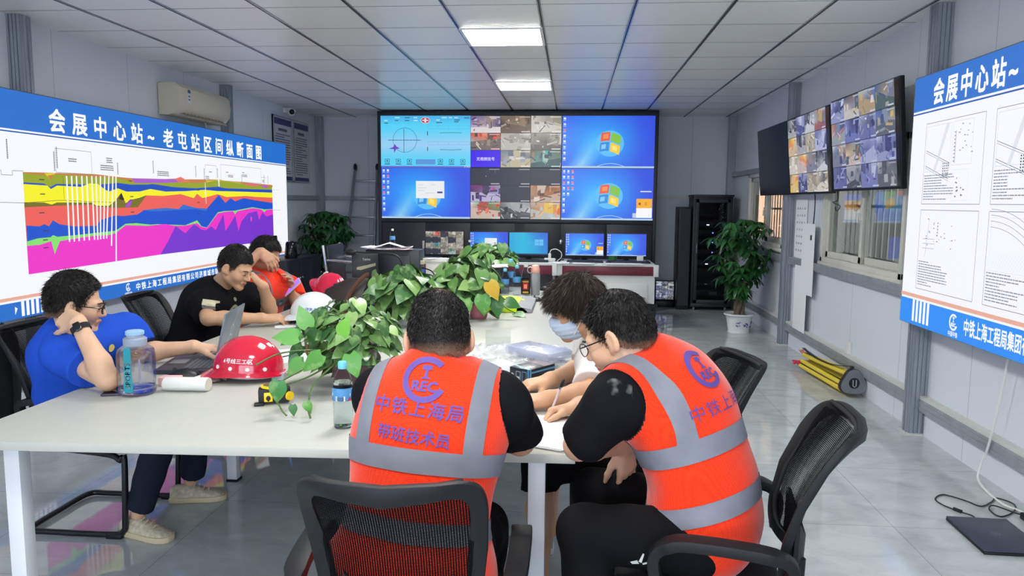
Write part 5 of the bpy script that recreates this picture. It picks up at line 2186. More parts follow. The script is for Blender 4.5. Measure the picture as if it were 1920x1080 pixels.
for (x0, x1, z0, z1, c) in ((-.022, .022, .05, .10, (190, 36, 34)), (-.026, .026, .105, .118, (190, 150, 60)), (-.024, .024, .02, .034, (200, 170, 70)), (-.012, .012, .058, .09, (235, 150, 130))):
    b = MB()
    n = 6
    off = .0375 if c[0] != 235 else .0379
    ring = [[Vector((off * math.sin((x0 + (x1 - x0) * k / n) / .037), -off * math.cos((x0 + (x1 - x0) * k / n) / .037), z)) for k in range(n + 1)] for z in (z0, z1)]
    b.rings(ring, False, False)
    b.build('label_print', mat('label_paint_%02x%02x%02x' % c, c, rough=.4), lb)
b = MB()
b.lathe([(.001, .224), (.018, .224), (.019, .24), (.001, .241)], (0, 0, 0), 18)
b.build('cap', m_white_pl, t)
t = thing('tall_flask', 'tall frosted flask with a pink lid at the far end of the table', 'flask', (-.285, 5.98, TZ))
b = MB()
b.lathe([(.001, 0), (.034, 0), (.037, .006), (.037, .17), (.032, .178), (.001, .18)], (0, 0, 0), 24)
b.build('body', mat('frosted_flask', (196, 198, 202), rough=.3, trans=.5, ior=1.2), t)
b = MB()
b.lathe([(.033, .178), (.035, .18), (.037, .2), (.030, .235), (.001, .245)], (0, 0, 0), 24)
b.build('lid', mat('pink_lid', (240, 176, 162), rough=.35), t)
b = MB()
b.tube([(-.03 + .022 * math.cos(q) - .012, -.02, .2 + .024 * math.sin(q)) for q in [2 * PI * k / 16 for k in range(17)]], .004, 8)
b.build('carry_loop', m_white_pl, t)
bottle('clear water bottle nearest the drink bottle on the far table', -.43, 5.96, TZ, 1.1)
bottle('clear water bottle with a pale cap behind the others on the far table', -.5, 6.2, TZ, 1.25)
bottle('clear water bottle beside the black box of papers', -.52, 5.9, TZ, 1.0)
bt2 = bottle('small clear water bottle standing on the computer tower papers', -1.42, 5.92, 1.115, .7, m_white_pl)

# PC towers, microphone, brown bag
m_tower = mat('tower_black', (50, 52, 60), rough=.42)
tw = thing('computer_tower', 'large black computer tower side on with papers on top', 'computer', (-1.36, 5.75, TZ))
b = MB()
b.box2((-1.565, 5.65, TZ), (-1.15, 5.85, 1.115))
b.build('case', m_tower, tw, world=True, bevel=.006)
b = MB()
b.box2((-1.49, 5.642, TZ + .03), (-1.22, 5.651, 1.075))
b.build('side_panel', m_tower, tw, world=True, bevel=.02)
b = MB()
b.box2((-1.44, 5.637, TZ + .06), (-1.27, 5.643, 1.03))
b.build('side_recess', m_cab2, tw, world=True, bevel=.006)
for (y, z, c, s) in ((5.70, 1.02, (196, 186, 160), .03), (5.72, .95, (60, 90, 190), .025), (5.78, .9, (60, 90, 190), .025), (5.7, .86, (205, 200, 190), .035), (5.8, 1.03, (205, 200, 190), .03)):
    b = MB()
    b.box((-1.138, y, z), (.035, s, s))
    b.build('connector', mat('connector_%02x%02x%02x' % c, c, rough=.5), tw, world=True, bevel=.003)
for k in range(3):
    b = MB()
    b.tube(smooth_path([(-1.14, 5.7 + .03 * k, .98 - .05 * k), (-1.05, 5.66, .95 - .03 * k), (-1.0 + .02 * k, 5.6, .85), (-1.02, 5.55, .762)]), .005, 6)
    b.build('lead', m_black, tw, world=True)
tw2 = thing('computer_tower', 'narrow black computer tower facing the room with pale vents on its front', 'computer', (-1.5, 5.4, TZ), .28)
b = MB()
b.box((0, .11, .175), (.19, .21, .35))
b.build('case', m_tower, tw2, bevel=.006)
b = MB()
b.box((0, -.008, .175), (.188, .018, .35))
fp = b.build('front_panel', m_black, tw2, bevel=.004)
b = MB()
b.prism([(-.06, .255), (.075, .285), (.075, .265), (-.03, .235), (-.06, .238)], (0, -.0175, 0), (1, 0, 0), (0, 0, 1), (0, -1, 0), .003)
b.build('front_vent', mat('pale_vent', (170, 168, 140), rough=.4), fp)
a = Art(.1, .03)
a.text('Tsinhai', 0, 0, .022, (226, 228, 232), .03, .9, 'c')
a.build('front_lettering', attr_mat('tower_print', .4), (.01, -.0175, .305), (1, 0, 0), (0, 0, 1), fp)
sheets('paper', 'rumpled white and lilac papers heaped on the computer tower', 'paper', -1.40, 5.72, 1.116, .0, w=.32, h=.22, n=6, m=[m_paper, m_paper2, m_paper], group='papers on the meeting table', curl=.03, seed=4, spread=.03)
t = thing('open_brochure', 'folded white brochure standing tent-like on the tower papers', 'brochure', (-1.4, 5.74, 1.124), .2)
b = MB()
for s in (-1, 1):
    b.box((s * .062, 0, .021), (.13, .19, .002), rotm(0, s * .3, 0))
b.build('leaflet', m_paper, t)
t = thing('pink_sheet', 'pink sheet hanging over the front edge of the tower papers', 'paper', (-1.32, 5.6, 1.124), -.3)
b = MB()
b.box((0, .03, .001), (.2, .13, .0016))
b.build('sheet', mat('pale_pink_paper', (238, 200, 212), rough=.7), t)
pc = thing('computer_case', 'black computer case with a perforated side on the table behind the brown bag', 'computer', (-1.33, 4.86, TZ))
b = MB()
b.box2((-1.52, 4.72, TZ), (-1.235, 5.02, .955))
b.build('case', m_tower, pc, world=True, bevel=.004)
b = MB()
b.box2((-1.235, 4.72, TZ), (-1.16, 5.02, .965))
b.build('end_panel', mat('brushed_grey_panel', (140, 142, 132), rough=.5, vary=.25, vscale=60, stretch=(1, 1, .1)), pc, world=True)
b = MB()
for r in range(8):
    for c in range(10):
        z = .775 + .021 * r
        x = -1.40 + .0165 * c + .006 * (r % 2)
        b.box((x, 4.7195, z), (.0065, .003, .013), rotm(0, .3, 0))
b.build('vent_grille', m_black_gloss, pc, world=True)
for (z, c) in ((.93, (220, 50, 50)), (.91, (235, 235, 235)), (.89, (235, 235, 235))):
    b = MB()
    b.cyl((-1.252, 4.712, z), (-1.252, 4.722, z), .008, seg=10)
    b.build('socket_jack', mat('jack_%02x%02x%02x' % c, c, rough=.4), pc, world=True)
t = thing('wooden_block', 'dark brown box carrying the gooseneck microphone', 'box', (-1.17, 5.28, TZ))
b = MB()
b.box2((-1.245, 5.2, TZ), (-1.10, 5.36, .885))
b.build('box', mat('dark_red_brown', (84, 44, 40), rough=.5), t, world=True, bevel=.003)
mc = thing('gooseneck_microphone', 'gooseneck microphone on a flat grey base bending left', 'microphone', (-1.2, 5.28, .886))
b = MB()
b.prism([(-.10, -.06), (.10, -.06), (.07, .05), (-.07, .05)], (0, 0, 0), (1, 0, 0), (0, 1, 0), (0, 0, 1), .02)
b.build('base', m_grey_pl, mc, bevel=.006)
b = MB()
b.cyl((.0, 0, .02), (0, 0, .10), .014, .009, 12)
b.tube(smooth_path([(0, 0, .1), (-.005, 0, .17), (-.04, 0, .215), (-.12, .0, .23), (-.24, 0, .232), (-.34, 0, .235)]), .0055, 8)
b.build('neck', m_black, mc)
b = MB()
b.ell((-.37, 0, .235), (.045, .022, .022))
b.build('foam_head', m_black, mc)
m_leather = mat('dark_brown_leather', (48, 38, 38), rough=.45, bump=.25, bscale=120, vary=.15, vscale=12)
m_strap = mat('brown_strap', (98, 66, 54), rough=.5)
bg = thing('leather_bag', 'dark brown leather bag with a long strap leaning on the computer case', 'bag', (-1.42, 4.62, TZ))
b = MB()
rings = []
for (z, x0, x1, y0, y1) in ((TZ, -1.56, -1.29, 4.56, 4.70), (TZ + .01, -1.565, -1.285, 4.555, 4.705), (.86, -1.555, -1.29, 4.58, 4.70), (.93, -1.54, -1.29, 4.62, 4.695), (.98, -1.44, -1.27, 4.65, 4.69), (1.0, -1.40, -1.27, 4.655, 4.685)):
    rings.append([Vector((x0, y0, z)), Vector(((x0 + x1) / 2, y0 - .012, z)), Vector((x1, y0, z)), Vector((x1, y1, z)), Vector(((x0 + x1) / 2, y1, z)), Vector((x0, y1, z))])
b.rings(rings, True)
b.build('bag_body', m_leather, bg, world=True, smooth=50, bevel=.006)
b = MB()
b.tube(smooth_path([(-1.27, 4.64, .99), (-1.26, 4.60, 1.03), (-1.30, 4.57, 1.0), (-1.37, 4.55, .90), (-1.40, 4.53, .80), (-1.44, 4.5, .765)]), .014, 8, flat=.15, up=(1, 0, 0))
b.build('strap', m_strap, bg, world=True)
b = MB()
b.tube(smooth_path([(-1.52, 4.57, .90), (-1.50, 4.52, .85), (-1.47, 4.47, .79), (-1.43, 4.42, .765), (-1.38, 4.45, .78), (-1.36, 4.52, .80)]), .018, 8, flat=.15, up=(1, 0, 0))
b.build('loose_strap', m_strap, bg, world=True)
b = MB()
b.tube([(-1.26, 4.64, 1.0), (-1.22, 4.63, 1.045), (-1.19, 4.64, 1.0)], .008, 8)
b.build('carry_loop', m_black, bg, world=True)
t = thing('white_carton', 'white box with papers on top near the far end of the table', 'box', (-1.14, 6.35, TZ))
b = MB()
b.box2((-1.225, 6.28, TZ), (-1.05, 6.42, .99))
b.build('carton', m_white_pl, t, world=True, bevel=.004)
b = MB()
b.box2((-1.23, 6.275, .972), (-1.045, 6.425, 1.0))
b.build('carton_lid', m_white_pl, t, world=True, bevel=.004)
sheets('paper', 'white papers on top of the white box at the far end of the table', 'paper', -1.14, 6.35, 1.001, .3, w=.15, h=.12, n=3, group='papers on the meeting table', seed=15)
t = thing('document_tray', 'black document box carrying a stack of white papers on the far table', 'box', (-.73, 6.12, TZ))
b = MB()
b.box2((-.9, 6.02, TZ), (-.56, 6.24, .955))
b.build('box_body', m_black, t, world=True, bevel=.005)
b = MB()
b.box2((-.88, 6.012, TZ + .02), (-.58, 6.022, .94))
b.build('front_panel', m_cab2, t, world=True, bevel=.003)
sheets('paper', 'stack of white papers on the black document box', 'paper', -.71, 6.1, .957, .15, w=.36, h=.24, n=9, group='papers on the meeting table', seed=17, curl=.012, spread=.02)
t = thing('red_chair', 'chair with a rounded red back at the console desks', 'chair', (-1.22, 7.85, 0), 0)
m_red = mat('red_plastic', (196, 34, 44), rough=.35)
b = MB()
rr = []
for k in range(13):
    q = PI * k / 12
    rr.append([Vector((.19 * math.cos(q), -.0 - .05 * math.sin(q), .62 + .26 * math.sin(q) ** .7)), Vector((.19 * math.cos(q), .03 - .05 * math.sin(q), .62 + .26 * math.sin(q) ** .7)),
               Vector((.17 * math.cos(q), .03 - .05 * math.sin(q), .5)), Vector((.17 * math.cos(q), -.05 * math.sin(q), .5))])
b.rings(rr, True)
b.build('backrest', m_red, t, smooth=60)
b = MB()
b.box((0, .22, .45), (.40, .42, .05))
b.build('seat', m_red, t, bevel=.015)
for sx in (-1, 1):
    for yy in (.04, .4):
        b = MB()
        b.cyl((sx * .17, yy, .43), (sx * .2, yy, 0), .013, seg=10)
        b.build('leg', m_chrome, t)

# ------------------------------------------------------------------ on the floor to the right
td = thing('survey_tripod', 'yellow and black survey tripod lying folded on the floor by the wall', 'tripod', (2.1, 6.45, 0))
m_trip_y = mat('tripod_yellow', (226, 202, 60), rough=.45)
m_trip_r = mat('tripod_red', (206, 40, 64), rough=.45)
m_pinkf = mat('tripod_foot_rust', (206, 120, 104), rough=.55)
A, Bv = Vector((2.10, 6.98, .10)), Vector((2.185, 5.93, .115))
ax = (Bv - A).normalized()
sd = Vector((0, 0, 1)).cross(ax).normalized()
up = ax.cross(sd)
for k, (s, u) in enumerate(((-.055, -.045), (.055, -.045), (.0, .055))):
    o1, o2 = sd * s * .8 + up * u * .75, sd * s + up * u
    b = MB()
    for w in (-.021, .021):
        d = (sd if k == 2 else (up + sd * (.3 if s < 0 else -.3)).normalized()) * w
        b.tube([A + o1 + ax * .12 + d, Bv + o2 - ax * .08 + d], .0185, 10)
    lg = b.build('leg', m_trip_y, td, world=True)
    b = MB()
    b.box((A + o1 + Bv + o2) / 2, (.012, (Bv - A).length * .74, .022), Matrix((sd, ax, up)).transposed())
    b.build('leg_inner', m_black, lg, world=True)
    b = MB()
    b.box(Bv + o2 - ax * .06, (.045, .07, .045), Matrix((sd, ax, up)).transposed())
    b.build('hinge', m_trip_r, lg, world=True, bevel=.006)
    b = MB()
    b.box(A + o1 + ax * .1, (.04, .05, .04), Matrix((sd, ax, up)).transposed())
    b.tube([A + o1 + ax * .1, A + o1 * 1.25, A + o1 * 1.3 - ax * .06], [.016, .013, .004], 8)
    b.tube([A + o1 + ax * .03, A + o1 * 1.7 + ax * .02], [.014, .012], 8)
    b.build('foot', m_pinkf if k else m_trip_r, lg, world=True, bevel=.003)
b = MB()
cp = []
for k in range(48):
    q = 2 * PI * k / 48
    r = .098 + .012 * math.cos(3 * (q - PI / 2))
    cp.append((r * math.cos(q), r * math.sin(q)))
b.prism(cp, Bv - ax * .03, sd, up, ax, .045)
hd = b.build('head_plate', m_black, td, world=True, bevel=.004)
b = MB()
b.prism([(p[0] * .96, p[1] * .96) for p in cp], Bv + ax * .0155, sd, up, ax, .004)
b.build('head_face', mat('tripod_head_grey', (120, 122, 128), rough=.5), hd, world=True)
b = MB()
b.cyl(Bv + ax * .018, Bv + ax * .0215, .042, seg=28)
b.build('head_opening', m_black, hd, world=True)
b = MB()
b.tube([Bv + ax * .024 + sd * (-.012) + up * .028, Bv + ax * .024 + sd * (-.012) - up * .02, Bv + ax * .024 - up * .03 + sd * .0, Bv + ax * .024 + sd * .012 - up * .02, Bv + ax * .024 + sd * .012 + up * .028], .005, 8)
b.build('clamp_loop', m_metal, hd, world=True)
b = MB()
b.tube(smooth_path([A + ax * .05 + up * .09, A + ax * .2 + up * .085 - sd * .02, A + ax * .45 + up * .072 - sd * .03, A + ax * .7 + up * .075 - sd * .025, Bv - ax * .18 + up * .095, Bv - ax * .05 + up * .12, Bv + up * .11 - ax * .03]), .016, 8, flat=.25)
b.build('carry_strap', m_black, td, world=True)

fl = thing('laptop', 'closed dark laptop lying on the floor by the right wall', 'laptop', (1.92, 3.42, 0), -.03)
m_lap2 = mat('laptop_blue_black', (56, 58, 74), rough=.35)
b = MB()
b.box((0, 0, .007), (.27, .36, .012))
b.build('base', m_black, fl, bevel=.003)
b = MB()
b.box((0, 0, .0175), (.27, .36, .008))
ld = b.build('lid', m_lap2, fl, bevel=.003)
a = Art(.04, .04)
a.ring(0, 0, .016, .018, (120, 126, 148), n=28)
a.line([(-.009, -.004), (.0, .004)], .002, (120, 126, 148))
a.line([(0, .004), (.009, -.004)], .002, (120, 126, 148))
a.line([(-.009, .004), (.009, .004)], .0018, (120, 126, 148))
a.build('lid_emblem', attr_mat('floor_laptop_print', .3), (0, -.0, .0218), (1, 0, 0), (0, 1, 0), ld)
ch = thing('laptop_charger', 'black charger brick with a curled lead beside the floor laptop', 'charger', (2.17, 3.58, 0))
b = MB()
b.box((2.185, 3.6, .017), (.06, .12, .033))
b.build('brick', m_black, ch, world=True, bevel=.006)
b = MB()
b.tube(smooth_path([(1.93, 3.604, .012), (1.93, 3.65, .01), (1.905, 3.69, .008), (1.86, 3.78, .005), (1.86, 3.86, .005), (1.93, 3.92, .005), (2.0, 3.85, .005), (2.04, 3.78, .006), (2.12, 3.84, .005),
                    (2.18, 3.9, .005), (2.22, 3.82, .006), (2.16, 3.72, .006), (2.07, 3.66, .005), (2.05, 3.72, .012), (2.1, 3.78, .012), (2.16, 3.7, .01), (2.185, 3.66, .015)]), .0035, 6)
b.build('lead', m_black, ch, world=True)
b = MB()
b.tube([(1.905, 3.69, .01), (1.885, 3.725, .01)], .009, 8)
b.build('ferrite', m_black, ch, world=True)
wl = thing('white_cable', 'white cable hanging down the right wall and lying on the floor', 'cable', (2.24, 3.9, 0))
b = MB()
b.tube(smooth_path([(2.236, 4.0, .752), (2.236, 4.04, .5), (2.236, 4.12, .2), (2.23, 4.16, .1), (2.2, 4.12, .02), (2.17, 3.95, .007), (2.165, 3.8, .007), (2.2, 3.72, .007), (2.215, 3.5, .007), (2.22, 3.2, .007), (2.22, 2.4, .007)]), .0065, 8)
b.build('wire', m_white_pl, wl, world=True)
# ================================================================== PLANTS
m_leaf = attr_mat('pothos_leaf', rough=.32, spec=.5)
nt = m_leaf.node_tree
_tc, _n, _r, _mx = nt.nodes.new('ShaderNodeTexCoord'), nt.nodes.new('ShaderNodeTexNoise'), nt.nodes.new('ShaderNodeValToRGB'), nt.nodes.new('ShaderNodeMixRGB')
_n.inputs['Scale'].default_value = 26
_n.inputs['Detail'].default_value = 6
_r.color_ramp.elements[0].position = .52
_r.color_ramp.elements[1].position = .74
_r.color_ramp.elements[1].color = (.55, .55, .55, 1)
nt.links.new(_tc.outputs['Object'], _n.inputs['Vector'])
nt.links.new(_n.outputs['Fac'], _r.inputs[0])
nt.links.new(_r.outputs[0], _mx.inputs[0])
_a = [n for n in nt.nodes if n.bl_idname == 'ShaderNodeVertexColor'][0]
nt.links.new(_a.outputs['Color'], _mx.inputs[1])
_mx.inputs[2].default_value = (*lin((172, 196, 132)), 1)
nt.links.new(_mx.outputs[0], nt.nodes['Principled BSDF'].inputs['Base Color'])
m_leafd = attr_mat('money_tree_leaf', rough=.35, spec=.5)
m_stem = mat('plant_stem', (86, 112, 60), rough=.5)
m_bark = mat('grey_brown_bark', (104, 92, 76), rough=.8, vary=.25, vscale=30, bump=.6, bscale=40)


def heart_leaf(b, base, d, nrm, L, c, droop=.3, fold=.18, w=.82, tip=0.0):
    """pointed heart leaf from its stalk end along d, face turned to nrm"""
    d = Vector(d).normalized()
    n = Vector(nrm)
    n = (n - d * n.dot(d))
    if n.length < 1e-4:
        n = Vector((0, 0, 1)).cross(d)
    n.normalize()
    s = d.cross(n)
    base = Vector(base)
    T = [-.10, .0, .12, .28, .45, .62, .78, .9, 1.0]
    W = [.26, .36, .46, .50, .45, .34, .20, .09, .0]
    left, mid, right = [], [], []
    for t, hw in zip(T, W):
        z = -droop * L * max(0, t) ** 2
        if t < 0:
            m = base + d * 0.0
        else:
            m = base + d * (t * L) + n * z
        e = base + d * (t * L) + n * (z + hw * L * w * fold - .02 * L)
        left.append(e - s * (hw * L * w))
        right.append(e + s * (hw * L * w))
        mid.append(m)
    b.col = lin(c)
    k = len(T)
    cm = tuple(min(1, q * 1.25 + .02) for q in lin(c))
    pts = left + mid + right
    fs = []
    for i in range(k - 1):
        fs.append((i, k + i, k + i + 1, i + 1))
        fs.append((k + i, 2 * k + i, 2 * k + i + 1, k + i + 1))
    b.add(pts, fs)


def lance_leaf(b, base, d, nrm, L, c, droop=.35, w=.3):
    d = Vector(d).normalized()
    n = Vector(nrm)
    n = (n - d * n.dot(d)).normalized()
    s = d.cross(n)
    base = Vector(base)
    b.col = lin(c)
    T = [0, .15, .4, .65, .85, 1.0]
    W = [.03, .28, .5, .44, .22, 0]
    L_, M_, R_ = [], [], []
    for t, hw in zip(T, W):
        m = base + d * (t * L) - n * (droop * L * t * t)
        M_.append(m)
        L_.append(m - s * (hw * L * w) + n * (hw * L * w * .25))
        R_.append(m + s * (hw * L * w) + n * (hw * L * w * .25))
    k = len(T)
    fs = []
    for i in range(k - 1):
        fs.append((i, k + i, k + i + 1, i + 1))
        fs.append((k + i, 2 * k + i, 2 * k + i + 1, k + i + 1))
    b.add(L_ + M_ + R_, fs)


GREENS = [(56, 100, 48), (66, 112, 54), (84, 130, 66), (100, 142, 80), (44, 84, 42), (76, 120, 58), (118, 156, 92), (64, 108, 64)]


def pothos(label, loc, top, r, hz, n, seed, pot, Lr=(.08, .12), vines=(), extra=(), view=(0.25, -1, .35)):
    """loc: foot of the pot; foliage is a mound of radii r, hz round the point top"""
    rnd = random.Random(seed)
    t = thing('pothos_plant', label, 'potted plant', loc, 0, 'trailing house plants on the table')
    pot(t)
    lf, st = MB(), MB()
    top = Vector(top)
    root = Vector(loc) + Vector((0, 0, pot.h))
    for k in range(n):
        while True:
            p = Vector((rnd.uniform(-1, 1), rnd.uniform(-1, 1), rnd.uniform(-1, 1)))
            if .25 < p.length < 1:
                break
        q = p.normalized() * (p.length ** .5)
        pos = top + Vector((q.x * r, q.y * r * .9, q.z * hz))
        if pos.z < loc[2] + .03:
            pos.z = loc[2] + .03 + rnd.random() * .04
        out = Vector((q.x, q.y, 0))
        if out.length < .1:
            out = Vector((rnd.uniform(-1, 1), rnd.uniform(-1, 1), 0))
        out.normalize()
        d = (out * rnd.uniform(.4, 1.0) + Vector((rnd.uniform(-.5, .5), rnd.uniform(-.5, .5), rnd.uniform(-.75, .1))))
        nr = (out * .55 + Vector((0, 0, rnd.uniform(.35, 1.0))) + Vector((rnd.uniform(-.3, .3), rnd.uniform(-.5, .1), 0)))
        L = rnd.uniform(*Lr)
        c = rnd.choice(GREENS)
        c = mixc(c, (170, 200, 120), rnd.random() ** 3 * .6)
        base = pos - d.normalized() * (L * .45)
        heart_leaf(lf, base, d, nr, L, c, rnd.uniform(.1, .4), rnd.uniform(.08, .3), rnd.uniform(.72, .9))
        if k % 2 == 0:
            st.tube(bez(root + Vector((rnd.uniform(-.02, .02), rnd.uniform(-.02, .02), -.01)), root + Vector((0, 0, .08)), base + Vector((0, 0, .05)) - out * .05, base, 6), .0028, 5)
    for path in vines:
        st.tube(smooth_path(path), .0032, 6)
    for (p, d, nr, L, c) in extra:
        heart_leaf(lf, p, d, nr, L, c, .2, .12, .8)
    lf.build('foliage', m_leaf, t, smooth=80, attr=True, world=True)
    st.build('stem', m_stem, t, smooth=60, world=True)
    return t


def pot_lathe(prof, m, h, soil=None, name='pot'):
    def f(t):
        b = MB()
        b.lathe(prof, (0, 0, 0), 28)
        b.build(name, m, t, smooth=50)
        if soil:
            b = MB()
            b.lathe([(.001, soil[1]), (soil[0], soil[1]), (soil[0], soil[1] - .01), (.001, soil[1] - .01)], (0, 0, 0), 22)
            b.build('soil', mat('potting_soil', (60, 48, 40), rough=.95, bump=.8, bscale=80), t)
    f.h = h
    return f


m_plum = mat('plum_ceramic', (92, 66, 74), rough=.35)
m_pink = mat('pink_glass', (222, 140, 152), rough=.12, trans=.35, ior=1.2)
pot_plum = pot_lathe([(.001, 0), (.06, 0), (.085, .06), (.088, .15), (.094, .15), (.094, .165), (.078, .165), (.07, .05), (.001, .03)], m_plum, .16, (.076, .15))
pot_white = pot_lathe([(.001, 0), (.06, 0), (.08, .05), (.085, .12), (.09, .12), (.09, .135), (.075, .135), (.065, .04), (.001, .03)], m_white_pl, .13, (.072, .12))
vase = pot_lathe([(.001, 0), (.048, 0), (.056, .012), (.056, .03), (.05, .06), (.034, .1), (.022, .13), (.019, .15), (.024, .165), (.021, .165), (.016, .15), (.001, .14)], m_pink, .16, None, 'vase')
G1, G2, G3 = (70, 140, 60), (96, 158, 74), (52, 110, 50)
pothos('bushy pothos plant trailing over the table between bottle and tape measure', (-.85, 2.88, TZ), (-.88, 2.93, .945), .21, .145, 215, 3, pot_plum, (.056, .086),
       vines=[[(-.9, 2.8, .9), (-.98, 2.62, .87), (-1.03, 2.52, .83), (-.98, 2.45, .78), (-.95, 2.42, .765)], [(-.88, 2.78, .88), (-.9, 2.55, .84), (-.88, 2.44, .79), (-.86, 2.4, .765)],
              [(-.92, 2.8, .92), (-1.05, 2.66, .93), (-1.12, 2.58, .9)], [(-.9, 2.78, .87), (-.95, 2.6, .85), (-1.02, 2.5, .84)]],
       extra=[((-.985, 2.45, .875), (-.15, -.1, -1), (.1, -1, .2), 0.080, (62, 128, 62)), ((-.99, 2.47, .86), (-.4, -.1, -.9), (.3, -1, .4), 0.056, (120, 160, 130)),
              ((-.93, 2.43, .80), (.05, -.2, -1), (0, -1, .3), 0.040, (70, 120, 70)), ((-.88, 2.42, .815), (.3, -.1, -.9), (0, -1, .3), 0.044, (84, 150, 60)),
              ((-1.02, 2.76, .985), (-.9, -.3, -.4), (.1, -.8, .8), 0.088, G1), ((-1.03, 2.8, .93), (-.7, -.4, -.7), (-.2, -.9, .5), 0.080, G3), ((-1.02, 2.74, .9), (-.4, -.3, -.8), (-.1, -1, .4), 0.080, (110, 150, 110)),
              ((-.95, 2.65, 1.03), (-.35, -.2, .9), (0, -1, .25), 0.084, (116, 176, 92)), ((-.83, 2.66, 1.0), (.3, -.2, .85), (-.1, -1, .4), 0.076, (120, 190, 70)),
              ((-1.0, 2.68, .985), (-.9, -.2, .1), (0, -.8, .7), 0.096, (104, 164, 84)), ((-.8, 2.66, .93), (.35, -.3, -.9), (0, -1, .35), 0.092, (98, 166, 76)),
              ((-.9, 2.64, .93), (-.6, -.3, -.5), (0, -1, .5), 0.088, (86, 150, 66)), ((-.98, 2.66, .9), (-.7, -.2, -.6), (0, -1, .5), 0.080, (100, 160, 80))])
pothos('broad leaved pothos plant behind the head of the middle man', (-1.0, 4.45, TZ), (-1.0, 4.4, .95), .23, .13, 105, 7, pot_white, (.09, .15))
pothos('pothos plant in the pink glass vase', (-.585, 4.74, TZ), (-.65, 4.72, 1.0), .22, .12, 125, 11, vase, (.08, .125),
       vines=[[(-.57, 4.7, .92), (-.5, 4.6, .97), (-.42, 4.6, .9), (-.36, 4.7, .85)], [(-.5, 4.65, .92), (-.42, 4.75, .82), (-.36, 4.85, .77)]],
       extra=[((-.50, 4.55, 1.0), (.5, -.2, -.8), (.3, -1, .4), .125, (196, 160, 52)), ((-.46, 4.62, .9), (.1, -.3, -1), (0, -1, .3), .13, (60, 124, 56)), ((-.40, 4.6, .88), (.9, -.1, -.3), (0, -1, .6), .1, (58, 112, 56)),
              ((-.36, 4.85, .77), (.6, -.6, .0), (0, -.4, 1), .1, (64, 124, 58)), ((-.64, 4.5, .9), (-.1, -.2, -1), (0, -1, .2), .13, (92, 156, 70)), ((-.54, 4.55, .92), (.1, -.2, -1), (0, -1, .2), .13, (84, 150, 66)),
              ((-.5, 4.75, .80), (.5, -.4, -.4), (0, -.5, 1), .08, (40, 70, 44))])
pothos('pothos plant behind the stack of papers at the far end of the table', (-.72, 6.36, TZ), (-.72, 6.36, 1.02), .25, .1, 95, 15, pot_plum, (.1, .14))


def money_tree(label, x, y, r, H, seed, pot, h0, trunks, n, dark=0):
    rnd = random.Random(seed)
    t = thing('money_tree', label, 'potted tree', (x, y, 0), 0)
    pot(t)
    tr, lf, st = MB(), MB(), MB()
    for k in range(trunks):
        a = 2 * PI * k / trunks + .5
        pts = [(.035 * math.cos(a + 2.2 * q) * (1 - .2 * q), .035 * math.sin(a + 2.2 * q), pot.h - .03 + (h0 - pot.h + .05) * q + 0) for q in [i / 6 for i in range(7)]]
        pts.append((.10 * math.cos(a + 1.6), .10 * math.sin(a + 1.6), h0 + .22))
        tr.tube(smooth_path(pts, 3), [.034 - .0008 * i for i in range(22)], 8)
    DG = [(30, 72, 36), (38, 88, 42), (26, 60, 34), (46, 104, 48), (34, 78, 44)]
    for k in range(n):
        q = Vector((rnd.gauss(0, 1), rnd.gauss(0, 1), 0)).normalized()
        v = rnd.random() ** .8
        prof = math.sin(PI * min(1, .18 + .82 * (1 - v) ** .75 * 1.0)) ** .6 if v < .97 else .3
        rr = r * prof * rnd.uniform(.35, 1.0)
        z = h0 + (H - h0) * v * .93 - .05
        p = Vector((q.x * rr, q.y * rr, z))
        d0 = Vector((q.x, q.y, rnd.uniform(-.2, .5))).normalized()
        st.tube([Vector((q.x * .03, q.y * .03, max(h0 * .7, z - .12))), p], .004, 5)
        m_ = rnd.choice((5, 5, 6))
        c0 = rnd.choice(DG)
        if rnd.random() < .22 - dark:
            c0 = mixc(c0, (80, 150, 70), .6)
        up_ = (Vector((0, 0, 1)) + d0 * .4).normalized()
        s_ = d0.cross(up_).normalized()
        for i in range(m_):
            a = (i - (m_ - 1) / 2) * .85
            dd = d0 * math.cos(a) + s_ * math.sin(a) + Vector((0, 0, -.25))
            lance_leaf(lf, p, dd, up_, rnd.uniform(.11, .17), mixc(c0, rnd.choice(DG), .3), rnd.uniform(.3, .8), rnd.uniform(.3, .4))
    lo, hi = (-3.79 - x, 2.27 - x)
    lf.v = [(min(max(p[0], lo + .02 * (p[2] % .5)), hi - .02 * (p[2] % .5)), p[1], p[2]) for p in lf.v]
    tr.build('trunk', m_bark, t, smooth=60)
    st.build('twig', m_stem, t, smooth=60)
    lf.build('foliage', m_leafd, t, smooth=80, attr=True)
    return t


m_pw = mat('white_glazed_pot', (222, 224, 226), rough=.25)
m_blue = mat('blue_glaze', (70, 84, 150), rough=.3)


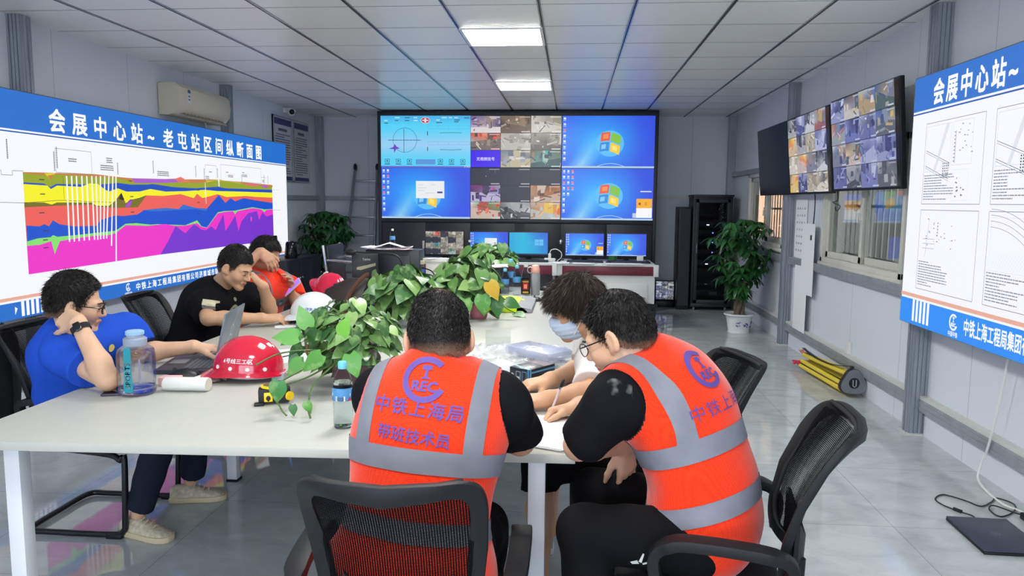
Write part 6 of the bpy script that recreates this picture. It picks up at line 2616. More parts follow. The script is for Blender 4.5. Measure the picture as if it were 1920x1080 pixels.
def pot_big(t):
    b = MB()
    b.lathe([(.001, .015), (.105, .015), (.11, .0), (.125, .0), (.12, .02), (.15, .19), (.172, .2), (.174, .215), (.16, .22), (.14, .2), (.11, .04), (.001, .04)], (0, 0, 0), 36)
    p = b.build('pot', m_pw, t, smooth=50)
    for a0 in (-1.9, -1.2, -.5):
        b = MB()
        rnd = random.Random(int(a0 * 10))
        for k in range(7):
            a, z = a0 + rnd.uniform(-.2, .2), .10 + rnd.uniform(-.03, .035)
            rr = .1375 + (z - .1) * .176
            c = Vector((rr * math.cos(a), rr * math.sin(a), z))
            R = rotm(0, 0, a) @ rotm(rnd.uniform(-1, 1), 0, 0)
            b.box(c, (.006, rnd.uniform(.012, .034), rnd.uniform(.005, .014)), R)
        b.build('glaze_motif', m_blue, p)
    b = MB()
    b.lathe([(.001, .19), (.145, .19), (.13, .17), (.001, .17)], (0, 0, 0), 26)
    b.build('soil', mat('potting_soil', (60, 48, 40), rough=.95, bump=.8, bscale=80), t)


pot_big.h = .2
pot_dark = pot_lathe([(.001, 0), (.14, 0), (.17, .24), (.18, .24), (.18, .26), (.16, .26), (.13, .04), (.001, .04)], m_black, .25, (.15, .24))
money_tree('braided money tree in a white glazed pot by the right wall', 1.95, 8.9, .33, 1.42, 5, pot_big, .48, 4, 105)
money_tree('tall dark money tree in the left back corner before the ladder', -3.36, 10.2, .33, 1.46, 9, pot_dark, .5, 3, 120, dark=.2)
# ================================================================== SMOOTH BODIES: distance fields turned into one surface


def A_(*p):
    return np.array(p, np.float32)


def nrm(v):
    v = np.asarray(v, np.float32)
    return v / max(1e-9, float(np.linalg.norm(v)))


class Field:
    FAR = .09

    def __init__(s):
        s.p = []
        s.cuts = []

    def cap(s, a, b, ra, rb=None, k=.02, sub=False):
        a, b = A_(*a), A_(*b)
        rb = ra if rb is None else rb
        s.p.append(('c', (a + b) / 2, float(np.linalg.norm(b - a)) / 2 + max(ra, rb), k, sub, (a, b, ra, rb)))
        return s

    def ell(s, c, r, R=None, k=.02, sub=False):
        s.p.append(('e', A_(*c), max(r), k, sub, (A_(*r), np.eye(3, dtype=np.float32) if R is None else np.asarray(R, np.float32))))
        return s

    def path(s, pts, rs, k=.02):
        for i in range(len(pts) - 1):
            s.cap(pts[i], pts[i + 1], rs[i], rs[i + 1], k)
        return s

    def cut(s, fn):
        """fn(P) > 0 is removed"""
        s.cuts.append(fn)
        return s

    def plane(s, o, n):
        o, n = A_(*o), nrm(n)
        return s.cut(lambda P: (P - o) @ n)

    def __call__(s, P):
        d = np.full(len(P), s.FAR, np.float32)
        for kind, c, R, k, sub, q in s.p:
            dd = P - c
            idx = np.nonzero((dd * dd).sum(1) < (R + s.FAR) ** 2)[0]
            if not len(idx):
                continue
            X = P[idx]
            if kind == 'c':
                a, b, ra, rb = q
                ba = b - a
                pa = X - a
                h = np.clip(pa @ ba / max(1e-9, float(ba @ ba)), 0, 1)
                v = np.sqrt(((pa - h[:, None] * ba) ** 2).sum(1)) - (ra + (rb - ra) * h)
            else:
                r, M_ = q
                y = (X - c) @ M_
                k0 = np.sqrt(((y / r) ** 2).sum(1)) + 1e-6
                k1 = np.sqrt(((y / (r * r)) ** 2).sum(1)) + 1e-6
                v = k0 * (k0 - 1) / k1
            o = d[idx]
            if sub:
                v = -v
                h = np.clip(.5 + .5 * (v - o) / k, 0, 1)
                d[idx] = o + (v - o) * h + k * h * (1 - h)
            else:
                h = np.clip(.5 + .5 * (o - v) / k, 0, 1)
                d[idx] = o + (v - o) * h - k * h * (1 - h)
        for fn in s.cuts:
            d = np.maximum(d, fn(P))
        return d

    def bounds(s, pad=.03):
        ps = [q for q in s.p if not q[4]]
        lo = np.min([q[1] - q[2] for q in ps], 0) - pad
        hi = np.max([q[1] + q[2] for q in ps], 0) + pad
        return lo, hi


def surface(f, vox=.0045, bounds=None, disp=None, relax=1):
    """sparse surface nets of a distance field -> (verts, quads)"""
    lo, hi = bounds if bounds is not None else f.bounds()
    F = (lambda P: f(P) + disp(P)) if disp else f
    B = 4
    cs = B * vox
    n = np.ceil((hi - lo) / cs).astype(int) + 1
    g = np.stack(np.meshgrid(*[np.arange(k) for k in n], indexing='ij'), -1).reshape(-1, 3)
    keep = []
    for i in range(0, len(g), 400000):
        G = g[i:i + 400000]
        d = F((lo + (G + .5) * cs).astype(np.float32))
        keep.append(G[np.abs(d) < cs * 1.25])
    blocks = np.concatenate(keep)
    D = n * B + 2
    o5 = np.stack(np.meshgrid(*[np.arange(B + 1)] * 3, indexing='ij'), -1).reshape(-1, 3)
    cor = (blocks[:, None, :] * B + o5[None]).reshape(-1, 3)
    key = (cor[:, 0].astype(np.int64) * D[1] + cor[:, 1]) * D[2] + cor[:, 2]
    uk, inv = np.unique(key, return_inverse=True)
    uz = uk % D[2]
    uy = (uk // D[2]) % D[1]
    ux = uk // (D[2] * D[1])
    pts = (lo + np.stack([ux, uy, uz], -1) * vox).astype(np.float32)
    val = np.concatenate([F(pts[i:i + 400000]) for i in range(0, len(pts), 400000)])
    V = val[inv].reshape(len(blocks), B + 1, B + 1, B + 1)
    C8 = {}
    for a in (0, 1):
        for b in (0, 1):
            for c in (0, 1):
                C8[a, b, c] = V[:, a:a + B, b:b + B, c:c + B].reshape(-1)
    o4 = np.stack(np.meshgrid(*[np.arange(B)] * 3, indexing='ij'), -1).reshape(-1, 3)
    cell = (blocks[:, None, :] * B + o4[None]).reshape(-1, 3)
    sg = sum((C8[k] < 0).astype(np.int8) for k in C8)
    act = np.nonzero((sg > 0) & (sg < 8))[0]
    cell = cell[act]
    C8 = {k: v[act] for k, v in C8.items()}
    S = np.zeros((len(act), 3))
    W = np.zeros(len(act))
    for ax in range(3):
        for a in (0, 1):
            for b in (0, 1):
                k0, k1 = [0, 0, 0], [0, 0, 0]
                oth = [q for q in range(3) if q != ax]
                k0[oth[0]] = k1[oth[0]] = a
                k0[oth[1]] = k1[oth[1]] = b
                k1[ax] = 1
                v0, v1 = C8[tuple(k0)], C8[tuple(k1)]
                m = (v0 < 0) != (v1 < 0)
                t = np.where(m, v0 / np.where(m, v0 - v1, 1), 0)
                p = np.zeros((len(act), 3))
                p[:, oth[0]], p[:, oth[1]], p[:, ax] = a, b, t
                S += p * m[:, None]
                W += m
    vert = lo + (cell + S / W[:, None]) * vox
    ck = (cell[:, 0].astype(np.int64) * D[1] + cell[:, 1]) * D[2] + cell[:, 2]
    order = np.argsort(ck)
    sk = ck[order]
    stride = np.array([D[1] * D[2], D[2], 1], np.int64)

    def look(k):
        i = np.searchsorted(sk, k)
        i = np.minimum(i, len(sk) - 1)
        return np.where(sk[i] == k, order[i], -1)
    quads = []
    v0 = C8[0, 0, 0]
    for ax in range(3):
        k1 = [0, 0, 0]
        k1[ax] = 1
        v1 = C8[tuple(k1)]
        e = np.nonzero((v0 < 0) != (v1 < 0))[0]
        u, w = [q for q in range(3) if q != ax]
        a = e
        b = look(ck[e] - stride[u])
        c = look(ck[e] - stride[u] - stride[w])
        d = look(ck[e] - stride[w])
        q = np.stack([a, b, c, d], -1)
        ok = (q >= 0).all(1)
        flip = (v0[e] < 0)
        if ax == 1:
            flip = ~flip
        q = np.where(flip[:, None], q[:, ::-1], q)[ok]
        quads.append(q)
    quads = np.concatenate(quads)
    for _ in range(relax):
        acc = np.zeros_like(vert)
        cnt = np.zeros(len(vert))
        for i in range(4):
            a, b = quads[:, i], quads[:, (i + 1) % 4]
            np.add.at(acc, a, vert[b])
            np.add.at(acc, b, vert[a])
            np.add.at(cnt, a, 1)
            np.add.at(cnt, b, 1)
        vert = vert * .5 + acc / np.maximum(cnt, 1)[:, None] * .5
    return vert, quads


def np_mesh(name, v, q, mats):
    me = bpy.data.meshes.new(name)
    me.vertices.add(len(v))
    me.vertices.foreach_set('co', np.ascontiguousarray(v, np.float32).ravel())
    me.loops.add(q.size)
    me.loops.foreach_set('vertex_index', np.ascontiguousarray(q, np.int32).ravel())
    me.polygons.add(len(q))
    me.polygons.foreach_set('loop_start', np.arange(len(q), dtype=np.int32) * q.shape[1])
    me.polygons.foreach_set('loop_total', np.full(len(q), q.shape[1], np.int32))
    for m in (mats if isinstance(mats, (list, tuple)) else [mats]):
        me.materials.append(m)
    me.update(calc_edges=True)
    bm = bmesh.new()
    bm.from_mesh(me)
    bmesh.ops.recalc_face_normals(bm, faces=bm.faces)
    bm.to_mesh(me)
    bm.free()
    me.shade_smooth()
    return me


def wrinkle(amp, f, seed=0, stretch=(1, 1, 1)):
    rnd = np.random.RandomState(seed)
    Ks = [(rnd.normal(size=3) * f * np.array(stretch)).astype(np.float32) for _ in range(7)]
    ph = rnd.uniform(0, 6.28, 7)

    def g(P):
        o = np.zeros(len(P), np.float32)
        for K, p in zip(Ks, ph):
            o += np.sin(P @ K + p + 1.3 * np.sin(P[:, 2] * f * .5 + p)).astype(np.float32)
        return (o * amp / 3.0).astype(np.float32)
    return g


def frame_from(f, up=(0, 0, 1), roll=0.0):
    """columns right, forward, up"""
    f = nrm(f)
    r = nrm(np.cross(f, A_(*up)))
    u = np.cross(r, f)
    c, s = math.cos(roll), math.sin(roll)
    r2 = c * r + s * u
    return np.stack([r2, f, np.cross(r2, f)], -1).astype(np.float32)


def head_field(F, H, R, s=1.0, mask=False, plump=1.0):
    H = A_(*H)

    def P(x, y, z):
        return H + R @ (A_(x, y, z) * s)

    def e(c, r, k=.02, sub=False):
        F.ell(P(*c), [q * s for q in r], R, k * s, sub)

    def c(a, b, ra, rb, k=.015):
        F.cap(P(*a), P(*b), ra * s, rb * s, k * s)
    e((0, -.014, .036), (.073, .092, .082), .02)
    e((0, .022, -.03), (.060 * plump, .064, .074), .03)
    c((-.048 * plump, .0, -.058), (0, .056, -.096), .020, .021)
    c((.048 * plump, .0, -.058), (0, .056, -.096), .020, .021)
    e((0, .066, -.098), (.022, .020, .017), .02)
    for x in (-1, 1):
        e((x * .036 * plump, .054, -.03), (.027, .027, .028), .02)
        c((x * .012, .083, .018), (x * .042, .070, .016), .011, .010, .015)
    c((0, .086, .005), (0, .104, -.030), .008, .0115, .012)
    for x in (-1, 1):
        e((x * .011, .094, -.035), (.0085, .010, .008), .008)
        e((x * .031, .094, -.002), (.017, .013, .012), .012, True)
        e((x * .031, .076, -.003), (.014, .0105, .0085), .006)
    c((-.018, .083, -.061), (0, .0915, -.0585), .0055, .0065, .008)
    c((.018, .083, -.061), (0, .0915, -.0585), .0055, .0065, .008)
    c((-.015, .083, -.0715), (.015, .083, -.0715), .006, .006, .008)
    e((0, .092, -.0655), (.022, .006, .0012), .003, True)
    for x in (-1, 1):
        Re = np.asarray(rotm(0, 0, x * .35), np.float32) @ np.asarray(rotm(-.15, 0, 0), np.float32)
        F.ell(P(x * .0815, -.012, -.006), [.0095 * s, .021 * s, .034 * s], R @ Re, .006 * s)
        F.ell(P(x * .0905, -.006, -.001), [.006 * s, .011 * s, .019 * s], R @ Re, .005 * s, True)
        F.ell(P(x * .073, .0, -.030), [.008 * s, .010 * s, .012 * s], R, .008 * s)


def hand_field(F, W, f, n, right, curl=(.3, .4, .3), thumb=(.6, .35), s=1.0, spread=.06, curls=None, k=.006):
    """palm, four jointed fingers and a thumb from the wrist W; f along the fingers, n out of the back of the hand"""
    f, n = nrm(f), A_(*n)
    n = nrm(n - f * float(f @ n))
    t = np.cross(n, f) * (1 if right else -1)
    W = A_(*W)

    def P(x, y, z):
        return W + (t * x + f * y + n * z) * s
    xs = [.030, .010, -.010, -.029]
    ys = [.086, .091, .087, .078]
    Ls = [(.042, .026, .021), (.047, .029, .022), (.043, .027, .021), (.033, .021, .019)]
    for x, y in zip(xs, ys):
        F.cap(P(x * .55, .0, 0), P(x, y, 0), .0155 * s, .0115 * s, .016)
    F.cap(P(.022, .02, -.008), P(.034, .05, -.010), .014 * s, .013 * s, .012)
    F.cap(P(-.022, .015, -.008), P(-.026, .06, -.008), .013 * s, .012 * s, .012)
    for i in range(4):
        cu = curls[i] if curls else curl
        p = P(xs[i], ys[i], 0)
        a = 0.0
        sp = spread * (1.5 - i)
        for j in range(3):
            a += cu[j]
            d = f * math.cos(a) - n * math.sin(a)
            d = nrm(d + t * sp * math.cos(a))
            q = p + d * Ls[i][j] * s
            r0 = (.0098, .0088, .0080)[j] * (.9 if i == 3 else 1) * s
            r1 = (.0090, .0081, .0066)[j] * (.9 if i == 3 else 1) * s
            F.cap(p, q, r0, r1, k)
            p = q
    a, b = thumb
    p = P(.024, .022, -.006)
    d = nrm(t * math.sin(a) + f * math.cos(a) - n * .25)
    for L, r0, r1, bb in ((.044, .0145, .0115, 0), (.033, .0112, .0100, b), (.026, .0098, .0076, b)):
        d = nrm(d + (f * .9 - t * .35 - n * .35) * bb)
        q = p + d * L * s
        F.cap(p, q, r0 * s, r1 * s, .008)
        p = q


def torso_field(F, J, off=0.0, w=1.0, dep=1.0, k=.05):
    """trunk from pelvis to shoulders"""
    Pv, N, SL, SR = [A_(*J[q]) for q in ('P', 'N', 'SL', 'SR')]
    sp = nrm(N - Pv)
    rt = nrm(SR - SL)
    fw = nrm(np.cross(sp, rt))
    rt = np.cross(fw, sp)
    R = np.stack([rt, fw, sp], -1)
    L = float(np.linalg.norm(N - Pv))
    bow = A_(*J.get('bow', (0, 0, 0)))
    J['_R'] = R
    F.ell(Pv + sp * .02, [.168 * w + off, .118 * dep + off, .13 + off], R, k)
    F.ell(Pv + sp * L * .33 + bow, [.150 * w + off, .112 * dep + off, .17 + off], R, k)
    F.ell(Pv + sp * L * .68 + bow * .8, [.168 * w + off, .112 * dep + off, .19 + off], R, k)
    F.cap(SL + (SR - SL) * .12 - sp * .015, SR + (SL - SR) * .12 - sp * .015, .062 + off, .062 + off, k)
    F.cap(N - sp * .01, SL * .75 + N * .25, .055 + off, .052 + off, .03)
    F.cap(N - sp * .01, SR * .75 + N * .25, .055 + off, .052 + off, .03)
    return F


def strands(v, q, fn, n, rnd, L=(.012, .024), wdt=.0016, keep=None):
    """short tapered hairs rooted on a surface; fn(points, normals) -> growth directions"""
    a, b, c = v[q[:, 0]], v[q[:, 1]], v[q[:, 2]]
    nr = np.cross(b - a, v[q[:, 3]] - v[q[:, 1]])
    ar = np.linalg.norm(nr, axis=1) + 1e-12
    nr = nr / ar[:, None]
    i = rnd.choice(len(q), n, p=ar / ar.sum())
    u, w = rnd.rand(n, 1), rnd.rand(n, 1)
    p = a[i] * (1 - u) * (1 - w) + b[i] * u * (1 - w) + c[i] * u * w + v[q[i, 3]] * (1 - u) * w
    nn = nr[i]
    d, ll = fn(p, nn)
    if keep is not None:
        m = keep(p)
        p, nn, d, ll = p[m], nn[m], d[m], ll[m]
    d = d / (np.linalg.norm(d, axis=1)[:, None] + 1e-9)
    l = (rnd.uniform(L[0], L[1], len(p)) * ll)[:, None]
    s = np.cross(d, rnd.normal(size=p.shape))
    s /= np.linalg.norm(s, axis=1)[:, None] + 1e-9
    p0 = p - nn * .003
    p1 = p0 + d * l * .55
    p2 = p0 + d * l - nn * l * .14
    V = np.concatenate([p0 - s * wdt, p0 + s * wdt, p1 + s * wdt * .8, p1 - s * wdt * .8, p2 + s * wdt * .12, p2 - s * wdt * .12])
    m = len(p)
    ids = np.arange(m)
    Q = np.concatenate([np.stack([ids, ids + m, ids + 2 * m, ids + 3 * m], -1), np.stack([ids + 3 * m, ids + 2 * m, ids + 4 * m, ids + 5 * m], -1)])
    return V, Q
# ================================================================== OFFICE CHAIRS (mesh back, sled base)
m_chair = mat('chair_black_plastic', (25, 26, 29), rough=.5, spec=.35)
m_seat = mat('chair_black_fabric', (30, 30, 34), rough=.85, bump=.3, bscale=300)
m_tube = mat('chair_black_tube', (24, 25, 30), rough=.3)


def mesh_back_material():
    m = mat('chair_mesh_weave', (17, 17, 20), rough=.9, spec=.05)
    nt = m.node_tree
    b = nt.nodes['Principled BSDF']
    tc = nt.nodes.new('ShaderNodeTexCoord')
    w = nt.nodes.new('ShaderNodeTexWave')
    w.wave_type = 'BANDS'
    w.bands_direction = 'X'
    w.inputs['Scale'].default_value = 55
    nt.links.new(tc.outputs['Object'], w.inputs['Vector'])
    w2 = nt.nodes.new('ShaderNodeTexWave')
    w2.wave_type = 'BANDS'
    w2.bands_direction = 'Z'
    w2.inputs['Scale'].default_value = 75
    nt.links.new(tc.outputs['Object'], w2.inputs['Vector'])
    mx = nt.nodes.new('ShaderNodeMath')
    mx.operation = 'MULTIPLY'
    nt.links.new(w.outputs['Fac'], mx.inputs[0])
    nt.links.new(w2.outputs['Fac'], mx.inputs[1])
    g = nt.nodes.new('ShaderNodeMath')
    g.operation = 'LESS_THAN'
    g.inputs[1].default_value = .24
    nt.links.new(mx.outputs[0], g.inputs[0])
    nt.links.new(g.outputs[0], b.inputs['Alpha'])
    return m


m_meshback = mesh_back_material()


def office_chair(label, x, y, rz, arms=True, group='black mesh back chairs round the table', w=.44, top=.925, lean=.145):
    """local +y is the way the sitter faces"""
    t = thing('office_chair', label, 'chair', (x, y, 0), rz, group)
    SEAT = .445

    def back(u, v, off=0.0):
        """u -1..1 across, v 0..1 up the backrest"""
        z = SEAT + .05 + (top - SEAT - .05) * v
        yy = -.215 - lean * (v ** 1.3) * 1.0 - .055 * (1 - u * u) + .03 * math.sin(PI * v)
        ww = w / 2 * (.86 + .14 * min(1, v * 1.6))
        return Vector((u * ww, yy + off, z - .012 * (1 - u * u) * v))
    b = MB()
    rr = []
    for k in range(24):
        q = 2 * PI * k / 24
        ex = abs(math.cos(q)) ** .45 * math.copysign(1, math.cos(q)) * .235
        ey = abs(math.sin(q)) ** .45 * math.copysign(1, math.sin(q)) * .23
        rr.append((ex, ey))
    b.rings([[Vector((p[0] * s, p[1] * s, z)) for p in rr] for s, z in ((.9, SEAT - .06), (1, SEAT - .045), (1.0, SEAT - .015), (.95, SEAT), (.6, SEAT + .004))], True)
    b.build('seat', m_seat, t, smooth=60)
    # frame of the backrest: closed loop with rounded corners
    def sq(c):
        return math.copysign(abs(c) ** .30, c)
    loop = [back(sq(math.cos(2 * PI * k / 56)), .5 + .5 * sq(math.sin(2 * PI * k / 56))) for k in range(56)]
    b = MB()
    m = len(loop)
    cen = back(0, .5)
    rings = []
    for i in range(m):
        p = loop[i]
        inn = (cen - p)
        inn.y = 0
        inn.normalize()
        wd = .040
        o = p - inn * .004
        i2 = p + inn * wd
        rings.append([o + Vector((0, -.012, 0)), o + Vector((0, .012, 0)), i2 + Vector((0, .012 - .01, 0)), i2 + Vector((0, -.012, 0))])
    vs = [p for r in rings for p in r]
    fs = []
    for i in range(m):
        j = (i + 1) % m
        for k in range(4):
            l = (k + 1) % 4
            fs.append((i * 4 + k, i * 4 + l, j * 4 + l, j * 4 + k))
    b.add(vs, fs)
    b.build('back_frame', m_chair, t, smooth=35, bevel=.003)
    b = MB()
    N = 14
    P_ = [[back(-.86 + 1.72 * i / N, .06 + .88 * j / N, .006) for i in range(N + 1)] for j in range(N + 1)]
    b.add([p for r in P_ for p in r], [(j * (N + 1) + i, j * (N + 1) + i + 1, (j + 1) * (N + 1) + i + 1, (j + 1) * (N + 1) + i) for j in range(N) for i in range(N)])
    Q_ = [[back(-.86 + 1.72 * i / N, .06 + .88 * j / N, .0005) for i in range(N + 1)] for j in range(N + 1)]
    b.add([p for r in Q_ for p in r], [(j * (N + 1) + i, j * (N + 1) + i + 1, (j + 1) * (N + 1) + i + 1, (j + 1) * (N + 1) + i) for j in range(N) for i in range(N)])
    b.build('mesh_panel', m_meshback, t, smooth=80)
    b = MB()
    b.tube([back(-.78 + 1.56 * k / 12, .985) + Vector((0, .012, 0)) for k in range(13)], .007, 8)
    b.build('top_piping', m_seat, t, smooth=60)
    # low spine plate behind the mesh
    b = MB()
    rings = []
    for k in range(11):
        u = -.72 + 1.44 * k / 10
        c = back(u, .0, -.016)
        h = .16 - .075 * (1 - u * u / .52)
        rings.append([c, c + Vector((0, .012, 0)), c + Vector((0, .008, h)), c + Vector((0, -.004, h))])
    b.rings(rings, True)
    b.build('lumbar_plate', m_chair, t, smooth=40)
    b = MB()
    for u in (-.5, .5):
        c = back(u, .0, -.012)
        b.tube([c + Vector((0, 0, .05)), c + Vector((0, 0, -.02)), Vector((u * .3, -.17, SEAT - .05)), Vector((u * .3, .05, SEAT - .06))], .016, 8)
    b.build('back_bracket', m_chair, t, smooth=50)
    if arms:
        for s in (-1, 1):
            b = MB()
            pts = smooth_path([(s * .205, -.225, .50), (s * .245, -.235, .585), (s * .262, -.17, .618), (s * .268, .0, .628), (s * .266, .065, .618), (s * .26, .105, .58), (s * .25, .095, .50), (s * .225, .06, .41)], 5)
            rings = []
            mm = len(pts)
            for i, p in enumerate(pts):
                d = (pts[min(i + 1, mm - 1)] - pts[max(i - 1, 0)]).normalized()
                sx = Vector((1, 0, 0))
                nn = d.cross(sx).normalized()
                f = i / (mm - 1)
                hw = .027 if .25 < f < .62 else .021
                th = .015
                rings.append([p - sx * hw - nn * th, p + sx * hw - nn * th, p + sx * hw + nn * th, p - sx * hw + nn * th])
            b.rings(rings, True)
            b.build('armrest', m_chair, t, smooth=35, bevel=.004)
    # sled base: one bent tube each side, joined behind
    for s in (-1, 1):
        b = MB()
        x1 = s * .225
        pts = [(x1 * .7, -.12, SEAT - .07), (x1 * .95, .14, SEAT - .07), (x1, .195, SEAT - .09), (x1, .215, .36), (x1, .205, .09), (x1, .195, .035), (x1, .14, .016), (x1, -.18, .016)]
        b.tube(smooth_path(pts, 4), .0135, 10)
        b.build('leg', m_tube, t, smooth=60)
        b = MB()
        b.box((x1, .155, .012), (.034, .075, .024))
        b.build('foot_pad', m_chair, t, bevel=.006)
    b = MB()
    b.tube(smooth_path([(-.225, -.18, .016), (-.222, -.235, .017), (-.17, -.26, .017), (0, -.262, .017), (.17, -.26, .017), (.222, -.235, .017), (.225, -.18, .016)], 4), .0135, 10)
    b.build('rear_runner', m_tube, t, smooth=60)
    return t


office_chair('black mesh back office chair of the vested man seen from behind', -.385, 1.855, .03, w=.405)
office_chair('black mesh back office chair under the vested man writing with a pen', .375, 2.13, 1.39)
office_chair('black mesh back office chair of the masked man in the white shirt', .28, 2.78, 1.8)
office_chair('black mesh back office chair behind the man in the black shirt', -2.24, 4.38, -1.5)
office_chair('black chair hung with a backpack behind the man in the blue shirt', -2.14, 3.27, -PI / 2)
bp = thing('backpack', 'black backpack hanging on the chair of the man in blue', 'backpack', (-2.62, 3.18, .35))
m_nylon = mat('black_nylon', (28, 29, 34), rough=.7, bump=.25, bscale=90)
F_ = MB()
rings = []
for (z, w_, d_) in ((.42, .13, .07), (.45, .17, .10), (.6, .19, .115), (.75, .18, .105), (.86, .14, .08), (.905, .09, .05)):
    rings.append([Vector((-2.64 + d_ * math.copysign(abs(math.cos(q)) ** .7, math.cos(q)), 3.12 + w_ * math.copysign(abs(math.sin(q)) ** .7, math.sin(q)), z)) for q in [2 * PI * k / 24 for k in range(24)]])
F_.rings(rings, True)
F_.build('bag_body', m_nylon, bp, world=True, smooth=60)
for y in (3.0, 3.22):
    b = MB()
    b.tube(smooth_path([(-2.60, y, .90), (-2.535, y - .01, .86), (-2.518, y - .02, .74), (-2.515, y - .03, .6), (-2.54, y - .02, .48)]), .026, 8, flat=.2, up=(0, 1, 0))
    b.build('shoulder_strap', m_seat, bp, world=True)
b = MB()
b.box((-2.51, 2.97, .64), (.012, .05, .03))
b.build('buckle', m_grey_pl, bp, world=True, bevel=.003)
b = MB()
b.tube([(-2.62, 3.06, .895), (-2.6, 3.12, .93), (-2.62, 3.18, .895)], .009, 8)
b.build('carry_loop', m_seat, bp, world=True)
# ================================================================== PEOPLE
VOX = .0045


def skin(name, c):
    return mat(name, c, rough=.5, spec=.35, sub=.12, vary=.06, vscale=18, bump=.04, bscale=220)


def cloth(name, c, bump=.55):
    return mat(name, c, rough=.9, spec=.12, bump=bump, bscale=11)


m_hair = attr_mat('black_hair', rough=.5, spec=.3)
m_hair_b = m_hair
m_eye = mat('eye_dark', (30, 24, 22), rough=.15)
m_brow = mat('eyebrow_hair', (34, 30, 28), rough=.6)
m_lip = mat('lip_skin', (178, 112, 100), rough=.45)
m_specs = mat('spectacle_frame', (22, 22, 26), rough=.25)
m_lens = mat('spectacle_lens', (236, 240, 242), rough=.02, alpha=.16)
m_print_v = mat('vest_print_violet', (96, 74, 150), rough=.7)
m_piping = mat('vest_black_piping', (24, 22, 26), rough=.7)


def vest_material():
    m = mat('hi_vis_orange_mesh', (255, 66, 18), rough=.75, spec=.2, sheen=.3)
    nt = m.node_tree
    b = nt.nodes['Principled BSDF']
    tc = nt.nodes.new('ShaderNodeTexCoord')
    vo = nt.nodes.new('ShaderNodeTexVoronoi')
    vo.inputs['Scale'].default_value = 210
    vo.inputs['Randomness'].default_value = .25
    nt.links.new(tc.outputs['Object'], vo.inputs['Vector'])
    r = nt.nodes.new('ShaderNodeValToRGB')
    r.color_ramp.elements[0].position = .25
    r.color_ramp.elements[1].position = .75
    r.color_ramp.elements[0].color = (*lin((255, 64, 14)), 1)
    r.color_ramp.elements[1].color = (*lin((238, 42, 6)), 1)
    nt.links.new(vo.outputs['Distance'], r.inputs[0])
    nt.links.new(r.outputs[0], b.inputs['Base Color'])
    n = nt.nodes.new('ShaderNodeTexNoise')
    n.inputs['Scale'].default_value = 9
    nt.links.new(tc.outputs['Object'], n.inputs['Vector'])
    ad = nt.nodes.new('ShaderNodeMath')
    ad.operation = 'MULTIPLY_ADD'
    ad.inputs[1].default_value = -.05
    nt.links.new(vo.outputs['Distance'], ad.inputs[0])
    nt.links.new(n.outputs['Fac'], ad.inputs[2])
    bp = nt.nodes.new('ShaderNodeBump')
    bp.inputs['Strength'].default_value = .35
    bp.inputs['Distance'].default_value = .012
    nt.links.new(ad.outputs[0], bp.inputs['Height'])
    nt.links.new(bp.outputs[0], b.inputs['Normal'])
    return m


m_vest = vest_material()
m_tape = mat('silver_reflective_tape', (126, 128, 138), rough=.5, spec=.5, vary=.08, vscale=20, bump=.1, bscale=16)


def table_top_cut(P):
    # flesh and cloth flatten where they rest on the table
    q = np.stack([np.abs(P[:, 0] + .9425) - .9625, np.maximum(2.105 + .031 * (P[:, 0] + 1.905) - P[:, 1], P[:, 1] - 6.5), np.abs(P[:, 2] - .735) - .0165], -1)
    return -q.max(1)


class Both:
    """two fields fused"""

    def __init__(s, a, b, k=.015):
        s.a, s.b, s.k = a, b, k

    def __call__(s, P):
        x, y = s.a(P), s.b(P)
        h = np.clip(.5 + .5 * (x - y) / s.k, 0, 1)
        return x + (y - x) * h - s.k * h * (1 - h)

    def bounds(s):
        l0, h0 = s.a.bounds()
        l1, h1 = s.b.bounds()
        return np.minimum(l0, l1), np.maximum(h0, h1)


class Flat:
    def __init__(s, a):
        s.a = a
        s.bounds = a.bounds

    def __call__(s, P):
        return np.maximum(s.a(P), table_top_cut(P))


def lerp(a, b, t):
    return A_(*a) * (1 - t) + A_(*b) * t


def put(name, v, q, mats, root):
    return link_mesh(name, np_mesh(name, v, q, mats), root, True)


def bvh_of(v, q):
    return BVHTree.FromPolygons([tuple(map(float, p)) for p in v], [tuple(map(int, f)) for f in q])


def decal(polys, O, ax, ay, d, bvh, off=.003):
    """polys: (verts2d, faces); laid on the surface met along d"""
    V, Fc = [], []
    O, ax, ay, d = Vector(O), Vector(ax).normalized(), Vector(ay).normalized(), Vector(d).normalized()
    for v2, f2 in polys:
        base = len(V)
        ok = True
        for (x, y) in v2:
            s = O + ax * float(x) + ay * float(y) - d * .45
            h = bvh.ray_cast(s, d, 1.0)
            V.append((h[0] + h[1] * off * (1 if h[1].dot(d) < 0 else -1)) if h[0] is not None else None)
        for f in f2:
            if all(V[base + i] is not None for i in f):
                Fc.append(tuple(base + i for i in f))
    V = [p if p is not None else Vector((0, 0, 0)) for p in V]
    used = sorted({i for f in Fc for i in f})
    mp = {i: k for k, i in enumerate(used)}
    b = MB()
    b.add([V[i] for i in used], [tuple(mp[i] for i in f) for f in Fc])
    return b


def art_polys(a):
    return [([(p[0], p[1]) for p in a.v], a.f)]


HAIRLINES = {
    'short': [(-.13, -.062), (-.06, -.050), (-.02, -.012), (.0, .0), (.012, -.020), (.026, -.012), (.036, .040), (.055, .070), (.075, .088), (.12, .10)],
    'crew': [(-.13, -.066), (-.06, -.056), (-.02, -.016), (.0, -.002), (.012, -.018), (.026, -.012), (.04, .032), (.06, .058), (.12, .074)],
    'mop': [(-.13, -.085), (-.06, -.080), (-.02, -.045), (.0, -.030), (.022, -.032), (.036, .004), (.06, .026), (.09, .034), (.14, .042)],
}


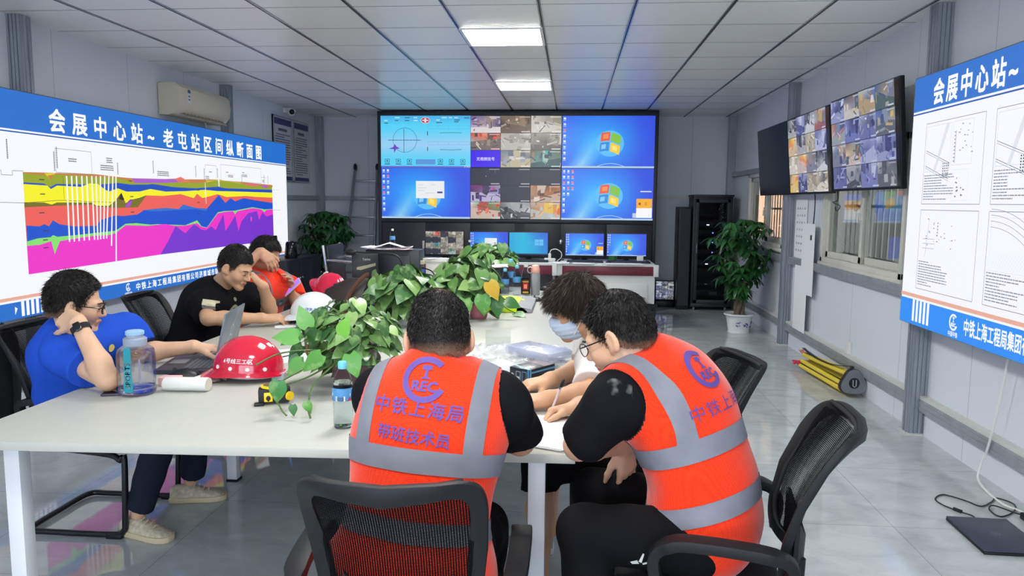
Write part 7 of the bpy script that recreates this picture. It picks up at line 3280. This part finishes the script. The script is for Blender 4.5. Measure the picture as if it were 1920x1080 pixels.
def make_hair(root, H, R, style, m, seed, skin_c=(150, 112, 90), tone=(27, 24, 23), sc=1.0, thick=(.010, .022), n=5200, L=(.012, .024), side_thin=1.0, lift=.45, fringe=None):
    H = A_(*H)
    hl = HAIRLINES[style]
    hx, hz = [p[0] for p in hl], [p[1] for p in hl]
    F = Field()
    t0, t1 = thick
    F.ell(H + R @ A_(0, -.015, .036) * sc, [(.0745 + t0) * sc, (.094 + t0 * 1.2) * sc, (.083 + t1) * sc], R, .02)
    F.ell(H + R @ A_(0, -.035, -.01) * sc, [(.067 + t0) * sc, (.072 + t0) * sc, (.075) * sc], R, .02)
    if style == 'mop':
        F.ell(H + R @ A_(0, .02, .05) * sc, [(.078 + t0) * sc, (.080 + t0) * sc, (.062 + t1) * sc], R, .03)
        for x in (-1, 1):
            F.ell(H + R @ A_(x * .068, -.005, .0) * sc, [.024 * sc, .06 * sc, .06 * sc], R, .03)
    g = wrinkle(.0022, 55, seed)

    def region(P):
        y = (P - H) @ R / sc
        lim = np.interp(y[:, 1], hx, hz)
        return (lim - y[:, 2]) * .75 + .004 * np.sin(y[:, 0] * 160 + seed)
    F.cut(region)
    v, q = surface(F, .0042, disp=g, relax=1)
    rnd = np.random.RandomState(seed)

    def grow(p, nn):
        y = (p - H) @ R
        wh = A_(.012, -.055, .12)
        d = y - wh
        d = d / (np.linalg.norm(d, axis=1)[:, None] + 1e-6)
        flow = d @ R.T
        low = np.clip((y[:, 2] + .06) / .10, .25, 1) * (np.where(y[:, 1] > .035, .55, 1) if style != 'mop' else 1)
        k = lift + .35 * np.clip((y[:, 2] - .06) / .06, 0, 1)
        out = nn * k[:, None] + flow * .9 + rnd.normal(size=p.shape) * .28
        if style == 'mop':
            out = nn * .12 + flow * .9 + rnd.normal(size=p.shape) * .12 + A_(0, 0, -.5)
        return out, low * side_thin

    V, Q = strands(v, q, grow, n, rnd, L, .0009)
    v2 = np.concatenate([v, V])
    q2 = np.concatenate([q, Q + len(v)])
    y = (v2 - H) @ R / sc
    up_ = y[:, 2] - np.interp(y[:, 1], hx, hz)
    fade = np.clip(up_ / (.034 if style == 'crew' else .024), 0, 1)
    fade = np.where((y[:, 1] < .03) & (style != 'mop'), fade, 1)
    base = np.array(lin(tone))[None] * rnd.uniform(.75, 1.7, (len(v2), 1))
    if style == 'crew':
        wv = np.clip(1 - np.linalg.norm(y - np.array([.012, -.055, .122]), axis=1) / .030, 0, 1)
        base = base * (1 - .55 * wv[:, None]) + np.array(lin((128, 96, 68)))[None] * .55 * wv[:, None]
    colv = base * fade[:, None] + np.array(lin(skin_c))[None] * (1 - fade[:, None]) * .8
    me = np_mesh('hair', v2, q2, m)
    ca = me.color_attributes.new('Col', 'FLOAT_COLOR', 'POINT')
    ca.data.foreach_set('color', np.concatenate([colv, np.ones((len(v2), 1))], 1).astype(np.float32).ravel())
    return link_mesh('hair', me, root, True)


def glasses(root, H, R, half=False, m=m_specs):
    H = Vector(H)
    Rm = Matrix([list(map(float, r)) for r in R])

    def P(x, y, z):
        return H + Rm @ Vector((x, y, z))
    b = MB()
    for s in (-1, 1):
        pts = [P(s * .033 + .025 * math.cos(a), .103 - .004 * abs(math.cos(a)), -.003 + .019 * math.sin(a)) for a in [2 * PI * k / 20 for k in range(21)]]
        b.tube(pts, .0026 if not half else .0013, 6)
        b.tube([P(s * .058, .099, .005), P(s * .074, .085, .006), P(s * .0815, .0, .007), P(s * .080, -.02, -.005)], .0026 if not half else .0020, 6)
    b.tube([P(-.009, .104, .004), P(0, .107, .007), P(.009, .104, .004)], .0017, 6)
    g = b.build('glasses', m, root, world=True)
    b = MB()
    for s in (-1, 1):
        n = 18
        b.add([P(s * .033 + .0245 * math.cos(2 * PI * k / n), .1025, -.003 + .0185 * math.sin(2 * PI * k / n)) for k in range(n)], [tuple(range(n))])
    b.build('lens', m_lens, g, world=True)


def face_bits(root, H, R, closed=False):
    H = Vector(H)
    Rm = Matrix([list(map(float, r)) for r in R])

    def P(x, y, z):
        return H + Rm @ Vector((x, y, z))
    for s in (-1, 1):
        b = MB()
        if closed:
            b.tube([P(s * .020, .0895, -.006), P(s * .031, .0915, -.0085), P(s * .042, .0845, -.006)], [.0008, .0016, .0008], 6)
        else:
            b.ell(P(s * .031, .0842, -.003), (.0085, .0065, .0042), Rm)
        b.build('eye', m_eye, root, world=True)
        b = MB()
        b.tube([P(s * .014, .0955, .0165), P(s * .030, .0935, .0215), P(s * .047, .077, .0185)], [.0022, .0030, .0014], 6, flat=1.0)
        b.build('eyebrow', m_brow, root, world=True)


def shoe(root, heel, d, m_up, m_sole, L=.27, laces=None):
    """heel: ground point under the heel, d: toe direction"""
    d = Vector((d[0], d[1], 0)).normalized()
    s = Vector((d.y, -d.x, 0))
    h = Vector(heel)
    prof = [(0, .028, .075), (.03, .036, .085), (.08, .037, .085), (.12, .038, .078), (.17, .045, .058), (.22, .044, .046), (.255, .032, .036), (.27, .012, .026)]
    rings, sole = [], []
    for (y, w, z) in prof:
        y = y * L / .27
        rings.append([h + d * y + s * (w * math.cos(a)) + Vector((0, 0, .022 + (z - .022) * max(0, math.sin(a)) ** .75)) for a in [PI * k / 10 for k in range(11)]])
        sole.append([h + d * (y * 1.03 - .004) + s * x + Vector((0, 0, z2)) for x, z2 in ((-w - .005, .001), (w + .005, .001), (w + .006, .028), (-w - .006, .028))])
    b = MB()
    b.rings(rings, True)
    u = b.build('shoe', m_up, root, world=True, smooth=60)
    b = MB()
    b.rings(sole, True)
    b.build('sole', m_sole, u, world=True, smooth=40, bevel=.004)
    if laces:
        b = MB()
        for k in range(4):
            y = (.115 + .022 * k) * L / .27
            z = .083 - .0085 * k
            b.tube([h + d * y - s * .022 + Vector((0, 0, z - .006)), h + d * (y + .006) + Vector((0, 0, z + .006)), h + d * (y + .003) + s * .022 + Vector((0, 0, z - .006))], .0035, 6)
        b.build('shoe_lace', laces, u, world=True)


def person(label, base, J, head, hair, skin_m, shirt, trousers, hands=(None, None), vest=None, closed=False, specs=None, shirt_fold=.0065, sleeve=.72, slv_r=.066,
           width=1.0, depth=1.0, plump=1.0, short=False, shoes=None, hs=1.0, seed=1, neck_r=.054, leg=1.0):
    root = thing('person', label, 'person', base, 0)
    H, f, up, roll = head
    R = frame_from(f, up, roll)
    N = A_(*J['N'])
    # ---- body: head, neck, trunk, arms, hands and legs in one field
    F = Field()
    torso_field(F, J, -.008, width, depth)
    TR = J['_R']
    head_field(F, H, R, hs, plump=plump)
    nk = A_(*H) + R @ A_(0, -.022, -.055)
    F.cap(N, nk, neck_r + .006, neck_r, .03)
    for s in 'LR':
        S, E, W = J['S' + s], J['E' + s], J['W' + s]
        F.cap(S, E, .047, .040, .02)
        m1 = lerp(E, W, .3)
        F.cap(E, m1, .040, .0415, .02)
        F.cap(m1, W, .0415, .0275, .02)
        F.ell(W, [.03, .03, .03], None, .02)
        hd = hands[0 if s == 'L' else 1]
        if hd:
            hand_field(F, A_(*W) + nrm(A_(*W) - A_(*E)) * .012, hd[0], hd[1], s == 'R', **(hd[2] if len(hd) > 2 else {}))
    for s in 'LR':
        hip = A_(*J['P']) + TR[:, 0] * (.095 if s == 'R' else -.095)
        K, An = J['K' + s], J['A' + s]
        F.cap(hip, K, .068, .050, .03)
        F.cap(K, lerp(K, An, .35), .048, .050, .02)
        F.cap(lerp(K, An, .35), An, .050, .034, .02)
    v, q = surface(Flat(F), VOX)
    me = np_mesh('body', v, q, [skin_m, m_lip])
    cen = np.empty(len(me.polygons) * 3, np.float32)
    me.polygons.foreach_get('center', cen)
    y = (cen.reshape(-1, 3) - A_(*H)) @ R / hs
    lip = (np.abs(y[:, 0]) < .021 - .0 * y[:, 1]) & (np.abs(y[:, 2] + .0655) < .0105 - .25 * np.abs(y[:, 0])) & (y[:, 1] > .08)
    me.polygons.foreach_set('material_index', lip.astype(np.int32))
    link_mesh('body', me, root, True)
    # ---- shirt
    T = Field()
    torso_field(T, J, .012, width, depth)
    Cl = Field()
    Cl.cap(N - TR[:, 2] * .02, lerp(N, nk, .35), neck_r + .024, neck_r + .016, .03)
    Cl.plane(lerp(N, nk, .22), nrm(nk - N))
    T.plane(A_(*J['P']) - TR[:, 2] * .10, -TR[:, 2])
    G = Field()
    for s in 'LR':
        S, E = J['S' + s], J['E' + s]
        end = lerp(S, E, sleeve)
        d = nrm(A_(*E) - A_(*S))
        one = Field()
        one.cap(lerp(S, E, .05), lerp(S, E, sleeve + .25), slv_r + .002, slv_r, .03)
        one.plane(end, d)
        G = one if s == 'L' else Both(G, one, .01)
    v, q = surface(Flat(Both(Both(T, Cl, .02), G, .06)), VOX, disp=wrinkle(shirt_fold, 24, seed, (1, 1, .6)), relax=1)
    sh = put('shirt', v, q, shirt, root)
    sb = bvh_of(v, q)
    # ---- trousers
    L_ = Field()
    Pv = A_(*J['P'])
    L_.ell(Pv + TR[:, 2] * .0, [.178 * width, .128 * depth, .115], TR, .04)
    legs = None
    for s in 'LR':
        hip = Pv + TR[:, 0] * (.095 if s == 'R' else -.095)
        K, An = J['K' + s], J['A' + s]
        L_.cap(hip, K, .094 * leg, .072 * leg, .04)
        one = Field()
        one.cap(K, lerp(K, An, 1.1), .072 * leg, .060 * leg, .03)
        e = .18 if short else .93
        one.plane(lerp(K, An, e), nrm(A_(*An) - A_(*K)))
        legs = one if legs is None else Both(legs, one, .004)
    v, q = surface(Both(L_, legs, .02), .006, disp=wrinkle(.004, 22, seed + 5), relax=1)
    tr = put('trousers', v, q, trousers, root)
    tb_ = bvh_of(v, q)
    # ---- vest
    vb = None
    if vest:
        V_ = Field()
        torso_field(V_, J, .030, width * vest.get('w', 1.0), depth * vest.get('d', 1.0))
        if 'hem' in vest:
            V_.ell(Pv + TR[:, 2] * .0 - TR[:, 1] * .02, [.21, .17, .12], TR, .06)
        V_.plane(Pv - TR[:, 2] * vest.get('len', .13), -TR[:, 2])
        Vc = Field()
        Vc.cap(N - TR[:, 2] * .02, lerp(N, nk, .4), neck_r + .036, neck_r + .026, .02)
        Vc.plane(lerp(N, nk, .24) + TR[:, 1] * .0, nrm(nk - N + TR[:, 1] * .05))
        Vf = Field()
        Vf.FAR = .5
        Vf.cap(lerp(N, nk, .2) + TR[:, 1] * .05, lerp(N, nk, 1.0) + TR[:, 1] * .05, neck_r + .0, neck_r + .03)
        Vf.cap(N + TR[:, 1] * .09, N + TR[:, 1] * .16 - TR[:, 2] * .16, .055, .012)
        Vc.cut(lambda P: -Vf(P))
        V_.cut(lambda P: -Vf(P))
        arms = []
        for s in 'LR':
            sg = -1 if s == 'L' else 1
            S = A_(*J['S' + s]) + TR[:, 0] * sg * vest.get('arm', .030)
            E = A_(*J['E' + s])
            c = Field()
            c.FAR = .5
            c.cap(S - TR[:, 2] * .02, S + nrm(E - S) * .34 + TR[:, 0] * sg * .05, .088, .108, .01)
            c.cap(S, S + TR[:, 0] * sg * .12, .10, .12, .01)
            arms.append(c)
        for c in arms:
            V_.cut(lambda P, c=c: -c(P))
        VV = Both(V_, Vc, .02)
        v, q = surface(Flat(VV), VOX, disp=wrinkle(.0045, 17, seed + 9), relax=1)
        me = np_mesh('vest', v, q, [m_vest, m_piping])
        cc = v[q].mean(1).astype(np.float32)
        near = np.minimum(np.abs(arms[0](cc)), np.abs(arms[1](cc))) < .006
        me.polygons.foreach_set('material_index', near.astype(np.int32))
        vo = link_mesh('vest', me, root, True)
        vb = bvh_of(v, q)
        # reflective strips cut out of the same surface

        def strip(cuts):
            bm = bmesh.new()
            vs = [bm.verts.new(tuple(map(float, p))) for p in v]
            for f_ in q:
                bm.faces.new([vs[i] for i in f_])
            bm.normal_update()
            for (o, n_) in cuts:
                bmesh.ops.bisect_plane(bm, geom=bm.verts[:] + bm.edges[:] + bm.faces[:], plane_co=Vector(map(float, o)), plane_no=Vector(map(float, n_)), clear_outer=True)
            bmesh.ops.recalc_face_normals(bm, faces=bm.faces)
            for p in bm.verts:
                p.co += p.normal * .0022
            me2 = bpy.data.meshes.new('reflective_strip')
            bm.to_mesh(me2)
            bm.free()
            me2.materials.append(m_tape)
            me2.shade_smooth()
            o2 = link_mesh('reflective_strip', me2, vo, True)
            return o2
        rt, fw, sp = TR[:, 0], TR[:, 1], TR[:, 2]
        for (h0, h1) in vest['bands']:
            strip([(Pv + sp * h1, sp), (Pv + sp * h0, -sp)])
        top = vest['bands'][0][1]
        for s in (-1, 1):
            l0, l1 = vest.get('straps', (.116, .160))
            c = Pv + rt * s * l0
            strip([(Pv + sp * (top - .002), -sp), (Pv + rt * s * l1, rt * s), (Pv + rt * s * l0, -rt * s)])
        if 'print' in vest:
            a = Art(1, 1)
            vest['print'](a)
            db = decal(art_polys(a), Pv, rt, sp, fw, vb, .0028)
            db.build('back_print', m_print_v, vo, world=True)
    make_hair(root, H, R, **hair)
    face_bits(root, H, R, closed)
    if specs:
        glasses(root, H, R, specs == 'half')
    if shoes:
        for hh, dd in shoes[0]:
            shoe(root, hh, dd, *shoes[1:])
    return dict(root=root, shirt=sh, sb=sb, R=R, TR=TR, tb=tb_, H=A_(*H), trousers=tr)


sk_a, sk_b, sk_c, sk_d = skin('skin_light', (214, 172, 142)), skin('skin_tan', (202, 158, 126)), skin('skin_warm', (206, 158, 130)), skin('skin_dark_tan', (184, 128, 104))
c_black, c_trs, c_blue, c_white, c_grey = cloth('black_cotton', (22, 22, 26)), cloth('black_trouser_cloth', (19, 19, 22)), cloth('royal_blue_cotton', (38, 82, 196)), cloth('white_cotton', (214, 208, 208)), cloth('grey_cotton', (120, 124, 132))
c_navy = cloth('navy_trouser_cloth', (34, 38, 52))
sh_beige, so_beige, sh_dark = mat('beige_knit_shoe', (196, 184, 160), rough=.8, vary=.25, vscale=60), mat('cream_sole', (206, 190, 156), rough=.6), mat('dark_shoe', (52, 52, 56), rough=.6)
sh_grey = mat('grey_shoe', (150, 150, 154), rough=.7)


def back_print_full(a):
    a.text('中铁上海局', -.116, .400, .042, (0, 0, 0), .022, 1.0, pitch=.0455, rot=-.03)
    a.text('带班技术员', -.097, .338, .037, (0, 0, 0), .02, 1.0, pitch=.0365, rot=-.05)
    a.logo(.0, .482, .056, (0, 0, 0))


def back_print_small(a):
    a.text('中铁上海局', -.125, .335, .046, (0, 0, 0), .0, 1.0, pitch=.0495)
    a.logo(-.015, .455, .055, (0, 0, 0))


# --- middle man, from behind
person('person from behind in an orange vest lettered across the back at the near table edge', (-.385, 1.8, 0),
       dict(P=(-.39, 1.80, .56), N=(-.348, 1.90, 1.035), SL=(-.51, 1.945, .965), SR=(-.172, 1.93, .965), EL=(-.505, 2.17, .81), ER=(-.138, 2.09, .812), WL=(-.40, 2.33, .79), WR=(-.32, 2.27, .79),
            KL=(-.53, 2.16, .52), KR=(-.25, 2.16, .52), AL=(-.53, 2.1, .09), AR=(-.25, 2.1, .09)),
       ((-.345, 1.945, 1.125), (-.17, .9, -.40), (0, 0, 1), .02), dict(style='crew', m=m_hair, seed=4, n=12000, L=(.006, .013), thick=(.003, .012), lift=.7), sk_c, c_black, c_trs,
       hands=(((.9, .3, 0), (0, .2, 1)), ((-.9, .3, 0), (0, .2, 1))), sleeve=.78, slv_r=.068,
       vest=dict(bands=[(.262, .318), (.10, .150)], print=back_print_full, len=.16, w=1.03, hem=1, arm=.052), shoes=([((-.53, 2.06, 0), (0, 1)), ((-.25, 2.06, 0), (0, 1))], sh_dark, sh_dark), seed=3)

# --- man writing, on the right
p6 = person('person in glasses and orange vest writing with a pen at the table corner', (.42, 2.02, 0),
            dict(P=(.40, 2.12, .56), N=(.25, 2.18, 1.03), SL=(.115, 2.02, .945), SR=(.355, 2.34, .95), EL=(.028, 2.08, .806), ER=(.19, 2.57, .83), WL=(.17, 2.31, .735), WR=(.035, 2.55, .792),
                 KL=(.045, 2.03, .575), KR=(.09, 2.42, .54), AL=(.10, 2.0, .09), AR=(.12, 2.48, .09), bow=(.03, -.012, .0)),
            ((.135, 2.165, 1.105), (-.86, .36, -.42), (0, 0, 1), .0), dict(style='short', m=m_hair, seed=9, n=11000, L=(.010, .022), thick=(.003, .014), lift=.6), sk_a, c_black, c_trs,
            hands=(((.1, .15, -1), (.6, -.7, .1), dict(curl=(.2, .3, .2))), ((-.92, -.25, -.12), (-.1, .35, .92), dict(curls=[(.75, .75, .4), (.8, .8, .5), (.9, .9, .6), (.9, .9, .7)], thumb=(.5, .35)))),
            sleeve=.90, slv_r=.074, vest=dict(bands=[(.232, .290), (.065, .120)], print=back_print_small, len=.13, w=.98, d=1.0), specs='half',
            shoes=([((.10, 2.02, 0), (-1, .1)), ((.14, 2.5, 0), (-1, .1))], sh_dark, sh_dark), seed=7, width=.97, depth=1.05, plump=1.08, leg=1.05)
t = thing('pen', 'slim white and black pen in the hand of the vested man writing', 'pen', (-.045, 2.515, .77))
b = MB()
b.tube([(-.070, 2.500, .756), (-.067, 2.502, .768), (-.030, 2.525, .862)], [.001, .0042, .0045], 10)
b.build('barrel', mat('pen_pearl', (214, 200, 206), rough=.3), t, world=True)
b = MB()
b.tube([(-.030, 2.525, .862), (-.023, 2.529, .879), (-.019, 2.532, .888)], [.005, .005, .003], 10)
b.tube([(-.026, 2.521, .882), (-.035, 2.516, .856)], .0017, 6)
b.build('clip_cap', m_black, t, world=True)
a = Art(1, 1)
a.poly([(-.03, .0), (-.012, .008), (-.006, -.004), (-.024, -.008)], (0, 0, 0))
a.poly([(-.008, .004), (.002, .03), (.006, .028), (.0, .0)], (0, 0, 0))
a.poly([(.002, .0), (.024, .01), (.026, .004), (.004, -.006)], (0, 0, 0))
decal(art_polys(a), (.20, 1.9, .53), (1, 0, 0), (0, 0, 1), (0, 1, 0), p6['tb'], .002).build('trouser_emblem', m_white_pl, p6['trousers'], world=True)

a = Art(1, 1)
a.grid(-.035, -.03, .035, .03, 8, 8, lambda u, v: (0, 0, 0))
m_dust = mat('pale_dust', (150, 150, 146), rough=.95)
_nt = m_dust.node_tree
_n, _r, _tc2 = _nt.nodes.new('ShaderNodeTexNoise'), _nt.nodes.new('ShaderNodeValToRGB'), _nt.nodes.new('ShaderNodeTexCoord')
_n.inputs['Scale'].default_value = 38
_n.inputs['Detail'].default_value = 5
_r.color_ramp.elements[0].position, _r.color_ramp.elements[1].position = .52, .95
_nt.links.new(_tc2.outputs['Object'], _n.inputs['Vector'])
_nt.links.new(_n.outputs['Fac'], _r.inputs[0])
_nt.links.new(_r.outputs[0], _nt.nodes['Principled BSDF'].inputs['Alpha'])
decal(art_polys(a), (.13, 2.0, .985), (1, 0, 0), (0, 0, 1), (0, 1, -.7), p6['sb'], .002).build('dust_stain', m_dust, p6['shirt'], world=True)

# --- masked man in white
p5 = person('person in a white shirt and pale blue face mask at the table', (.34, 2.92, 0),
            dict(P=(.33, 2.86, .56), N=(.135, 3.02, .955), SL=(.10, 2.85, .872), SR=(.095, 3.19, .88), EL=(.075, 2.70, .80), ER=(.06, 3.12, .80), WL=(-.075, 2.635, .79), WR=(-.075, 2.93, .79),
                 KL=(-.10, 2.66, .53), KR=(-.08, 3.1, .53), AL=(-.10, 2.60, .09), AR=(-.08, 3.1, .09), bow=(.03, 0, .02)),
            ((.025, 3.0, 1.065), (-.95, -.03, -.24), (0, 0, 1), .0), dict(style='mop', m=m_hair_b, tone=(52, 43, 38), seed=14, n=9000, L=(.02, .042), thick=(.010, .024)), sk_b, c_white, c_trs,
            hands=(((-.95, -.1, -.05), (0, -.25, 1), dict(curl=(.3, .3, .2))), ((-.86, -.45, -.1), (0, -.15, 1), dict(curl=(.25, .35, .25), thumb=(.7, .3)))), sleeve=.78, slv_r=.070, short=True,
            shoes=([((-.08, 2.56, 0), (-1, -.2)), ((-.06, 3.1, 0), (-1, 0))], sh_grey, m_white_pl), seed=11, hs=1.02)
F = Field()
Hm, Rm_ = p5['H'], p5['R']
F.ell(Hm + Rm_ @ A_(0, .034, -.052), [.070, .079, .066], Rm_, .01)
F.ell(Hm + Rm_ @ A_(0, .085, -.03), [.03, .034, .03], Rm_, .03)
F.cut(lambda P: ((P - Hm) @ Rm_)[:, 2] + .022 - .25 * np.clip(((P - Hm) @ Rm_)[:, 1] - .06, 0, 1))
F.cut(lambda P: .018 - ((P - Hm) @ Rm_)[:, 1] - .22 * np.abs(((P - Hm) @ Rm_)[:, 2] + .06))
v, q = surface(F, .0035, disp=lambda P: (.0016 * np.sin(((P - Hm) @ Rm_)[:, 2] * 330)).astype(np.float32))
fm = put('face_mask', v, q, mat('pale_blue_mask', (190, 208, 232), rough=.8, bump=.1, bscale=40), p5['root'])
Mm = Matrix([list(map(float, r)) for r in Rm_])
for s in (-1, 1):
    b = MB()
    hv_ = Vector(map(float, Hm))
    b.tube([hv_ + Mm @ Vector((s * .066, .035, -.026)), hv_ + Mm @ Vector((s * .086, .0, .0)), hv_ + Mm @ Vector((s * .090, -.012, .006))], .002, 6)
    b.tube([hv_ + Mm @ Vector((s * .060, .035, -.088)), hv_ + Mm @ Vector((s * .082, .004, -.045)), hv_ + Mm @ Vector((s * .088, -.012, -.028))], .002, 6)
    b.build('ear_loop', m_white_pl, fm, world=True)

# --- man in blue
p1 = person('person in a blue shirt and glasses resting his cheek on his hand at the laptop', (-2.16, 3.2, 0),
            dict(P=(-2.17, 3.2, .56), N=(-2.055, 3.02, .955), SL=(-1.97, 3.20, .895), SR=(-2.035, 2.83, .875), EL=(-1.93, 3.2, .80), ER=(-1.745, 2.685, .805), WL=(-1.70, 3.25, .822), WR=(-1.885, 2.735, 1.005),
                 KL=(-1.74, 3.40, .52), KR=(-1.74, 3.06, .52), AL=(-1.87, 3.50, .10), AR=(-1.90, 3.09, .10), bow=(-.045, -.02, .0)),
            ((-2.04, 2.955, 1.05), (.86, .46, -.16), (0, 0, 1), -.03), dict(style='short', m=m_hair, seed=21, n=9000, L=(.010, .024), thick=(.008, .024), lift=.4), sk_a, c_blue, c_navy,
            hands=(((.95, .28, -.12), (.1, 0, 1), dict(curl=(.28, .35, .25), spread=.12)), ((-.85, .38, .12), (-.1, -.75, .6), dict(curl=(.9, .8, .5), thumb=(.5, .2)))), sleeve=.60, slv_r=.082, specs='full',
            width=1.14, depth=1.2, plump=1.08, seed=23,
            shoes=([((-1.975, 3.10, 0), (.95, -.25)), ((-1.955, 3.46, 0), (.95, .25))], sh_beige, so_beige, .26, sh_beige), leg=.95)
b = MB()
W_ = Vector((-1.885, 2.735, 1.005))
d_ = (W_ - Vector((-1.745, 2.685, .805))).normalized()
c_ = W_ - d_ * .02
sx_ = d_.cross(Vector((0, -1, .3))).normalized()
ny_ = sx_.cross(d_)
b.rings([[c_ + d_ * z + (sx_ * math.cos(a) + ny_ * math.sin(a)) * r for a in [2 * PI * k / 20 for k in range(20)]] for z, r in ((-.011, .0335), (-.011, .0360), (.011, .0355), (.011, .0325))], False)
wt = b.build('wristwatch', m_seat, p1['root'], world=True, smooth=50)
b = MB()
fc = (Vector((.25, -.9, .35)) - d_ * Vector((.25, -.9, .35)).dot(d_)).normalized()
b.box(c_ + fc * .038, (.026, .036, .010), Matrix((fc.cross(d_), d_, fc)).transposed())
b.build('watch_face', m_black_gloss, wt, world=True, bevel=.004)
a = Art(1, 1)
a.disc(0, 0, .016, (0, 0, 0))
decal(art_polys(a), (-1.80, 2.98, .86), (0, 1, 0), (0, 0, 1), (-1, .2, 0), p1['sb'], .003).build('shirt_badge', mat('badge_yellow', (226, 206, 110), rough=.6), p1['shirt'], world=True)

# --- man in black
p2 = person('person in a black shirt looking down with one hand raised to his mouth', (-2.26, 4.38, 0),
            dict(P=(-2.27, 4.38, .56), N=(-2.12, 4.40, .965), SL=(-2.02, 4.57, .885), SR=(-2.13, 4.21, .88), EL=(-1.87, 4.55, .805), ER=(-2.05, 4.10, .815), WL=(-1.855, 4.41, .965), WR=(-1.80, 4.24, .80),
                 KL=(-1.78, 4.52, .53), KR=(-1.82, 4.25, .53), AL=(-1.85, 4.55, .1), AR=(-1.9, 4.25, .1), bow=(-.04, 0, 0)),
            ((-1.985, 4.335, 1.085), (.88, -.16, -.40), (0, 0, 1), .0), dict(style='crew', m=m_hair, seed=31, n=6500, L=(.008, .018), thick=(.004, .020), lift=.5), sk_b, c_black, c_trs,
            hands=(((-.55, -.35, .75), (.75, .2, .6), dict(curl=(.8, .7, .4), thumb=(.7, .2))), ((.88, .40, .0), (0, -.35, .95), dict(curl=(.5, .6, .4)))), closed=True, sleeve=.74, slv_r=.074,
            width=1.1, depth=1.12, plump=1.08, seed=33)
a = Art(1, 1)
a.grid(-.034, -.012, .034, .020, 10, 6, lambda u, v: (0, 0, 0))
decal(art_polys(a), (-2.05, 4.1, .90), (1, .2, -.15), (0, 0, 1), (-.25, 1, -.15), p2['sb'], .004).build('sleeve_patch', mat('patch_cream', (206, 200, 170), rough=.7), p2['shirt'], world=True)
a = Art(1, 1)
a.grid(-.034, -.030, .034, -.014, 10, 3, lambda u, v: (0, 0, 0))
decal(art_polys(a), (-2.05, 4.1, .90), (1, .2, -.15), (0, 0, 1), (-.25, 1, -.15), p2['sb'], .004).build('sleeve_stripe', mat('patch_grey', (120, 124, 132), rough=.7), p2['shirt'], world=True)
a = Art(1, 1)
a.ring(0, -.02, .022, .04, (0, 0, 0), 0, 300)
a.disc(.01, .05, .012, (0, 0, 0))
decal(art_polys(a), (-1.85, 4.36, .84), (0, 1, 0), (0, 0, 1), (-1, 0, 0), p2['sb'], .004).build('chest_print', mat('chest_print_khaki', (150, 150, 120), rough=.7), p2['shirt'], world=True)
t = thing('clipboard', 'dark clipboard with a white sheet under the hand of the man in black', 'clipboard', (-1.66, 4.42, TZ + .012), .5)
b = MB()
b.box((.05, .02, .02), (.2, .14, .012), rotm(0, -.22, 0))
b.build('board', m_black, t, bevel=.002)
b = MB()
b.box((.05, .06, .034), (.2, .1, .003), rotm(0, -.22, 0))
b.build('sheet', m_paper, t)

# --- man behind, with the phone
p3 = person('person in an orange vest with forearm across his face holding a phone', (-2.28, 5.15, 0),
            dict(P=(-2.20, 5.12, .56), N=(-2.12, 5.07, .965), SL=(-2.00, 5.24, .875), SR=(-2.10, 4.90, .885), EL=(-1.93, 5.17, .775), ER=(-2.19, 4.78, 1.0), WL=(-1.955, 5.12, .835), WR=(-2.085, 4.92, 1.135),
                 KL=(-1.80, 5.3, .53), KR=(-1.82, 5.0, .53), AL=(-1.85, 5.3, .1), AR=(-1.9, 5.0, .1), bow=(-.03, 0, 0)),
            ((-2.095, 5.04, 1.105), (.84, -.20, -.50), (0, 0, 1), .0), dict(style='short', m=m_hair, seed=41, n=5000, L=(.014, .03), thick=(.008, .02)), sk_c, m_vest, c_trs,
            hands=(((.25, -.25, .9), (.5, .8, .1), dict(curl=(.6, .5, .3))), ((.72, -.12, -.68), (.3, -.6, .6), dict(curl=(.5, .5, .3)))), closed=True, sleeve=.8, slv_r=.07,
            vest=dict(bands=[(.24, .30), (.10, .16)], len=.10, arm=.03), seed=43, width=1.08, depth=1.25)
t = thing('mobile_phone', 'phone with a violet screen in the hand of the man behind', 'phone', (-1.93, 5.10, .88))
b = MB()
Rp = rotm(.5, -.75, .2)
b.box((-1.93, 5.085, .885), (.15, .072, .009), Rp)
b.build('case', m_white_pl, t, world=True, bevel=.003)
b = MB()
b.box(Vector((-1.93, 5.085, .885)) + Rp @ Vector((0, 0, .0055)), (.135, .064, .002), Rp)
b.build('screen', mat('phone_violet_screen', (160, 110, 235), emit=.8), t, world=True)
